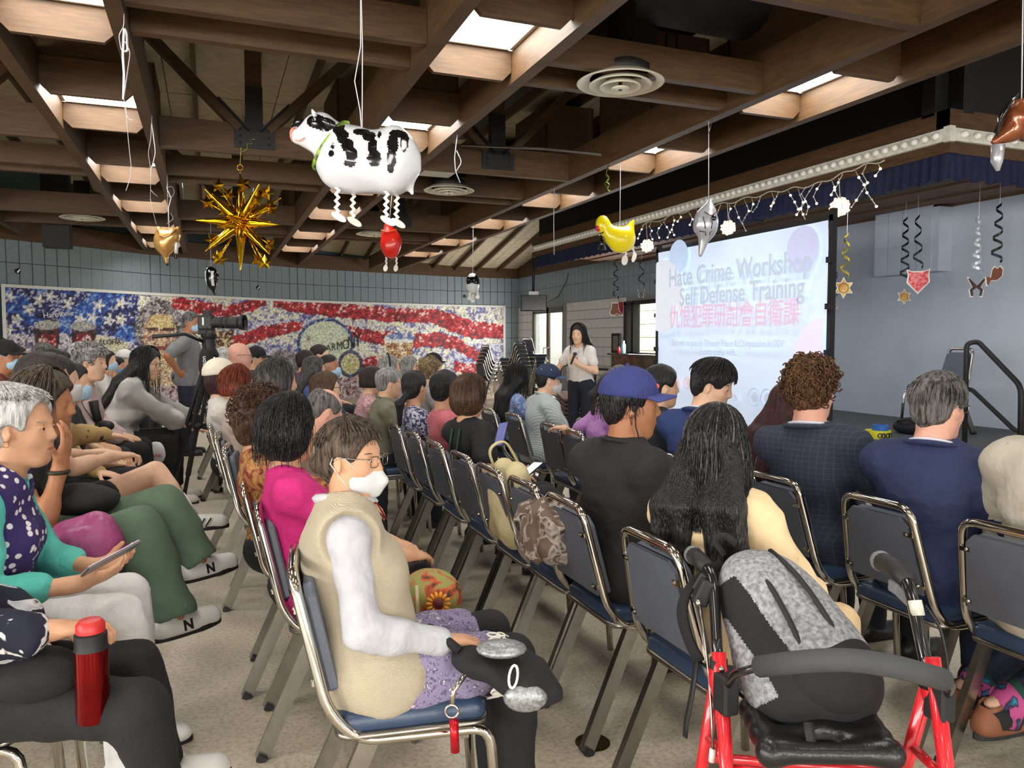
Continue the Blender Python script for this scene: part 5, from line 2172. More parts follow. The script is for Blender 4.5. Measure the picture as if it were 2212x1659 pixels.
# ------------------------------------------------------------------ the audience, the speaker, the standing man
SURG = mat('pale_blue_mask', (168, 202, 226), .75, var=.04, bump=.2, bscale=50)
WMASK = mat('white_mask', (204, 205, 206), .75, var=.02)
BLK = mat('black_cloth', (24, 24, 26), .85, var=.15, bump=.2, bscale=120)
WHT = mat('white_cloth', (226, 224, 222), .8, var=.03, bump=.25, bscale=60)
DEN = mat('dark_trousers', (34, 36, 44), .85, var=.15)
GRYT = mat('grey_trousers', (90, 90, 92), .85, var=.1)
BLKSHOE = mat('black_shoe', (26, 25, 25), .4)
WHTSHOE = mat('white_leather', (222, 221, 216), .45, var=.04)


def cloth(name, c, rough=.82, var=.06, bump=1.0, bscale=20, **k):
    return mat(name, c, rough, var=var, bump=bump, bscale=bscale, **k)


# chair rows: X of the seat centres at Y = 2, drift per metre, turn of the chairs
ROWS = {'A': (.48, -.054, -.13), 'B': (1.46, -.012, 0), 'C': (2.5, -.05, 0)}


def person(label, px, py, X=None, D=None, face=0.0, fem=True, sk='mid', h=.0135, top=None, bot=None, hair=('short', 'black', {}), head=(0, 0, 0),
           lean=.06, side=0, tw=0, arms=None, legs=None, mask=None, glass=None, cap=None, shoe=BLKSHOE, near=False, sit=True, who=None, chair_y=None,
           jacket=None, col=None, sc=None, fat=0, seat=.46, brows=None, group='seated audience', hump=0, cat='person', adapt=.1, chair_d=.08, row=None, letter=None, col2=None):
    kw = dict(lean=lean, side=side, tw=tw, hy=head[0], hp=head[1], hr=head[2], fem=fem, fat=fat, hump=hump, stand=not sit)
    r = rig(hz=.55 if sit else .9, **kw)
    p = atx(px, py, X) if X is not None else atd(px, py, D)
    if sc is None:
        if sit:
            k = r['HC'].z - .55
            sc = (p.z - seat) / (k + .085)
        else:
            sc = p.z / r['HC'].z
        sc = min(1.1, max(.86, sc))
    hz = seat / sc + .085 if sit else .9
    if row:
        for _ in range(6):
            r = rig(hz=hz, **kw)
            want = ROWS[row][0] + ROWS[row][1] * (p.y - 2) - .025
            kw['lean'] = max(-.2, min(.5, kw['lean'] + .8 * (p.x - r['HC'].x * sc - want) * -1 / (.55 * sc) * -1))
    r = rig(hz=hz, **kw)
    q = Matrix.Rotation(face, 3, 'Z')
    hl = q @ (r['HC'] * sc)
    loc = V(p.x - hl.x, p.y - hl.y, 0)

    def local(a):
        if len(a) == 3 and a[0] > 5:
            wv = atd(*a)
        elif len(a) == 4:
            wv = atx(a[0], a[1], a[2])
        else:
            return V(*a)
        return (q.transposed() @ (wv - loc)) / sc
    if arms:
        kw['arms'] = {s: (local(a[0]),) + tuple(a[1:]) for s, a in arms.items()}
    if legs:
        kw['legs'] = {s: (local(a[0]), local(a[1]), a[2]) for s, a in legs.items()}
    r = rig(hz=hz, **kw)
    e = thing('person', label, cat, loc, face, group)
    e.scale = (sc, sc, sc)
    sm = skin(sk)
    put_mesh('body', None, lambda: skin_mesh(r, h), sm, e, adapt)
    if top:
        m, sl = top[:2]
        o = dict(top[2]) if len(top) > 2 else {}
        nm = o.pop('name', 'shirt')
        put_mesh(nm, None, lambda: top_field(r, h, sl, **o), m, e, adapt)
    if jacket:
        m, sl = jacket[:2]
        o = dict(jacket[2]) if len(jacket) > 2 else {}
        nm = o.pop('name', 'jacket')
        put_mesh(nm, None, lambda: top_field(r, h, sl, **o), m, e, adapt)
    if bot:
        m, ln = bot[:2]
        o = dict(bot[2]) if len(bot) > 2 else {}
        nm = o.pop('name', 'trousers')
        put_mesh(nm, None, lambda: bottom_field(r, h, ln, **o), m, e, adapt)
    hm = None
    if hair:
        hm = HAIR[hair[1]]
        put_mesh('hair', None, lambda: hair_field(r, max(.005, h * .75), hair[0], **hair[2]), hm, e, .03)
    if mask:
        face_mask(r, e, mask[0], mask[1] if len(mask) > 1 else False, max(.0045, h * .6))
    if glass:
        glasses(r, e, glass)
    if cap:
        cap_hat(r, e, cap[0], cap[1] if len(cap) > 1 else None, *(cap[2] if len(cap) > 2 else ()))
    if near:
        face_extra(r, e, brows or hm or HAIR['dark'], sm)
    if col:
        collar(r, e, *col)
    if col2:
        collar(r, e, col2, .083, .03, True, 'jacket_collar', .012, 1.1)
    if shoe:
        shoes(r, shoe, e, laces=WHT if shoe is WHTSHOE else None, letter=letter)
    if sit and who:
        d = q @ V(chair_d, 0, 0)
        if row:
            d = V(ROWS[row][0] + ROWS[row][1] * (loc.y - 2) - loc.x, 0, 0)
        chair(loc.x + d.x, loc.y + d.y, ROWS[row][2] if row else face, 'navy banquet chair with chrome frame under ' + who)
    return e, r, sc, loc, q


UP, DN = (0, 0, 1), (0, 0, -1)
chr_m = mat('dark_metal_rim', (60, 56, 54), .3, .8)
silver_rim = mat('thin_silver_rim', (150, 146, 140), .25, 1)

# ---- near row, woman in the white respirator mask
knit = pattern('cream_knit', (182, 170, 146), (206, 193, 168), 'knit', 120, .45, .9, .4)
e, r, sc, loc, q = person('woman in white respirator, glasses and cream knit vest, looking aside over an aisle seat', 762, 1000, D=2.12, h=.005, sk='mid', near=True,
    top=(cloth('white_sleeve', (186, 186, 192)), 2, {'e': .012, 'folds': .003, 'neck': .058}),
    jacket=(knit, 0, {'e': .044, 'name': 'knit_vest', 'folds': .003, 'hem': .12, 'neck': .082, 'vneck': .08, 'cut': -.085}),
    bot=(BLK, 1, {'folds': .002}), hair=('bun', 'maskw', {'vol': .003, 'fringe': .0}), head=(-.72, .02, 0), lean=0, side=.2, hump=.03,
    arms={-1: ((950, 1385, 1.98), (-.4, -.35, -.6), (1, .12, -.05), DN, .45), 1: ((905, 1362, 2.22), (-.3, .6, -.6), (1, -.5, 0), DN, .5)},
    mask=(WMASK, True), glass=silver_rim, row='A', who='the woman in the white respirator', shoe=BLKSHOE, group='audience row beside the aisle')
collar(r, e, cloth('grey_neck_wrap', (196, 194, 196)), .066, .034, False, 'neck_wrap', -.012, 1.6)
strands(r, 240, HAIR['maskw'], e, .0016, rr=(.1105, .09, .099), drop=.0, th1=1.45, az=(1.75, 4.55), seed=3)
strands(r, 70, HAIR['maskw'], e, .0018, rr=(.115, .092, .101), drop=.03, th1=1.15, az=(-1.4, 1.4), seed=4, pole=(-.02, .0), name='fringe')
skf = pattern('lilac_floral', (140, 128, 160), (64, 58, 96), 'blotch', 42, .56, .85, .03, (206, 190, 206))
P, u = r['P'], r['u']


def skirt():
    F = Field((-.3, -.34, r['P'].z - .3), (.5, .34, r['P'].z + .14), .007)
    torso(F, r, .028, 'hips')
    for s in (1, -1):
        a, b = r['leg'][s][0], r['leg'][s][1]
        F.cap(a, a.lerp(b, .72), .116, .1, .06)
        F.cap(a + V(0, .03 * s, -.05), a.lerp(b, .5) + V(0, .03 * s, -.045), .07, .07, .06)
    F.wave(.006, 40, 9)
    F.plane(P + V(0, 0, .1), (0, 0, 1))
    return F


put_mesh('apron_skirt', None, skirt, skf, e)
mb = MB()
lace = mat('white_lace', (228, 224, 214), .9, var=.08)
a, b = r['leg'][-1][0], r['leg'][-1][1]
n_ = 22
edge = []
for i in range(n_):
    t = i / (n_ - 1)
    w_ = .2 + t * 3.3
    edge.append(a.lerp(b, .8) + V(.012 * math.sin(i * 1.9), 0, 0) + V(0, -.1 * math.sin(w_) - .015, .103 * math.cos(w_)))
for i in range(n_ - 1):
    c = (edge[i] + edge[i + 1]) / 2
    mb.tube(arc(c, .017, 0, 2 * PI, 8, (1, 0, 0), (edge[i + 1] - edge[i]).normalized()), .0042, 4)
    mb.tube(arc(c + V(.022, 0, 0), .011, 0, 2 * PI, 8, (1, 0, 0), (edge[i + 1] - edge[i]).normalized()), .0035, 4)
    mb.tube([c + V(.03, 0, 0), c + V(.05, .002 * (i % 3), -.012)], .0022, 4)
mb.build('lace_trim', lace, e, True)
# cord lanyard with a bead, vest pocket
mb = MB().tube([r['NB'] + r['f'] * .02 + r['l'] * .07 + u * .06, r['NB'] + r['f'] * .1 + r['l'] * .03 + u * -.02, r['NB'] + r['f'] * .125 - u * .06, r['NB'] + r['f'] * .1 - r['l'] * .05 + u * .0, r['NB'] + r['f'] * .0 - r['l'] * .075 + u * .05], .003, 6)
mb.build('cord', mat('red_cord', (130, 26, 36), .6), e, True)
W_MASK = (e, r, sc, loc, q)

# ---- her row, going back
e, r, sc, loc, q = person('woman in hot pink tee with long dark wavy hair, arms crossed on a floral bag', 628, 925, D=2.72, h=.0065, sk='mid',
    top=(cloth('hot_pink_tee', (206, 38, 122)), .62, {'e': .014, 'hem': .1}), bot=(pattern('black_leaf_print', (26, 26, 32), (120, 150, 200), 'blotch', 14, .68), 1),
    hair=('bob', 'black', {'vol': .012, 'length': .27}), head=(.35, .06, -.1), lean=-.02, fat=.015,
    arms={-1: ((925, 1225, 2.72), (-.1, -.5, -.6), (.7, .7, 0), (0, .3, -1), .4), 1: ((880, 1190, 2.95), (-.1, .6, -.6), (.8, -.6, -.1), DN, .5)},
    row='A', who='the woman in hot pink', group='audience row beside the aisle')
strands(r, 300, HAIR['black'], e, .002, rr=(.122, .105, .112), drop=.17, th1=1.7, az=(1.0, 5.3), wavy=.007, seed=11)
e, r, sc, loc, q = person('woman with big brown curls and a red and gold print top', 566, 900, D=3.15, h=.0075, sk='mid',
    top=(pattern('red_gold_print', (120, 30, 28), (190, 140, 76), 'blotch', 18, .5, .7, .1, (30, 22, 22)), 1.9, {}), bot=(BLK, 1),
    hair=('bob', 'brown', {'vol': .018, 'curl': .006, 'length': .3}), head=(.3, .05, 0), lean=.0,
    arms={1: ((900, 1135, 3.2), (-.2, .6, -.5), (1, -.3, -.3), DN, .5)}, row='A', who='the woman with big brown curls', group='audience row beside the aisle')
curls(r, 420, HAIR['brown'], e, .013, .0026, .024, 4, -.13, front=.05)
e, r, sc, loc, q = person('person with dark grey hair and a blue plaid shirt behind the big curls', 602, 828, D=4.2, h=.009, sk='mid',
    top=(pattern('blue_plaid', (206, 208, 214), (74, 86, 120), 'check', 9, .7, .8, .12), 1.9, {}), bot=(DEN, 1), hair=('bob', 'darkgrey', {'vol': .004, 'length': .2}), head=(.3, 0, 0),
    row='A', who='the person in blue plaid', group='audience row beside the aisle')
strands(r, 150, HAIR['darkgrey'], e, .0018, rr=(.113, .097, .103), drop=.05, seed=17)
e, r, sc, loc, q = person('woman with short copper red hair and a beige ribbed sweater', 516, 832, D=4.75, h=.009, sk='light',
    top=(cloth('beige_ribbed', (196, 178, 168), bump=.5, bscale=90), 2, {}), bot=(DEN, 1), hair=('bob', 'auburn', {'vol': .006, 'length': .2}), head=(.25, 0, 0), row='A', who='the copper-haired woman', group='audience row beside the aisle')
strands(r, 150, HAIR['auburn'], e, .0022, rr=(.115, .098, .105), drop=.08, seed=12)
person('woman in cream cap with maroon hair and black sleeved white raglan top', 480, 816, D=5.3, h=.009, sk='light', top=(cloth('white_raglan', (216, 210, 204)), 2, {}), bot=(DEN, 1),
    hair=('bob', 'maroon', {'length': .28}), head=(.1, 0, 0), cap=(cloth('cream_cap', (222, 214, 196)), None, (-.25,)), row='A', who='the woman in the cream cap', group='audience row beside the aisle')
person('man with balding bowed head and bare pink scalp beside the hot pink shirt', 702, 905, D=3.75, fem=False, sk='pink', h=.008, top=(cloth('tan_tee', (150, 130, 112)), .6, {}), bot=(DEN, 1),
    hair=('balding', 'salt', {}), head=(.2, .5, 0), lean=.2, group='audience row beside the aisle')
person('bald man with dark glasses beyond the copper hair', 519, 770, D=7.4, fem=False, sk='pink', top=(cloth('slate_shirt', (96, 100, 110)), 1, {}), bot=(DEN, 1), hair=None, glass=chr_m, head=(-.2, 0, 0), who='the bald man in dark glasses', group='back rows of the audience')
person('white haired person left of the bald man', 487, 777, D=8.0, sk='light', top=(cloth('oat_shirt', (186, 176, 160)), 1, {}), bot=(DEN, 1), hair=('bob', 'silver', {'length': .2}), who='the white haired person by the bald man', group='back rows of the audience')
person('person in black baseball cap and pale blue mask before the grey mural patch', 556, 776, D=8.8, fem=False, sk='mid', top=(cloth('char_shirt', (50, 50, 56)), 1, {}), bot=(DEN, 1), hair=('crop', 'black', {}), mask=(SURG,), cap=(BLK,), head=(-.35, 0, 0), who='the masked person in the black cap', group='back rows of the audience')
person('woman with brown hair, round glasses and a yellow green lanyard', 706, 853, D=5.0, sk='light', h=.009, top=(pattern('violet_print', (110, 80, 140), (40, 60, 110), 'blotch', 14), 1, {}), bot=(DEN, 1), hair=('bob', 'brown', {'vol': .004, 'length': .25}), glass=BLK, head=(-.15, 0, 0), who='the brown haired woman in round glasses', group='middle rows of the audience')
person('man with cropped black hair and blue mask looking right', 712, 792, D=7.4, fem=False, sk='tan', h=.01, top=(cloth('teal_shirt', (52, 80, 96)), 1, {}), bot=(DEN, 1), hair=('crop', 'black', {'vol': -.006}), mask=(SURG,), head=(-.45, -.05, 0), who='the man in the blue mask', group='middle rows of the audience')
person('woman with long grey streaked hair behind the masked man', 680, 798, D=6.9, sk='mid', h=.01, top=(cloth('blue_tee', (70, 90, 140)), .6, {}), bot=(DEN, 1), hair=('long', 'darkgrey', {'length': .15}), head=(.2, 0, 0), who='the woman with grey streaked hair', group='middle rows of the audience')
person('person with short brown-black hair left of the drum painting', 662, 780, D=8.6, sk='mid', top=(cloth('plum_top', (96, 60, 90)), 1, {}), bot=(DEN, 1), hair=('short', 'dark', {}), who='the person left of the painted drum', group='middle rows of the audience')
person('man with dark combed hair in front of the painted drum', 692, 768, D=9.2, fem=False, sk='light', top=(cloth('blue_shirt2', (80, 110, 170)), 1, {}), bot=(DEN, 1), hair=('short', 'dark', {}), head=(-.4, 0, 0), who='the man before the painted drum', group='middle rows of the audience')
# ---- second row of chairs (behind the long line of empty chrome backs)
person('older man with thick grey hair and olive shirt', 842, 833, D=5.7, fem=False, sk='light', h=.009, top=(cloth('olive_shirt', (128, 128, 108)), .6, {'e': .016}), bot=(DEN, 1), hair=('short', 'grey', {'vol': .006}), glass=silver_rim, head=(-.1, 0, 0), who='the grey haired man in olive', group='middle rows of the audience', col=(cloth('olive_shirt', (128, 128, 108)), .07, .022))
person('woman in pink lace top left of the man in olive', 806, 868, D=6.1, sk='light', top=(pattern('pink_lace', (216, 176, 176), (180, 130, 140), 'blotch', 30), 1.9, {}), bot=(DEN, 1), hair=('bob', 'dark', {'length': .2}), who='the woman in pink lace', group='middle rows of the audience')
e, r, sc, loc, q = person('person with dark hair and a black headband behind the man in olive', 842, 795, D=7.2, sk='mid', top=(cloth('grey_top', (120, 120, 124)), 1, {}), bot=(DEN, 1), hair=('bob', 'grey', {'length': .2}), who='the person in the black headband', group='middle rows of the audience')
MB().tube(arc(r['HC'] + r['R'] @ V(-.02, 0, .03), .104, -.2, PI + .2, 14, r['l'], (0, 0, 1)), .02, 8, flat=.4).build('headband', BLK, e, True)
person('woman with straight grey shoulder length hair, seen in profile', 886, 793, D=8.1, sk='light', h=.01, top=(cloth('white_tee2', (220, 218, 214)), 1, {}), bot=(DEN, 1), hair=('long', 'grey', {'length': .06}), head=(-.35, 0, 0), who='the woman with straight grey hair', group='middle rows of the audience')
e, r, sc, loc, q = person('person with curly ash blond hair in the far row', 932, 803, D=7.0, sk='light', h=.01, top=(cloth('grey_tee', (150, 148, 146)), 1, {}), bot=(DEN, 1), hair=('curly', 'blond', {'vol': .008, 'curl': .006}), who='the person with ash blond curls', group='middle rows of the audience')
curls(r, 170, HAIR['blond'], e, .014, .004, .014, 6)
person('person in black baseball cap behind the blond curls', 938, 787, D=9.0, fem=False, sk='light', top=(cloth('char_shirt', (50, 50, 56)), 1, {}), bot=(DEN, 1), hair=('curly', 'blond', {'curl': .005}), cap=(BLK,), head=(-.35, 0, 0), who='the person in cap behind the blond curls', group='middle rows of the audience')
person('girl with black ponytail and navy and white swirl print top', 897, 858, D=5.2, sk='mid', h=.008, top=(pattern('swirl_print', (196, 196, 210), (50, 56, 92), 'blotch', 26, .5), .6, {}), bot=(DEN, 1), hair=('lowpony', 'black', {'length': .16, 'vol': .004}), head=(.6, 0, -.05), row='B', who='the girl with the ponytail', group='second row of the audience')
person('person with black hair in salmon pink tee with a dark shoulder strap', 964, 842, D=4.78, sk='mid', h=.008, top=(cloth('salmon_tee', (206, 112, 122)), .7, {'e': .016}), bot=(DEN, 1), hair=('short', 'black', {'vol': .008}), head=(.3, 0, 0), row='B', who='the person in salmon pink', group='second row of the audience')
e, r, sc, loc, q = person('woman with smooth brown bob and black tee with two green stripes', 1016, 868, D=4.35, sk='mid', h=.0065, top=(cloth('black_tee', (26, 27, 30)), .7, {'e': .016, 'hem': .1}), bot=(BLK, 1), hair=('bob', 'brown', {'vol': .02, 'length': .28}), head=(.25, .1, 0), tw=.4, fat=.02,
    arms={-1: ((1108, 1020, 4.2), (-.2, -.5, -.6), (1, .1, .1), (0, 0, 1), .3)}, row='B', who='the woman with the brown bob', group='second row of the audience')
strands(r, 260, HAIR['brown'], e, .0022, rr=(.126, .11, .114), drop=.1, th1=1.65, az=(.9, 5.4), wavy=.001, seed=21)
for s in (.045, -.03):
    P = [r['NB'] + r['l'] * s - r['u'] * (.02 + .05 * i) - r['f'] * (.083 + .026 * min(i, 3) - .004 * i) for i in range(6)]
    MB().tube(P, .018, 6, flat=.3).build('stripe', cloth('green_stripe', (34, 70, 58)), e, True)
BOB = (e, r, sc, loc, q)
# ---- third row
e, r, sc, loc, q = person('woman with waist long black hair and blue floral dress', 1118, 835, X=2.4, sk='mid', h=.009, top=(pattern('blue_floral', (110, 134, 190), (170, 186, 220), 'blotch', 20), .5, {}), bot=(DEN, 1), hair=('long', 'black', {'length': .34, 'vol': .006}), head=(.35, 0, 0), who='the woman with waist long black hair', group='third row of the audience')
strands(r, 170, HAIR['black'], e, .002, rr=(.118, .1, .106), drop=.42, th1=1.6, seed=31)
e, r, sc, loc, q = person('man in navy cap, mask and pale striped shirt', 1186, 822, X=2.45, fem=False, sk='light', h=.008, top=(pattern('pale_stripe', (196, 204, 204), (168, 180, 184), 'stripe', 22, .5, .8, .3), 1.3, {'e': .022, 'hem': .1}), bot=(GRYT, 1), hair=('crop', 'black', {}), mask=(WMASK,), glass=silver_rim, cap=(cloth('navy_cap', (34, 48, 76)), cloth('navy_cap_brim', (60, 80, 116))), head=(-.3, .05, 0), lean=.12, who='the man in the navy cap', group='third row of the audience', col=(cloth('pale_collar', (196, 204, 204)), .07, .024))
for a in (2.2, 3.1, 4.0, 4.9):
    MB().ball(r['HC'] + r['R'] @ V(-.014 + .1 * math.cos(a), .083 * math.sin(a), .1), .005, 8, 6).build('eyelet', WHT, e, True)
person('person with shaved grey hair beyond the royal blue cap', 1340, 822, X=2.75, fem=False, sk='tan', h=.01, top=(cloth('mid_grey_shirt', (90, 92, 100)), 1, {}), bot=(DEN, 1), hair=('crop', 'salt', {'vol': -.006}), who='the person with shaved grey hair', group='third row of the audience')
person('woman in lavender tee reaching an arm along the chair backs', 1322, 872, X=2.4, sk='light', h=.009, top=(cloth('lavender_tee', (176, 126, 188)), .5, {}), bot=(DEN, 1), hair=('pony', 'dark', {'length': .14}), lean=.1,
    arms={1: ((1222, 925, 4.9), (-.5, .5, -.5), (-.2, 1, -.2), DN, .4)}, who='the woman in lavender', group='third row of the audience')
person('man in black suit with tousled black hair', 1430, 836, D=4.35, fem=False, sk='light', h=.0075, top=(WHT, .3, {'neck': .06}), jacket=(cloth('black_suit', (30, 32, 40)), 2, {'e': .024, 'hem': .15, 'neck': .075, 'folds': .003}), bot=(DEN, 1), hair=('short', 'black', {'vol': .006}), head=(-.25, 0, 0), who='the man in the black suit', group='third row of the audience', col=(WHT, .064, .022), col2=MATS['black_suit'])
e, r, sc, loc, q = person('man in royal blue suit with thick black hair, chin lowered', 1540, 834, D=3.95, fem=False, sk='light', h=.0065, top=(WHT, .3, {'neck': .06}), jacket=(cloth('royal_suit', (38, 56, 106)), 2, {'e': .018, 'hem': .15, 'neck': .078, 'folds': .004}), bot=(DEN, 1), hair=('short', 'black', {'vol': .012, 'fringe': .02}), head=(-.85, .28, 0), tw=.45, who='the man in the royal blue suit', group='third row of the audience', col=(WHT, .066, .022), col2=MATS['royal_suit'], near=True)
strands(r, 160, HAIR['black'], e, .002, rr=(.122, .1, .108), drop=.01, th1=1.5, az=(0, 6.28), wavy=.001, seed=41)
person('woman with very long dark brown hair and silver jacket', 1706, 876, D=3.7, sk='light', h=.008, top=(mat('silver_satin', (166, 172, 176), .3, .35, var=.1, bump=.4, bscale=20), 1.9, {'e': .02, 'folds': .006}), bot=(BLK, 1), hair=('long', 'maroon', {'length': .34}), head=(.2, 0, 0), lean=.2, who='the woman in the silver jacket', group='third row of the audience')
e, r, sc, loc, q = person('man with short curly ginger brown hair and checked navy suit', 1755, 845, D=3.3, fem=False, sk='pink', h=.006, top=(WHT, .3, {'neck': .062}), jacket=(pattern('checked_navy', (40, 46, 62), (54, 61, 80), 'check', 14, .95, .85, .05), 2, {'e': .018, 'hem': .15, 'neck': .078, 'folds': .004}), bot=(DEN, 1), hair=('curly', 'ginger', {'vol': .012, 'curl': .004}), head=(.25, 0, 0), tw=.5, row='C', who='the man in the checked suit', group='third row of the audience', col=(cloth('pale_lilac_collar', (214, 212, 222)), .067, .023), col2=MATS['checked_navy'])
curls(r, 620, HAIR['ginger'], e, .0105, .003, .02, 9, -.06)
e, r, sc, loc, q = person('grey haired man in plain navy blazer seated near the stage steps', 2028, 890, D=2.86, fem=False, sk='pink', h=.006, top=(cloth('pale_lilac_collar', (214, 212, 222)), .3, {'neck': .062}), jacket=(cloth('navy_blazer', (36, 46, 82)), 2, {'e': .026, 'hem': .18, 'neck': .08, 'folds': .004}), bot=(cloth('navy_slacks', (38, 44, 70)), 1), hair=('short', 'salt', {'vol': .004}), head=(.05, .05, 0), lean=.2, tw=.5, fat=.015, row='C', who='the man in the navy blazer', group='third row of the audience', col=(cloth('pale_lilac_collar', (214, 212, 222)), .07, .023), col2=MATS['navy_blazer'], glass=silver_rim)
strands(r, 260, HAIR['salt'], e, .002, rr=(.113, .093, .102), drop=.012, th1=1.7, az=(.6, 5.7), wavy=.002, seed=51)
socks = pattern('palm_socks', (190, 80, 140), (40, 30, 60), 'blotch', 9, .56, .8, .02, (40, 140, 180))
e, r, sc, loc, q = person('person in beige linen shirt at the frame edge with palm print socks and brown loafers', 2335, 905, D=2.42, fem=False, sk='light', h=.0075, top=(cloth('beige_linen', (190, 182, 166), bump=.5, bscale=40), 1.9, {'e': .026, 'hem': .2, 'folds': .005}), bot=(cloth('navy_chinos', (36, 42, 64)), .86), hair=('short', 'brown', {}), lean=.16, sc=1.05, shoe=mat('brown_suede', (124, 74, 48), .7), legs={1: ((.43, .14, .5), (2085, 1490, 2.72), 0), -1: ((.43, -.1, .5), (2150, 1530, 2.5), 0)}, row='C', who='the person in beige linen', group='third row of the audience')
for s in (1, -1):
    A, K = r['leg'][s][2], r['leg'][s][1]
    d = (K - A).normalized()
    o = MB().tube([A + V(.02, 0, -.035), A + d * .05, A + d * .16], [.056, .052, .056], 16).build('sock', socks, e, True)
    fy = Matrix.Rotation(r['leg'][s][3], 3, 'Z')
    MB().tube([A + V(-.01, 0, .015), A + V(0, 0, -.02), A + fy @ V(.05, 0, -.045), A + fy @ V(.12, 0, -.062)], [.05, .057, .05, .034], 14).build('sock_foot', BLK, o, True)
    MB().tube([A + d * .075, A + d * .1], .0545, 16, caps=False).build('sock_band', mat('sock_green', (30, 70, 60), .8), o, True)
    for i, ch in enumerate('HOLLY'):
        an = -1.75 + .26 * i
        nn = V(math.cos(an), math.sin(an), 0)
        text('lettering', ch, .02, mat('sock_lettering', (216, 214, 150), .7), o, frame(A + d * .088 + nn * .0555, nn.cross(V(0, 0, 1)) * -1, d), .0005)
# ---- second row, near: black shirt and royal cap; long haired woman
e, r, sc, loc, q = person('man in royal blue cap and black shirt with earphones, in profile', 1366, 880, D=2.84, fem=False, sk='tan', h=.005, near=True, top=(cloth('black_shirt', (34, 34, 36), bump=.4, bscale=40), 2, {'e': .026, 'hem': .1, 'folds': .005}), bot=(BLK, 1), hair=('short', 'black', {'vol': .006, 'fringe': -.02}), head=(-.5, .02, 0), tw=.2, lean=.06, hump=.02,
    legs={1: ((1175, 1085, 3.1), (.42, .3, .085), .2)}, cap=(cloth('royal_cap', (46, 54, 112)), cloth('royal_brim', (56, 64, 126)), (-.06,)), row='B', who='the man in the royal blue cap', group='second row of the audience', col=(cloth('black_shirt', (34, 34, 36)), .072, .026))
strands(r, 110, HAIR['black'], e, .0022, rr=(.108, .09, .1), drop=.07, th1=1.9, az=(1.1, 5.2), wavy=.008, seed=61)
w = lambda x, y, z: r['HC'] + r['R'] @ V(x, y, z)
MB().ball(w(.006, -.088, -.004), (.011, .01, .014), 10, 8).tube([w(.008, -.094, -.012), w(.012, -.09, -.07), w(.03, -.075, -.13), r['NB'] + r['f'] * .1 - r['l'] * .06 - r['u'] * .05, r['NB'] + r['f'] * .13 - r['u'] * .16], .0026, 6).build('earphone', BLK, e, True)
MB().ball(w(.083, .0, .07), (.012, .024, .02), 10, 6, r['R']).ball(w(.088, -.012, .078), (.012, .018, .012), 10, 6, r['R']).build('cap_emblem', mat('orange_patch', (216, 92, 60), .7), e, True)
CAPM = (e, r, sc, loc, q)
e, r, sc, loc, q = person('woman with long straight black hair and cream sweater, seen from behind', 1545, 1008, D=2.32, sk='light', h=.006, top=(cloth('cream_sweater', (226, 200, 156), bump=.3, bscale=40), 1.9, {'e': .024, 'hem': .3, 'folds': .006}), bot=(cloth('tan_skirt', (206, 178, 138)), .5, {'name': 'skirt'}), hair=('long', 'black', {'length': .3, 'vol': .01, 'spread': 1.25}), head=(.6, .08, .05), tw=.65, lean=.1, row='B', who='the long haired woman in cream', group='second row of the audience')
NBc = r['NB'].copy()
strands(r, 620, HAIR['black'], e, .0021, rr=(.121, .101, .11), drop=.5, th1=1.75, az=(.75, 5.55), wavy=.004, seed=71, pole=(.02, .0), back=(-.1, .12), flare=.16)
strands(r, 60, HAIR['salt'], e, .0012, rr=(.123, .103, .113), drop=.3, th1=1.75, az=(1.6, 4.7), wavy=.004, seed=72, pole=(.02, .0), back=(-.105, .12), flare=.16, name='grey_strands')
# ---- left block
e, r, sc, loc, q = person('person with short silver hair, purple knit vest and turquoise sleeves holding a phone', 48, 926, D=2.38, h=.005, sk='mid', near=True, top=(cloth('turquoise_tee', (88, 190, 176)), 1.55, {'e': .014, 'folds': .004}), jacket=(pattern('purple_dot_knit', (52, 40, 96), (226, 220, 222), 'dots', 30, .3, .9, .03), 0, {'e': .028, 'name': 'knit_vest', 'hem': .3, 'neck': .078, 'vneck': .06}), bot=(cloth('white_trousers', (222, 220, 218)), 1, {'wide': .02}),
    hair=('crop', 'silver', {'vol': .01, 'fringe': -.03}), head=(-.3, .02, 0), lean=.14, hump=.03,
    arms={-1: ((170, 1262, 2.25), (-.5, -.35, -.6), (1, .2, .35), (0, .6, 1), .55), 1: ((205, 1225, 2.42), (-.3, .6, -.6), (1, -.3, .3), (0, -.5, 1), .5)},
    who='the silver haired person', shoe=WHTSHOE, group='left block of the audience')
strands(r, 330, HAIR['silver'], e, .0022, rr=(.118, .098, .108), drop=.004, th1=.95, az=(0, 6.28), wavy=.006, seed=81, pole=(-.05, 0))
MB().tube(arc(w(0, 0, 0) * 0 + r['HC'] + r['R'] @ V(-.004, -.086, -.042), .009, 0, 2 * PI, 12, (1, 0, 0), (0, 0, 1)), .0014, 5).build('earring', mat('gold_earring', (200, 150, 70), .25, 1), e, True)
SILV = (e, r, sc, loc, q)
cargo = cloth('green_cargo', (82, 104, 84), bump=.3)
e, r, sc, loc, q = person('woman with highlighted dark hair resting her cheek on her hand, green cargo trousers', 98, 872, D=3.0, h=.0065, sk='tan', top=(cloth('black_tank', (28, 28, 30)), .25, {}), bot=(cargo, .98, {'wide': .022, 'e': .012}), hair=('long', 'hilite', {'length': .08, 'vol': .006}), head=(-.15, .1, .05), lean=.32,
    arms={-1: ((130, 1008, 2.85), (.2, -.3, -1), (.25, .1, 1), (-1, .3, .2), .3)}, legs={1: ((350, 1092, 3.05), (425, 1205, 3.05), .65), -1: ((300, 1140, 2.85), (375, 1325, 2.78), .6)}, shoe=WHTSHOE, letter='N', who='the woman in green cargo trousers', group='left block of the audience')
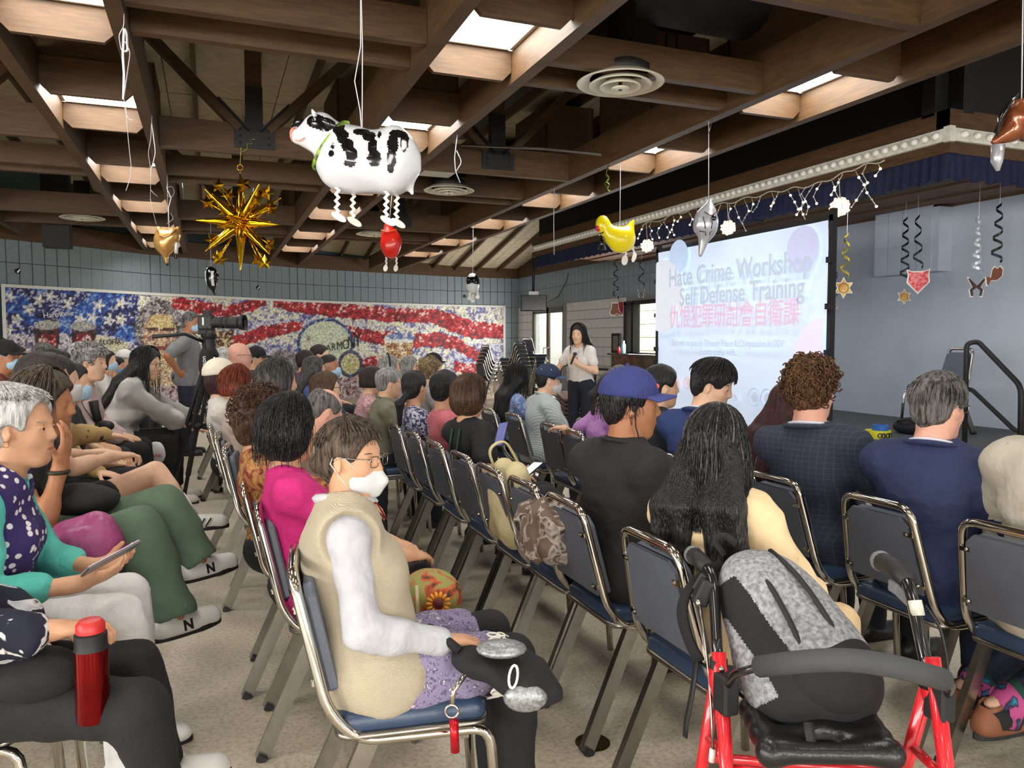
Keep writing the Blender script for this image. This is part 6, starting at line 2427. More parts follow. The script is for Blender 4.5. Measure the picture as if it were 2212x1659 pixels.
strands(r, 170, HAIR['hilite'], e, .0022, rr=(.118, .1, .106), drop=.16, th1=1.7, seed=82)
MB().tube(arc(r['arm'][-1][1] - (r['arm'][-1][1] - r['arm'][-1][0]).normalized() * .02, .032, 0, 2 * PI, 14, (1, 0, 0), (0, 1, 0)), .008, 6, closed=False).build('wristband', mat('black_yellow_band', (40, 38, 20), .5), e, True)
e, r, sc, loc, q = person('woman in dark shorts with bare crossed legs, white socks and striped white sneakers', 100, 826, D=3.6, h=.0065, sk='light', top=(pattern('graphic_tee', (34, 34, 38), (214, 210, 210), 'blotch', 7, .6), .55, {}), bot=(BLK, -.45, {'name': 'shorts'}), hair=('long', 'dark', {'length': .12, 'vol': .006}), head=(0, .05, 0), lean=.1,
    arms={-1: ((245, 985, 3.9), (-.3, -.5, -.6), (1, .3, -.1), DN, .8), 1: ((225, 980, 4.1), (-.2, .6, -.5), (1, -.4, -.1), DN, .8)},
    legs={-1: ((335, 1020, 4.15), (408, 1110, 4.05), .0), 1: ((310, 1062, 4.25), (345, 1150, 4.3), .1)}, shoe=WHTSHOE, who='the woman in dark shorts', group='left block of the audience')
for s in (1, -1):
    A, K = r['leg'][s][2], r['leg'][s][1]
    MB().tube([A + V(0, 0, -.02), A + (K - A).normalized() * .04, A + (K - A).normalized() * .11], [.048, .043, .048], 14).build('sock', WHT, e, True)
    fy = Matrix.Rotation(r['leg'][s][3], 3, 'Z')
    for k in range(3):
        for sd in (1, -1):
            P = [A + fy @ V(.03 + k * .03 + .02 * t, sd * (.047 - .008 * t), -.045 + .03 * t) for t in (-.6, 0, .8)]
            MB().tube(P, .007, 6, flat=.4).build('shoe_stripe', BLK, e, True)
person('woman in white mask and tan dotted sleeves behind the bare legs', 128, 822, D=4.25, h=.0075, sk='light', top=(pattern('tan_dots', (178, 148, 96), (60, 46, 40), 'dots', 13, .24), 2, {}), bot=(BLK, 1), hair=('bob', 'black', {'vol': .004, 'length': .24}), mask=(WMASK,), head=(-.1, .1, 0), lean=.16, arms={-1: ((262, 945, 4.75), (-.4, -.4, -.5), (1, .1, -.2), DN, .2)}, who='the woman in tan dotted sleeves', group='left block of the audience')
person('person in pale blue mask beside the tan dotted sleeves', 158, 826, D=4.8, h=.01, sk='light', top=(cloth('dark_tee', (44, 44, 50)), .6, {}), bot=(BLK, 1), hair=('bob', 'black', {'length': .24}), mask=(SURG,), head=(-.2, .1, 0), who='the person in pale blue mask', group='left block of the audience')
e, r, sc, loc, q = person('older woman with curly grey hair and dusty pink blouse', 198, 784, D=5.85, h=.0085, sk='light', near=True, top=(cloth('dusty_pink', (196, 172, 168)), 1.9, {'e': .02}), bot=(BLK, 1), hair=('curly', 'grey', {'vol': .008, 'curl': .005}), head=(-.35, .05, 0), lean=.16, who='the older woman in dusty pink', group='left block of the audience')
curls(r, 220, HAIR['grey'], e, .013, .0035, .014, 13)
person('white haired person behind the curly grey hair', 178, 768, D=7.9, sk='light', top=(cloth('oat_shirt', (186, 176, 160)), 1, {}), bot=(DEN, 1), hair=('bob', 'silver', {'length': .22}), who='the white haired person by the painted drum', group='left block of the audience')
person('woman with dark hair in blue mask and white top, left of the raised hand', 231, 780, D=8.5, sk='light', top=(WHT, 1.9, {}), bot=(DEN, 1), hair=('bob', 'dark', {'length': .24}), mask=(SURG,), head=(-.25, 0, 0), who='the masked woman in white', group='left block of the audience')
person('person in bright blue mask with hand raised to the face', 254, 793, D=9.2, sk='mid', top=(WHT, 1.5, {}), bot=(DEN, 1), hair=('short', 'black', {}), mask=(mat('bright_blue_mask', (96, 160, 216), .7),), head=(-.3, .1, 0), arms={-1: ((240, 822, 9.0), (.1, -.4, -1), (.3, .1, 1), (-1, 0, 0), .4)}, who='the person with hand raised to the face', group='left block of the audience')
person('person in white cap and white top in the far left row', 272, 778, D=10, sk='light', top=(WHT, 1.9, {}), bot=(DEN, 1), hair=('short', 'silver', {}), cap=(WHT,), head=(.2, 0, 0), who='the person in the white cap', group='left block of the audience')
person('man with dark hair greying behind, below the painted drums', 98, 766, D=8.6, fem=False, sk='mid', top=(cloth('char_shirt', (50, 50, 56)), 1, {}), bot=(DEN, 1), hair=('short', 'salt', {}), head=(.4, 0, 0), who='the greying man by the painted drums', group='left block of the audience')
person('person with black bob between the greying man and the curly grey hair', 125, 795, D=5.35, sk='mid', top=(cloth('dark_tee', (44, 44, 50)), .6, {}), bot=(DEN, 1), hair=('bob', 'black', {'length': .22}), head=(.1, 0, 0), who='the person with black bob', group='left block of the audience')
person('man in black cap and blue mask at the frame edge', 14, 772, D=7.0, fem=False, sk='tan', top=(cloth('rust_shirt', (120, 60, 50)), 1, {}), bot=(DEN, 1), hair=('crop', 'black', {}), mask=(SURG,), cap=(BLK,), head=(-.3, 0, 0), who='the man in black cap by the frame edge', group='left block of the audience')
person('man with short black hair right of the capped man in blue mask', 40, 770, D=9.6, fem=False, sk='tan', top=(cloth('slate_shirt', (96, 100, 110)), 1, {}), bot=(DEN, 1), hair=('crop', 'black', {}), head=(-.2, 0, 0), who='the man right of the black cap', group='left block of the audience')
plaid = pattern('pale_grey_plaid', (190, 188, 182), (158, 156, 152), 'check', 2.2, .6, .85, .25)
e, r, sc, loc, q = person('woman with long black hair, glasses and pale grey overshirt, leaning on her knee', 318, 776, D=6.6, h=.0075, sk='light', near=True, top=(plaid, 1.5, {'e': .03, 'hem': .25, 'folds': .007}), bot=(BLK, .95), hair=('long', 'black', {'length': .3, 'vol': .004}), glass=BLK, head=(-.3, .12, 0), lean=.42, face=-.1,
    arms={-1: ((420, 925, 6.6), (-.5, -.4, -.6), (1, .1, -.2), DN, .3), 1: ((430, 915, 6.8), (-.4, .5, -.5), (1, 0, -.2), DN, .3)}, shoe=mat('cream_shoe', (200, 190, 180), .6), who='the woman in the pale grey overshirt', group='left block of the audience')
strands(r, 150, HAIR['black'], e, .002, rr=(.116, .098, .104), drop=.36, th1=1.65, seed=91)
flor = pattern('navy_daisy', (26, 28, 48), (226, 224, 220), 'blotch', 13, .62, .85, .02, (170, 176, 196))
e, r, sc, loc, q = person('person in navy daisy print top and black trousers holding a red bottle', -135, 960, D=1.95, h=.0055, sk='mid', top=(flor, 1.75, {'e': .03, 'hem': .35, 'folds': .005}), bot=(BLK, 1, {'e': .014}), hair=('bob', 'dark', {}), lean=.1,
    arms={-1: ((112, 1362, 1.84), (-.5, -.35, -.6), (1, .12, -.05), DN, .6), 1: ((80, 1350, 2.05), (-.4, .6, -.6), (1, -.25, -.1), DN, .4)}, legs={-1: ((300, 1530, 1.85), (345, 1700, 1.85), 0), 1: ((290, 1440, 2.1), (350, 1640, 2.1), 0)}, shoe=WHTSHOE, who='the person in daisy print', group='left block of the audience')
DAISY = (e, r, sc, loc, q)
# ---- the standing man and the speaker
e, r, sc, loc, q = person('standing man in grey polo shirt and blue mask, hand on hip, behind the tripod', 414, 697, D=9.4, fem=False, sit=False, sk='tan', h=.0085, top=(cloth('grey_polo', (128, 130, 134)), .8, {'e': .018, 'hem': .12}), bot=(cloth('navy_trousers', (34, 38, 56)), 1, {'wide': .015}), hair=('short', 'salt', {}), mask=(SURG,), glass=silver_rim, face=-.15, head=(-.35, 0, 0),
    arms={-1: ((-.04, -.23, .98), (-.6, -.8, -.2), (.6, .5, -.4), (-.3, .8, 0), .6)}, group='people standing', col=(cloth('grey_polo', (128, 130, 134)), .07, .024))
face_sp = math.radians(215)
e, r, sc, loc, q = person('woman speaker with long black hair, white tee and navy leggings, holding a microphone', 1249, 722, D=9.5, sit=False, sk='light', h=.006, near=True, top=(cloth('white_tee', (226, 220, 216)), .55, {'e': .012, 'folds': .002}), bot=(cloth('navy_leggings', (28, 30, 48)), 1), hair=('long', 'black', {'length': .26, 'vol': .004}), face=face_sp, head=(.15, .1, 0),
    arms={1: ((.2, .06, 1.16), (-.1, .8, -.9), (.25, -.3, .9), (-.3, -1, 0), .9), -1: ((.3, -.3, 1.02), (-.5, -.6, -.6), (1, -.1, .2), (0, .3, 1), .3)}, group='people standing')
strands(r, 160, HAIR['black'], e, .0022, rr=(.116, .1, .106), drop=.34, th1=1.6, az=(.95, 5.33), wavy=.006, seed=95)
SPK = (e, r, sc, loc, q)
W, fd = r['arm'][1][1], r['arm'][1][2]
mw = loc + q @ ((W + fd * .085 + V(.03, -.012, 0)) * sc)
mic = thing('microphone', 'black handheld microphone in the speaker\'s hand', 'microphone', mw)
ax_ = q @ V(-.12, -.02, .1).normalized()
MB().cyl(ax_ * -.1, ax_ * .07, .011, .016, 14).build('handle', BLK, mic, True)
MB().ball(ax_ * .085, .024, 14, 10).build('grille', mat('mic_grille', (60, 60, 62), .4, .6), mic, True)

# ---- empty chairs between and ahead of the sitters
for i, (x, y, wd) in enumerate([(1.45, 2.86, 'empty navy chair with chrome frame, draped with a camouflage jacket'), (1.44, 3.24, 'empty navy chair in front of the woman with the brown bob'), (1.44, 3.66, 'navy chair holding the beige tote bag')]):
    chair(x, y, 0, wd)
for y, wd in [(6.4, 'empty navy chair at the far end of the second row')]:
    chair(1.42, y, 0, wd)
for x, y, wd in [(2.42, 3.75, 'empty navy chair behind the man in the royal blue cap'), (2.4, 4.7, 'empty navy chair beside the lavender tee arm')]:
    chair(x, y, 0, wd)
chair(atz(520, 965, .45).x, atz(520, 965, .45).y, -.3, 'navy chair holding a closed grey laptop, beside the tripod')
# ------------------------------------------------------------------ projection screen with its slide
XS = 5.0
tl, tr = atx(1424, 545, XS), atx(1800, 478, XS)
bl_, br = atx(1414, 900, XS), atx(1776, 915, XS)
sy0, sy1, sz0, sz1 = tr.y, tl.y, .55, (tl.z + tr.z) / 2
scr = thing('projection_screen', 'large white projection screen on a black folding frame showing the workshop title slide', 'projection screen', (XS, (sy0 + sy1) / 2, 0), math.radians(0))
hw = (sy1 - sy0) / 2
SCRM = mat('screen_fabric', (204, 219, 241), .8, var=.015, scale=2, emit=.36)  # emission on fabric and slide materials stands in for projector light
MB().grid(lambda u, v: (-.03 + .006 * math.sin(u * 40 + v * 9) * (abs(u - .5) * 2) ** 2 + .02 * math.sin(v * 3.1) * (abs(u - .5) * 2), hw * (1 - 2 * u) * .985, sz0 + (sz1 - sz0) * v), 60, 24).build('screen_fabric', SCRM, scr, True)
mb = MB()
for y in (-hw, hw):
    mb.box((0, y, (sz1 + .1) / 2 + .1), (.05, .045, sz1 - .1))
mb.box((0, 0, sz1 + .02), (.05, 2 * hw + .05, .05)).box((0, 0, sz0 - .03), (.05, 2 * hw, .06))
mb.build('frame', M['black'], scr)
for y in (-hw, hw):
    lg = MB().bar((0, y, .3), (.45, y, .02), .03, .04).bar((0, y, .3), (-.35, y, .02), .03, .04).build('foot', M['black'], scr)
    for z in (.9, 1.3, 1.7, 2.1):
        MB().box((-.03, y, z), (.03, .06, .05)).build('latch', M['black'], scr)
MB().grid(lambda u, v: (-.02 + .012 * math.sin(u * 120), hw * (1 - 2 * u), sz0 - .05 - .5 * v), 80, 2).build('skirt', M['black'], scr, True)
ink = mat('slide_grey', (180, 191, 207), .8, var=0, emit=.36)
inkp = mat('slide_pink', (212, 184, 206), .8, var=0, emit=.36)
inkf = mat('slide_pale', (188, 200, 219), .8, var=0, emit=.36)


def slide(s, x, y, size, m, sx=1, bold=0):
    p = atx(x, y, XS) - scr.location
    return text('slide_text', s, size, m, scr, frame((-.075, p.y, p.z), (0, -1, 0), (0, 0, 1)), .001, sx=sx, bold=bold)


slide('Hate Crime Workshop', 1592, 586, .285, ink, .84, .004)
slide('Self Defense Training', 1600, 634, .272, ink, .84, .004)
slide('仇恨犯罪研討會自衛課', 1582, 684, .27, inkp, .78, .003)
slide('Brought to you by Through Peace & Compassion in SGV', 1572, 742, .098, inkf, .82, .002)
slide('in partnership with...', 1564, 761, .098, inkf, .82, .002)
for x, y, r, c in [(1745, 537, .2, (190, 194, 226)), (1475, 555, .19, (188, 210, 240)), (1440, 640, .42, (212, 218, 230)), (1790, 780, .38, (216, 212, 234))]:
    p = atx(x, y, XS) - scr.location
    P = [(max(-hw + .03, min(hw - .03, p.y + r * math.cos(a))) - p.y, r * math.sin(a)) for a in [2 * PI * i / 40 for i in range(40)]]
    MB().prism(P, (-.058 - .002 * r, p.y, p.z), (0, 1, 0), (0, 0, 1), -.001).build('slide_disc', mat('slide_disc_%d' % x, c, .8, var=0, emit=.36), scr)
for x, y, r in [(1642, 857, .085), (1670, 859, .085), (1600, 858, .03), (1472, 828, .07), (1497, 826, .06)]:
    p = atx(x, y, XS) - scr.location
    m = inkf if x > 1500 else mat('slide_rose', (226, 200, 206), .8, var=0, emit=.3)
    MB().tube(arc((-.07, p.y, p.z), r, 0, 2 * PI, 24, (0, 1, 0), (0, 0, 1)), .008, 5).ball((-.062, p.y, p.z), (.004, r * .6, r * .6), 12, 8).build('slide_logo', m, scr, True)
MB().box((-.03, -hw + .4, sz0 - .05), (.02, .5, .05)).build('label_strip', mat('label_strip', (60, 60, 62), .5, rgb2=(200, 200, 200), scale=40), scr)

# ------------------------------------------------------------------ things by the far right wall
c = atd(1153, 655, 16.5)
t = thing('television', 'black flat television hanging from a ceiling pole in the far corner', 'television', c, PI - YAW + .12)
MB().box((0, 0, 0), (.56, .05, .35)).build('case', M['black'], t, bevel=.01)
MB().box((0, .027, .01), (.52, .004, .31)).build('screen', mat('dark_screen', (30, 34, 36), .15), t)
MB().cyl((0, -.06, .1), (0, -.06, ZB + .3 - c.z), .03).build('pole', M['black'], t, True)
MB().box((0, -.05, .2), (.2, .1, .1)).build('bracket', M['white'], t)
tag(MB().tube([atx(1228, 590, XW - .03), atx(1222, 612, XW - .03), atx(1206, 640, XW - .03), atx(1178, 657, 7.4)], .008, 6).build('television_cable', M['black'], None, True), 'thin cable looping down the pale blue blocks to the television', 'cable')
c = atx(1338, 667, XW - .03)
t = thing('fire_alarm', 'red fire alarm box behind the boots cut-out', 'fire alarm', c, PI / 2)
MB().box((0, 0, 0), (.2, .06, .26)).build('case', mat('alarm_red', (176, 30, 40), .4), t, bevel=.01)
MB().ball((0, .04, .0), (.06, .02, .06)).build('strobe', M['white'], t, True)
# upright piano
PX0 = 7.2
c0, c1 = atx(1316, 765, PX0), atx(1418, 765, PX0)
pt = c0.z
pn = thing('upright_piano', 'glossy black upright piano beneath the window', 'piano', (PX0 + .25, (c0.y + c1.y) / 2, 0))
pw = abs(c0.y - c1.y)
gloss = mat('piano_black', (22, 20, 20), .12, coat=.8)
MB().box((0, 0, pt / 2), (.42, pw, pt - .02)).build('case', gloss, pn, bevel=.01)
MB().box((-.02, 0, pt), (.52, pw + .08, .035)).build('lid', gloss, pn, bevel=.008)
MB().box((-.212, 0, pt * .8), (.012, pw * .84, pt * .28)).build('front_panel', mat('piano_panel', (52, 40, 34), .2, rgb2=(90, 76, 54), scale=6, coat=.6), pn)
kb = MB().box((-.32, 0, .68), (.26, pw, .06)).build('key_bed', gloss, pn)
MB().box((-.34, 0, .725), (.2, pw * .9, .03)).build('key_lid', gloss, kb)
for y in (-pw / 2 + .05, pw / 2 - .05):
    MB().box((-.4, y, .33), (.06, .06, .66)).build('leg', gloss, pn)
c = atx(1331, 743, PX0 + .2)
t = thing('picture_frame', 'black framed picture standing on the piano', 'picture frame', (c.x, c.y, pt + .02), PI / 2)
mb = MB()
for x in (-.13, .13):
    mb.box((x, 0, .19), (.06, .04, .38))
mb.box((0, 0, .36), (.3, .04, .05)).box((0, 0, .025), (.3, .04, .05)).build('frame', M['black'], t)
MB().box((0, .01, .19), (.22, .01, .3)).build('picture', mat('picture_grey', (120, 116, 104), .5, var=.3, scale=8), t)


def bottle(label, p, col, h=.2, r=.033, cap_c=(230, 230, 230)):
    t = thing('bottle', label, 'bottle', p)
    MB().lathe([(r * .9, 0), (r, .01), (r, h * .65), (r * .45, h * .85), (r * .45, h * .92)], (0, 0, 0), 16).build('body', mat('bottle_%d%d%d' % col, col, .25), t, True, auto=True)
    MB().lathe([(r * .5, h * .9), (r * .5, h), (0, h)], (0, 0, 0), 12).build('cap', mat('bottle_cap%d' % cap_c[0], cap_c, .4), t, True, auto=True)


c = atx(1347, 752, PX0 + .1)
bottle('pale blue sanitiser bottle on the piano', (c.x, c.y, pt + .02), (150, 200, 226), .24, .04)
c = atx(1337, 757, PX0 + .1)
bottle('small red tin beside the blue bottle on the piano', (c.x, c.y, pt + .02), (190, 36, 44), .13, .03, (190, 36, 44))
# cart of folded brown tables with black handles behind the speaker
c = atd(1262, 870, 11.6)
t = thing('table_cart', 'black cart loaded with folded brown tables behind the speaker', 'cart', (c.x, c.y, 0), math.radians(70))
tb = mat('table_brown', (112, 84, 66), .5, var=.2, scale=5, stretch=(1, 8, 8))
for i in range(6):
    MB().box((0, 0, .26 + i * .06), (1.7, .76, .035)).build('folded_table', tb, t)
    MB().box((0, 0, .26 + i * .06), (1.72, .77, .012)).build('table_edge', M['black'], t)
MB().box((0, 0, .18), (1.75, .78, .06)).build('deck', M['black'], t)
for x in (-.9, .9):
    MB().tube(rounded([(x, -.28, .15), (x, -.28, 1.0), (x, .28, 1.0), (x, .28, .15)], .1, 5), .02, 8).build('handle', M['black'], t, True)
for x in (-.7, .7):
    for y in (-.3, .3):
        MB().cyl((x, y - .02, .08), (x, y + .02, .08), .08, n=16).build('wheel', M['rubber'], t, True, auto=True)
# stacks of spare chairs
for sx_, sy_, n, rz, lab in [(1056, 858, 6, .3, 'left stack by the mural'), (1098, 861, 3, -2.6, 'low middle stack by the mural'), (1140, 866, 8, -1.2, 'tall stack by the glass door'), (1118, 872, 7, 1.9, 'stack in front of the tall stack')]:
    b = atz(sx_, sy_, 0)
    for i in range(n):
        dx = V(.035 * i, 0, 0)
        dx.rotate(Matrix.Rotation(rz, 3, 'Z'))
        nm = ['bottom', 'second', 'third', 'fourth', 'fifth', 'sixth', 'seventh', 'eighth'][i]
        chair(b.x + dx.x, b.y + dx.y, rz, 'stacked navy chair, %s from the floor in the %s' % (nm if i == 0 else nm, lab) if i else 'stacked navy chair at the bottom of the %s' % lab, 'spare chairs stacked in the far corner', z=.085 * i)

# ------------------------------------------------------------------ camera on its tripod
b = atz(432, 1072, 0)
b = atd(438, 1000, 6.1)
tb_ = V(b.x, b.y, 0)
t = thing('tripod', 'tall black video tripod with pan handle, standing in the aisle', 'tripod', tb_)
hd = atd(452, 752, 6.1) - tb_
for i, (x, y, dd) in enumerate([(386, 1064, 5.9), (352, 1030, 6.2), (475, 985, 7.1)]):
    f = atd(x, y, dd)
    f = V(f.x, f.y, 0) - tb_
    a = hd + V(0, 0, -.08)
    m1, m2 = a.lerp(f, .42), a.lerp(f, .72)
    lg = MB().bar(a + V(.025, .02, 0), m1 + V(.025, .02, 0), .022, .022).bar(a - V(.025, .02, 0), m1 - V(.025, .02, 0), .022, .022).build('leg', M['black'], t)
    MB().bar(a.lerp(f, .35), m2, .03, .03).build('middle_section', M['rubber'], lg)
    MB().bar(m2, f, .022, .022).build('lower_section', M['black'], lg)
    MB().ball(m1, (.035, .035, .035), 10, 8).build('clamp', M['black'], lg, True)
    MB().ball(f + V(0, 0, .02), .025, 8, 6).build('foot', M['rubber'], lg, True)
mid = hd + V(0, 0, -.62)
MB().cyl(hd, mid, .02).build('centre_column', M['black'], t, True)
MB().tube([mid + V(.16 * math.cos(a), .16 * math.sin(a), 0) for a in (.3, 2.4, 4.5)], .014, 6, closed=True).build('spreader', M['black'], t)
MB().lathe([(.06, -.1), (.075, -.05), (.05, 0), (.055, .03), (.045, .07), (.06, .09), (.06, .11), (0, .11)], hd, 20).build('fluid_head', M['black'], t, True, auto=True)
hp0 = hd + V(0, 0, .03)
MB().tube([hp0, atd(400, 722, 5.95) - tb_, atd(330, 727, 5.8) - tb_], [.012, .012, .016], 8).build('pan_handle', M['black'], t, True)
MB().tube([hp0, atd(560 - 150, 720, 6.0) - tb_], .01, 6).build('handle_clamp', M['steel'], t, True)
cc = atd(446, 697, 6.1)
t = thing('camera', 'black camera with long zoom lens and hood on top of the tripod', 'camera', cc, -YAW - .05)
MB().box((0, 0, 0), (.12, .075, .12)).build('body', M['black'], t, bevel=.015)
MB().box((.01, 0, .075), (.07, .06, .05), None, .6).build('viewfinder_hump', M['black'], t, bevel=.008)
MB().box((-.0, 0, -.075), (.12, .07, .04)).build('battery_grip', M['rubber'], t, bevel=.008)
MB().tube([(.05, 0, 0), (.09, 0, 0), (.1, 0, 0), (.2, 0, 0), (.205, 0, 0), (.23, 0, 0), (.27, 0, 0)], [.042, .042, .04, .044, .046, .046, .05], 20).build('lens', M['rubber'], t, True, auto=True)
for x in (.12, .16):
    MB().tube([(x, 0, 0), (x + .018, 0, 0)], .047, 20).build('lens_ring', mat('ribbed_rubber', (34, 34, 35), .7, bump=.6, bscale=200), t, True, auto=True)
MB().tube([(.26, 0, 0), (.31, 0, 0)], [.05, .062], 16, caps=False).build('lens_hood', M['black'], t, True, solid=.003)
MB().box((-.01, -.039, .01), (.012, .002, .06)).build('maker_plate', M['white'], t)
cb_ = atd(446, 790, 6.0)
t = thing('camera_case', 'black padded camera pouch with white letters hanging on the tripod', 'camera bag', cb_, -YAW)
F = Field((-.1, -.08, -.16), (.1, .08, .16), .008)
F.ell((0, 0, 0), (.06, .045, .13), None, .02)
F.build('pouch', BLK, t, .03)
MB().tube([(0, 0, .12), (-.01, 0, .2), (.01, 0, .3)], .01, 6, flat=.3).build('strap', BLK, t, True)
text('lettering', 'Canon', .05, mat('white_lettering', (226, 226, 226), .6), t, frame((0, -.048, .01), (0, 0, 1), (-1, 0, 0)), .001)

# ------------------------------------------------------------------ on the stage
sp = atz(2040, 965, ZS)
chair(6.75, atx(2022, 850, 6.75).y, PI - .15, 'single navy chair with chrome frame standing on the stage', 'chair on the stage', z=ZS)
rb = atd(2090, 950, 6.5)
rail = thing('handrail', 'black tubular handrail at the stage steps', 'handrail', (rb.x, rb.y, 0))
A = lambda x, y, d: atd(x, y, d) - rail.location
MB().tube(rounded([A(2083, 985, 6.45), A(2088, 742, 6.45), A(2112, 737, 6.4), A(2206, 835, 5.9), A(2204, 1000, 5.9)], .07, 5), .021, 10).build('rail', M['black'], rail, True)
MB().tube(rounded([A(2086, 840, 6.45), A(2100, 842, 6.4), A(2190, 928, 5.95), A(2205, 932, 5.9)], .04, 4), .018, 10).build('lower_bar', M['black'], rail, True)
for x, y, d in [(2083, 985, 6.45), (2204, 1000, 5.9)]:
    p = A(x, y, d)
    MB().lathe([(.05, 0), (.05, .01), (.022, .02)], (p.x, p.y, max(0, p.z) - .01), 16).build('base_flange', M['black'], rail, True)
c = atz(1896, 946, ZS)
t = thing('tape_roll', 'roll of yellow caution tape with black letters on the stage edge', 'tape', (c.x, c.y, ZS))
MB().lathe([(.06, 0), (.115, 0), (.118, .02), (.115, .075), (.06, .075), (.058, .04)], (0, 0, 0), 32).build('roll', mat('caution_yellow', (226, 216, 40), .5, var=.08), t, True, auto=True)
for i, ch in enumerate('CUIDADO'):
    a = -YAW - PI / 2 + .34 - .2 * (i - 3) + PI * 0
    n_ = V(math.cos(a), math.sin(a), 0)
    tg = V(-math.sin(a), math.cos(a), 0)
    text('lettering', ch, .062, M['black'], t, frame(n_ * .1185 + V(0, 0, .038), -tg, (0, 0, -1)), .0006, bold=.002)
t = thing('tape_roll', 'roll of blue painter tape on top of the yellow caution tape', 'tape', (c.x + .01, c.y - .02, ZS + .076))
MB().lathe([(.05, 0), (.07, 0), (.07, .05), (.05, .05), (.05, 0)], (0, 0, 0), 28).build('roll', mat('painter_blue', (50, 110, 200), .6), t, True, auto=True)
c = atz(1945, 938, ZS)
t = thing('shoulder_bag', 'black bag slumped on the stage behind the tape rolls', 'bag', (c.x + .15, c.y, ZS))
F = Field((-.3, -.3, -.03), (.3, .3, .25), .01)
F.ell((0, 0, .06), (.13, .2, .075), None, .03)
F.ell((.02, .08, .08), (.1, .1, .07), None, .04)
F.wave(.006, 30, 3)
F.plane((0, 0, .0), (0, 0, -1))
F.build('body', BLK, t, .03)
MB().tube(rounded([(.0, -.12, .1), (-.12, -.05, .15), (-.1, .1, .12), (0, .14, .1)], .05, 4), .009, 6).build('handle', M['rubber'], t, True)

# ------------------------------------------------------------------ walker in front
wb = atz(1790, 1900, 0)
wk = thing('walker', 'red framed rolling walker with black seat and grey foam backrest bar', 'walker', wb)
Q = lambda x, y, d: atd(x, y, d) - wb
QZ = lambda x, y, z: atz(x, y, z) - wb
RED = mat('red_enamel', (206, 34, 44), .25, var=.05, coat=.6)
BLKG = mat('black_gloss_tube', (22, 22, 24), .2, coat=.5)
FOAM = mat('grey_foam', (66, 68, 70), .75, var=.05, bump=.15, bscale=300)
legs_ = []
for hub, rear, front in [((1552, 1462, 1.78), (1478, 1890, 1.95), (1598, 2080, 1.6)), ((2012, 1478, 1.62), (1884, 1915, 1.85), (2110, 2190, 1.45))]:
    h0, r0, f0 = Q(*hub), Q(*rear), Q(*front)
    MB().tube([h0 + V(0, 0, .03), r0], .0155, 12).build('rear_leg', RED, wk, True)
    MB().tube([h0 + V(0, 0, .06), f0], .0165, 12).build('front_leg', RED, wk, True)
    MB().ball(h0, (.024, .024, .05), 12, 8).build('hinge', RED, wk, True)
    for i in range(2):
        MB().cyl(h0 + V(-_s * .02, -_c * .02, .03 - .045 * i), h0 + V(-_s * .03, -_c * .03, .03 - .045 * i), .007, n=10).build('rivet', M['steel'], wk, True)
    for p in (r0, f0):
        wl = V(p.x, p.y, .075 - wb.z)
        ax = V(_c, -_s, 0)
        w_ = MB().tube([wl - ax * .014, wl + ax * .014], .075, 24).build('wheel', M['rubber'], wk, True, auto=True)
        MB().tube([wl - ax * .016, wl + ax * .016], .035, 16).build('hub', M['steel'], w_, True, auto=True)
    legs_.append((h0, r0, f0))
(hl, rl, fl), (hr_, rr_, fr_) = legs_
MB().tube([rl.lerp(hl, .62), rr_.lerp(hr_, .6)], .012, 10).build('cross_bar', RED, wk, True)
MB().tube([fl.lerp(hl, .66), fr_.lerp(hr_, .66)], .012, 10).build('cross_bar', RED, wk, True)
MB().tube(rounded([rl.lerp(hl, .72), fl.lerp(hl, .7)], .01), .011, 8).build('side_bar', RED, wk, True)
MB().tube(rounded([rr_.lerp(hr_, .72), fr_.lerp(hr_, .7)], .01), .011, 8).build('side_bar', RED, wk, True)
for P, g in [([(1552, 1450, 1.78), (1546, 1340, 1.85), (1541, 1262, 1.9), (1530, 1228, 1.94), (1510, 1208, 2.0)], [(1528, 1226, 1.945), (1513, 1211, 1.99), (1498, 1199, 2.05)]),
             ([(2008, 1465, 1.62), (1988, 1375, 1.66), (1970, 1290, 1.71), (1958, 1252, 1.75), (1935, 1230, 1.8)], [(1962, 1258, 1.745), (1940, 1232, 1.79), (1903, 1212, 1.88)])]:
    MB().tube(rounded([Q(*p) for p in P], .05, 4), .0135, 12).build('handle_post', BLKG, wk, True)
    o = MB().tube([Q(*p) for p in g], [.019, .022, .024], 14).build('grip', M['rubber'], wk, True)
    e0 = Q(*g[-1])
    MB().ball(e0, (.026, .026, .026), 12, 8).build('grip_end', mat('grey_grip', (110, 112, 114), .5), o, True)
    a0 = Q(*P[0])
    MB().cyl(a0 + V(0, 0, -.02), a0 + V(0, 0, .03), .021).build('collar', M['black'], wk, True)
br_ = [(1566, 1490, 1.74), (1585, 1456, 1.68), (1640, 1440, 1.6)]
bar = [(1640, 1440, 1.6), (1740, 1428, 1.5), (1830, 1424, 1.46), (1930, 1438, 1.47), (2038, 1468, 1.52)]
MB().tube(rounded([Q(*p) for p in br_] , .03, 4), .0095, 10).build('backrest_tube', BLKG, wk, True)
MB().tube(rounded([Q(2030, 1466, 1.52), Q(2056, 1478, 1.54), Q(2046, 1500, 1.58), Q(2025, 1508, 1.62)], .02, 4), .0095, 10).build('backrest_tube', BLKG, wk, True)
MB().tube(rounded([Q(*p) for p in bar], .12, 5), .0225, 16).build('backrest_foam', FOAM, wk, True)
for p in [(1568, 1498, 1.74), (2030, 1510, 1.6)]:
    MB().box(Q(*p), (.04, .05, .09)).build('bracket', M['black'], wk, bevel=.006)
cs = [QZ(1606, 1528, .54), QZ(1650, 1632, .54), QZ(1945, 1636, .54), QZ(1878, 1548, .54)]
ctr = (cs[0] + cs[1] + cs[2] + cs[3]) / 4
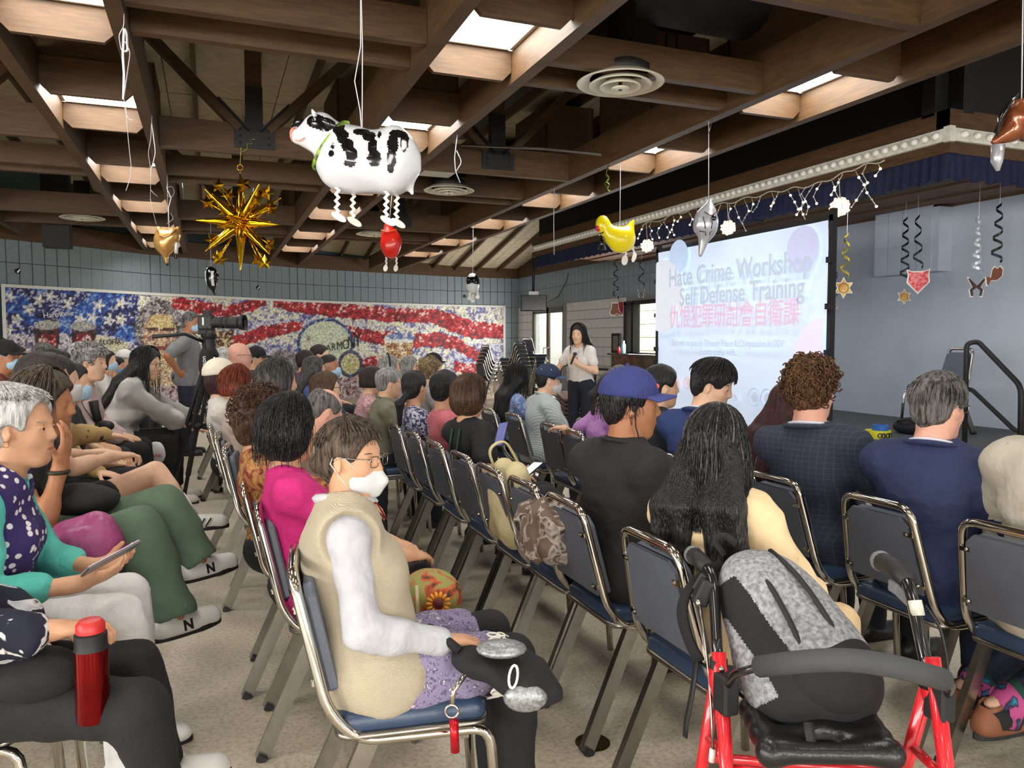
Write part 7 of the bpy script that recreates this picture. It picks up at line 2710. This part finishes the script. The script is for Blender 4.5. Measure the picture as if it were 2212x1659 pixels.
F = Field([min(c[i] for c in cs) - .06 for i in range(2)] + [ctr.z - .06], [max(c[i] for c in cs) + .06 for i in range(2)] + [ctr.z + .05], .007)
for i in range(4):
    a, b2 = cs[i].lerp(ctr, .12), cs[(i + 1) % 4].lerp(ctr, .12)
    F.cap(a, b2, .022, .022, .02)
    F.cap(a, ctr, .022, .019, .03)
for u in (.3, .6):
    F.cap(cs[0].lerp(cs[1], u).lerp(ctr, .1), cs[3].lerp(cs[2], u).lerp(ctr, .1), .02, .02, .03)
F.build('seat', mat('black_vinyl', (24, 24, 25), .3, bump=.1, bscale=200), wk, .03)
lv = MB().bar(Q(1532, 1255, 1.9), Q(1508, 1305, 1.9), .03, .04).bar(Q(1522, 1240, 1.92), Q(1500, 1275, 1.93), .014, .02).build('brake_lever', M['black'], wk, bevel=.006)
MB().ball(Q(1508, 1302, 1.87), .008, 10, 6).build('cable_screw', M['chrome'], lv, True)
MB().tube(rounded([Q(1511, 1308, 1.88), Q(1528, 1420, 1.82), Q(1536, 1520, 1.78), Q(1540, 1625, 1.75)], .1, 5), .0035, 6).build('brake_cable', M['steel'], wk, True)
MB().cyl(Q(1540, 1618, 1.75), Q(1537, 1645, 1.75), .0075).build('cable_end', M['white'], wk, True)
lv = MB().bar(Q(1945, 1275, 1.76), Q(1925, 1262, 1.8), .02, .03).bar(Q(1968, 1300, 1.72), Q(1935, 1268, 1.78), .016, .03).build('brake_lever', mat('grey_grip', (110, 112, 114), .5), wk, bevel=.006)
MB().tube(rounded([Q(1998, 1308, 1.7), Q(2030, 1350, 1.68), Q(2045, 1420, 1.66), Q(2048, 1470, 1.65), Q(2045, 1530, 1.65)], .1, 5), .0035, 6).build('brake_cable', M['black'], wk, True)
MB().tube([Q(1976, 1297, 1.695), Q(1983, 1330, 1.682)], .0145, 14).build('sticker', mat('paper_sticker', (220, 220, 210), .6, rgb2=(190, 190, 170), scale=60), wk, True)
# backpack
top_, bot_ = atd(1612, 1190, 1.98), atd(1782, 1530, 1.74)
cc = top_.lerp(bot_, .52)
bp = thing('backpack', 'grey heather and black backpack propped on the walker seat', 'backpack', cc)
uu = (top_ - bot_).normalized()
fr2 = (V(-_s, -_c, .25) + V(_c, -_s, 0) * .15)
fr2 = (fr2 - uu * fr2.dot(uu)).normalized()
rt = uu.cross(fr2) * -1
if rt.dot(V(_c, -_s, 0)) < 0:
    rt = -rt
B = Matrix((rt, fr2, uu)).transposed()
F = Field([-.32] * 3, [.32] * 3, .0048)
F.ell(uu * -.03, (.145, .1, .21), B, .04)
F.ell(uu * -.1, (.155, .115, .125), B, .05)
F.ell(uu * .1 + rt * -.02, (.1, .08, .115), B, .05)
F.cap(rt * -.06 - uu * .15, rt * .07 - uu * .16, .085, .085, .04)
F.wave(.004, 26, 6)
me = F.data('pack', mat('grey_heather', (112, 112, 116), .9, rgb2=(164, 164, 168), scale=90, detail=4, bump=.3, bscale=160), 0)
Bn = np.array(B, float)
paint(me, BLK, lambda c: ((c @ Bn[:, 2]) < -.15) | ((c @ Bn[:, 1]) < -.03) | (((c @ Bn[:, 0]) < -.07 - .12 * (c @ Bn[:, 2])) & ((c @ Bn[:, 2]) < .14) & ((c @ Bn[:, 0]) > -.13 - .05 * (c @ Bn[:, 2]))))
link(bpy.data.objects.new('pack', me), bp)
for x0, x1 in [(-.035, -.045), (.035, .06)]:
    P = []
    for i in range(8):
        t_ = i / 7
        z = .185 - .33 * t_
        x = x0 * (1 - t_) + x1 * t_ + .01
        k0 = 1 - (x / .15) ** 2 - ((z + .03) / .215) ** 2
        P.append(rt * x + uu * z + fr2 * (.1 * math.sqrt(max(.05, k0)) + .012))
    MB().tube(P, .0075, 6, flat=.6).build('zip', M['rubber'], bp, True)
F = Field([-.3] * 3, [.3] * 3, .007)
F.ell(uu * -.13 + fr2 * .05 + rt * .02, (.125, .075, .1), B, .03)
F.wave(.004, 30, 16)
F.plane(uu * -.055 + rt * 0, uu + rt * .25, .012)
F.build('front_pocket', BLK, bp, .03)
S_ = lambda x, y, d: atd(x, y, d) - cc
MB().tube(rounded([S_(1560, 1215, 2.0), S_(1490, 1262, 2.0), S_(1468, 1320, 1.95), S_(1490, 1390, 1.93), S_(1512, 1430, 1.9)], .05, 5), 0.021, 10, flat=.45).build('shoulder_strap', BLK, bp, True)
MB().tube(rounded([S_(1505, 1425, 1.9), S_(1495, 1500, 1.88), S_(1482, 1560, 1.88), S_(1480, 1592, 1.88)], .05, 4), .011, 6, flat=.25).build('webbing', M['rubber'], bp, True)
MB().tube(rounded([S_(1512, 1432, 1.9), S_(1560, 1460, 1.88), S_(1610, 1510, 1.85)], .05, 4), .011, 6, flat=.25).build('webbing', M['rubber'], bp, True)
MB().tube(rounded([S_(1565, 1200, 1.98), S_(1540, 1165, 2.0), S_(1565, 1155, 2.0), S_(1590, 1175, 1.98)], .03, 4), .012, 8, flat=.5).build('carry_handle', BLK, bp, True)
MB().tube(rounded([S_(1745, 1560, 1.62), S_(1752, 1600, 1.6), S_(1758, 1640, 1.58)], .03, 3), .012, 6, flat=.25).build('webbing', M['rubber'], bp, True)


# ------------------------------------------------------------------ bags, bottles, phones
def soft_bag(name, label, cat, px, py, D, radii, m, seed=1, rz=-YAW, h=.008, extra=None, tilt=0, wav=.006, blobs=()):
    b = atd(px, py, D)
    t = thing(name, label, cat, b, rz)
    R = Matrix.Rotation(tilt, 3, 'Y')
    rm = max(radii) * 1.5
    F = Field([-rm] * 3, [rm] * 3, h)
    F.ell((0, 0, 0), radii, R, .03)
    for c_, r_ in blobs:
        F.ell(c_, r_, R, .04)
    if wav:
        F.wave(wav, 24 / max(radii) * .12, seed)
        F.wave(wav * .45, 62 / max(radii) * .12, seed + 2, 5)
    link(bpy.data.objects.new('body', F.data('body', m, .03)), t)
    if extra:
        extra(t)
    return t


def lapbag(t):
    sil = mat('silver_mesh', (170, 172, 174), .4, .5, rgb2=(120, 122, 124), scale=120)
    MB().ball((.05, -.098, -.03), (.055, .02, .035), 16, 10).build('mesh_patch', sil, t, True)
    MB().ball((-.01, -.04, .072), (.065, .05, .018), 16, 10).build('mesh_patch', sil, t, True)
    MB().tube(arc((.02, -.11, .03), .022, 0, 2 * PI, 14, (.5, 0, .4), (0, -.1, 1.3)), .0035, 6).build('carabiner', M['white'], t, True)
    MB().tube([(-.1, -.1, .03), (-.125, -.12, .0), (-.13, -.125, -.03)], .007, 6).build('clip', M['chrome'], t, True)
    MB().tube(arc((-.13, -.125, -.05), .016, 0, 2 * PI, 14, (1, 0, 0), (0, 0, 1)), .003, 6).build('key_ring', M['chrome'], t, True)
    MB().cyl((-.125, -.127, -.07), (-.122, -.127, -.15), .011).build('red_tag', mat('red_metal', (190, 20, 36), .2, .6), t, True)
    MB().tube(rounded([(-.12, .0, .05), (-.2, .04, .1), (-.22, .1, .06), (-.16, .12, .03)], .05, 4), .012, 8).build('strap', BLK, t, True)


soft_bag('lap_bag', 'black bag with silver mesh patches and red key tag on the respirator woman\'s lap', 'bag', 1092, 1446, 1.95, (.1, .1, .045), BLK, 4, extra=lapbag, tilt=.3, wav=.009, blobs=[((.06, -.02, -.03), (.085, .085, .05)), ((-.09, .03, .02), (.06, .09, .035))])


def florbag(t):
    MB().tube([(-.03, -.105, .075), (-.025, -.125, 0), (-.02, -.11, -.09)], .022, 8, flat=.25).build('band', mat('beige_webbing', (196, 180, 140), .8), t, True)
    pet = mat('petal_print', (226, 150, 50), .7)
    for i in range(14):
        a = 2 * PI * i / 14
        MB().ball((.04 + .03 * math.cos(a), -.108 + .0, .015 + .03 * math.sin(a)), (.012, .006, .006), 8, 5, Matrix.Rotation(-a, 3, 'Y')).build('petal', pet, t, True)
    MB().ball((.04, -.112, .015), (.016, .008, .016), 10, 6).build('flower_centre', mat('flower_centre', (96, 30, 40), .7), t, True)


soft_bag('floral_bag', 'round quilted bag with orange flowers held under crossed arms', 'bag', 928, 1290, 2.55, (.11, .1, .095), pattern('bag_floral', (150, 150, 84), (196, 84, 50), 'blotch', 16, .5, .8, .06, (70, 60, 40)), 5, extra=florbag, wav=.002)


def tote(t):
    MB().tube(rounded([(-.09, -.05, .16), (-.13, -.06, .26), (-.05, -.06, .3), (.03, -.05, .17)], .06, 5), .013, 8, flat=.4).build('handle', mat('cream_strap', (206, 194, 140), .8), t, True)
    MB().ball((.03, .0, .15), (.05, .06, .03), 10, 6).build('bundle', mat('peach_cloth', (216, 160, 120), .8), t, True)


soft_bag('tote_bag', 'beige cloth tote bag standing on an empty chair behind the brown bob', 'bag', 1102, 1085, 3.45, (.09, .14, .17), cloth('tote_beige', (206, 192, 148)), 6, rz=0, extra=tote, wav=.008, blobs=[((0, .08, .1), (.07, .08, .1)), ((0, -.08, .1), (.07, .08, .1)), ((0, .08, -.1), (.08, .09, .1)), ((0, -.08, -.1), (.08, .09, .1))])
soft_bag('camouflage_jacket', 'crumpled camouflage jacket lying on the empty chair by the black shirt', 'jacket', 1188, 1128, 2.95, (.12, .16, .11), pattern('camouflage', (110, 92, 80), (190, 176, 166), 'blotch', 13, .5, .85, .02, (50, 46, 38)), 7, rz=.2, wav=.022, blobs=[((.05, .08, -.05), (.1, .1, .08)), ((-.05, -.06, .06), (.08, .1, .06)), ((.02, -.1, -.06), (.1, .08, .07))])
soft_bag('magenta_jacket', 'magenta jacket bundled beside the turquoise sleeve', 'jacket', 195, 1180, 2.72, (.13, .12, .1), cloth('magenta_nylon', (150, 58, 110), .45), 9, wav=.014, tilt=.5)
soft_bag('lap_bag', 'black rounded bag on the lap of the woman in green cargo trousers', 'bag', 168, 1078, 2.95, (.15, .11, .065), BLK, 10)


def daisy_x(t):
    MB().tube(rounded([(-.13, -.06, .05), (-.2, -.1, .2), (-.26, -.09, .42)], .08, 5), .02, 8, flat=.2).build('strap', mat('grey_webbing', (70, 72, 76), .8), t, True)


soft_bag('waist_bag', 'black shoulder bag with grey strap on the lap of the daisy print sitter', 'bag', 62, 1452, 1.84, (.135, .09, .075), BLK, 11, extra=daisy_x)
c = atd(198, 1440, 1.8)
t = thing('vacuum_flask', 'shiny red and black vacuum flask under the hand of the daisy print sitter', 'flask', c)
MB().lathe([(0, -.13), (.036, -.13), (.038, -.12), (.038, .045)], (0, 0, 0), 28).build('body', mat('red_steel', (120, 18, 18), .14, .85), t, True, auto=True)
MB().lathe([(.038, .045), (.036, .05), (.036, .082), (.03, .086)], (0, 0, 0), 28).build('collar', M['black'], t, True, auto=True)
MB().lathe([(.032, .086), (.032, .105), (.024, .115), (0, .117)], (0, 0, 0), 28).build('lid', mat('red_lid', (196, 40, 40), .4), t, True, auto=True)
c = atz(297, 1330, 0)
t = thing('tumbler', 'pale lilac printed tumbler standing on the floor by the green trousers', 'tumbler', c)
MB().lathe([(.03, 0), (.034, .005), (.042, .16), (.044, .2)], (0, 0, 0), 24).build('cup', pattern('lilac_print', (186, 168, 178), (90, 120, 140), 'blotch', 30, .7, .5, .02), t, True, auto=True)
MB().lathe([(.046, .2), (.046, .215), (.03, .225), (0, .225)], (0, 0, 0), 24).build('lid', mat('clear_lid', (206, 200, 206), .3), t, True, auto=True)
MB().cyl((0, 0, .22), (.01, 0, .27), .004).build('straw', M['white'], t, True)


def phone(label, px, py, D, x, y, lit=(235, 240, 245), case=(40, 40, 44)):
    c = atd(px, py, D)
    fm_ = frame(c, x, y)
    t = thing('phone', label, 'phone', c)
    R = fm_.to_3x3()
    MB().box((0, 0, 0), (.075, .152, .009), R).build('case', mat('phone_case%d' % case[0], case, .3), t, bevel=.003)
    MB().box(R @ V(0, 0, .0052), (.068, .144, .001), R).build('screen', mat('phone_screen%d%d' % (lit[0], lit[1]), lit, .2, var=.03, emit=.8), t)
    return t


t = phone('phone with bright white page in the hand of the woman with the brown bob', 1143, 1018, 4.0, (.3, -.95, .1), (.75, .2, .45))
t = phone('phone with violet picture held by the silver haired person', 240, 1206, 2.22, (.35, -.7, .45), (.8, .25, .35), (206, 180, 206), (96, 92, 96))
phone('dark phone held up beside the blue striped shirt', 1083, 938, 4.7, (.5, -.8, .2), (.3, .2, .9), (90, 96, 140), (60, 50, 60))
c = atz(512, 948, .5)
t = thing('laptop', 'closed grey laptop lying on the chair beside the tripod', 'laptop', (c.x, c.y, .497), -.3)
MB().box((0, 0, .008), (.23, .32, .014)).build('lid', mat('laptop_grey', (92, 92, 98), .35, .5), t, bevel=.004)
MB().box((0, 0, .0), (.23, .32, .006)).build('base', mat('laptop_dark', (60, 60, 64), .4), t, bevel=.002)


def lens_x(t):
    MB().tube([(-.02, 0, .05), (-.05, .02, .14), (-.06, .02, .2)], [.028, .03, .034], 14).build('lens', M['rubber'], t, True)
    MB().ball((.05, -.02, .02), (.06, .035, .04), 12, 8).build('grip', M['black'], t, True)
    MB().tube(rounded([(-.02, -.02, .03), (-.12, -.05, .2), (-.1, 0, .36)], .06, 4), .008, 6, flat=.3).build('strap', BLK, t, True)


soft_bag('camera', 'black camera with long lens pointing up on the lap of the older woman', 'camera', 218, 925, 5.6, (.075, .05, .045), M['black'], 12, extra=lens_x, wav=0)
c = atd(338, 975, 6.3)
t = thing('plastic_bag', 'white plastic bag with red letters hanging by the black trousers', 'bag', c, -YAW)
F = Field((-.12, -.08, -.14), (.12, .08, .14), .01)
F.ell((0, 0, -.02), (.07, .035, .1), None, .02)
F.wave(.008, 40, 5)
F.build('body', mat('white_plastic', (222, 220, 222), .35, var=.04), t, .03)
text('lettering', 'THANK', .04, mat('red_lettering', (200, 40, 60), .6), t, frame((0, -.05, -.03), (1, 0, 0), (0, 0, 1)), .001)
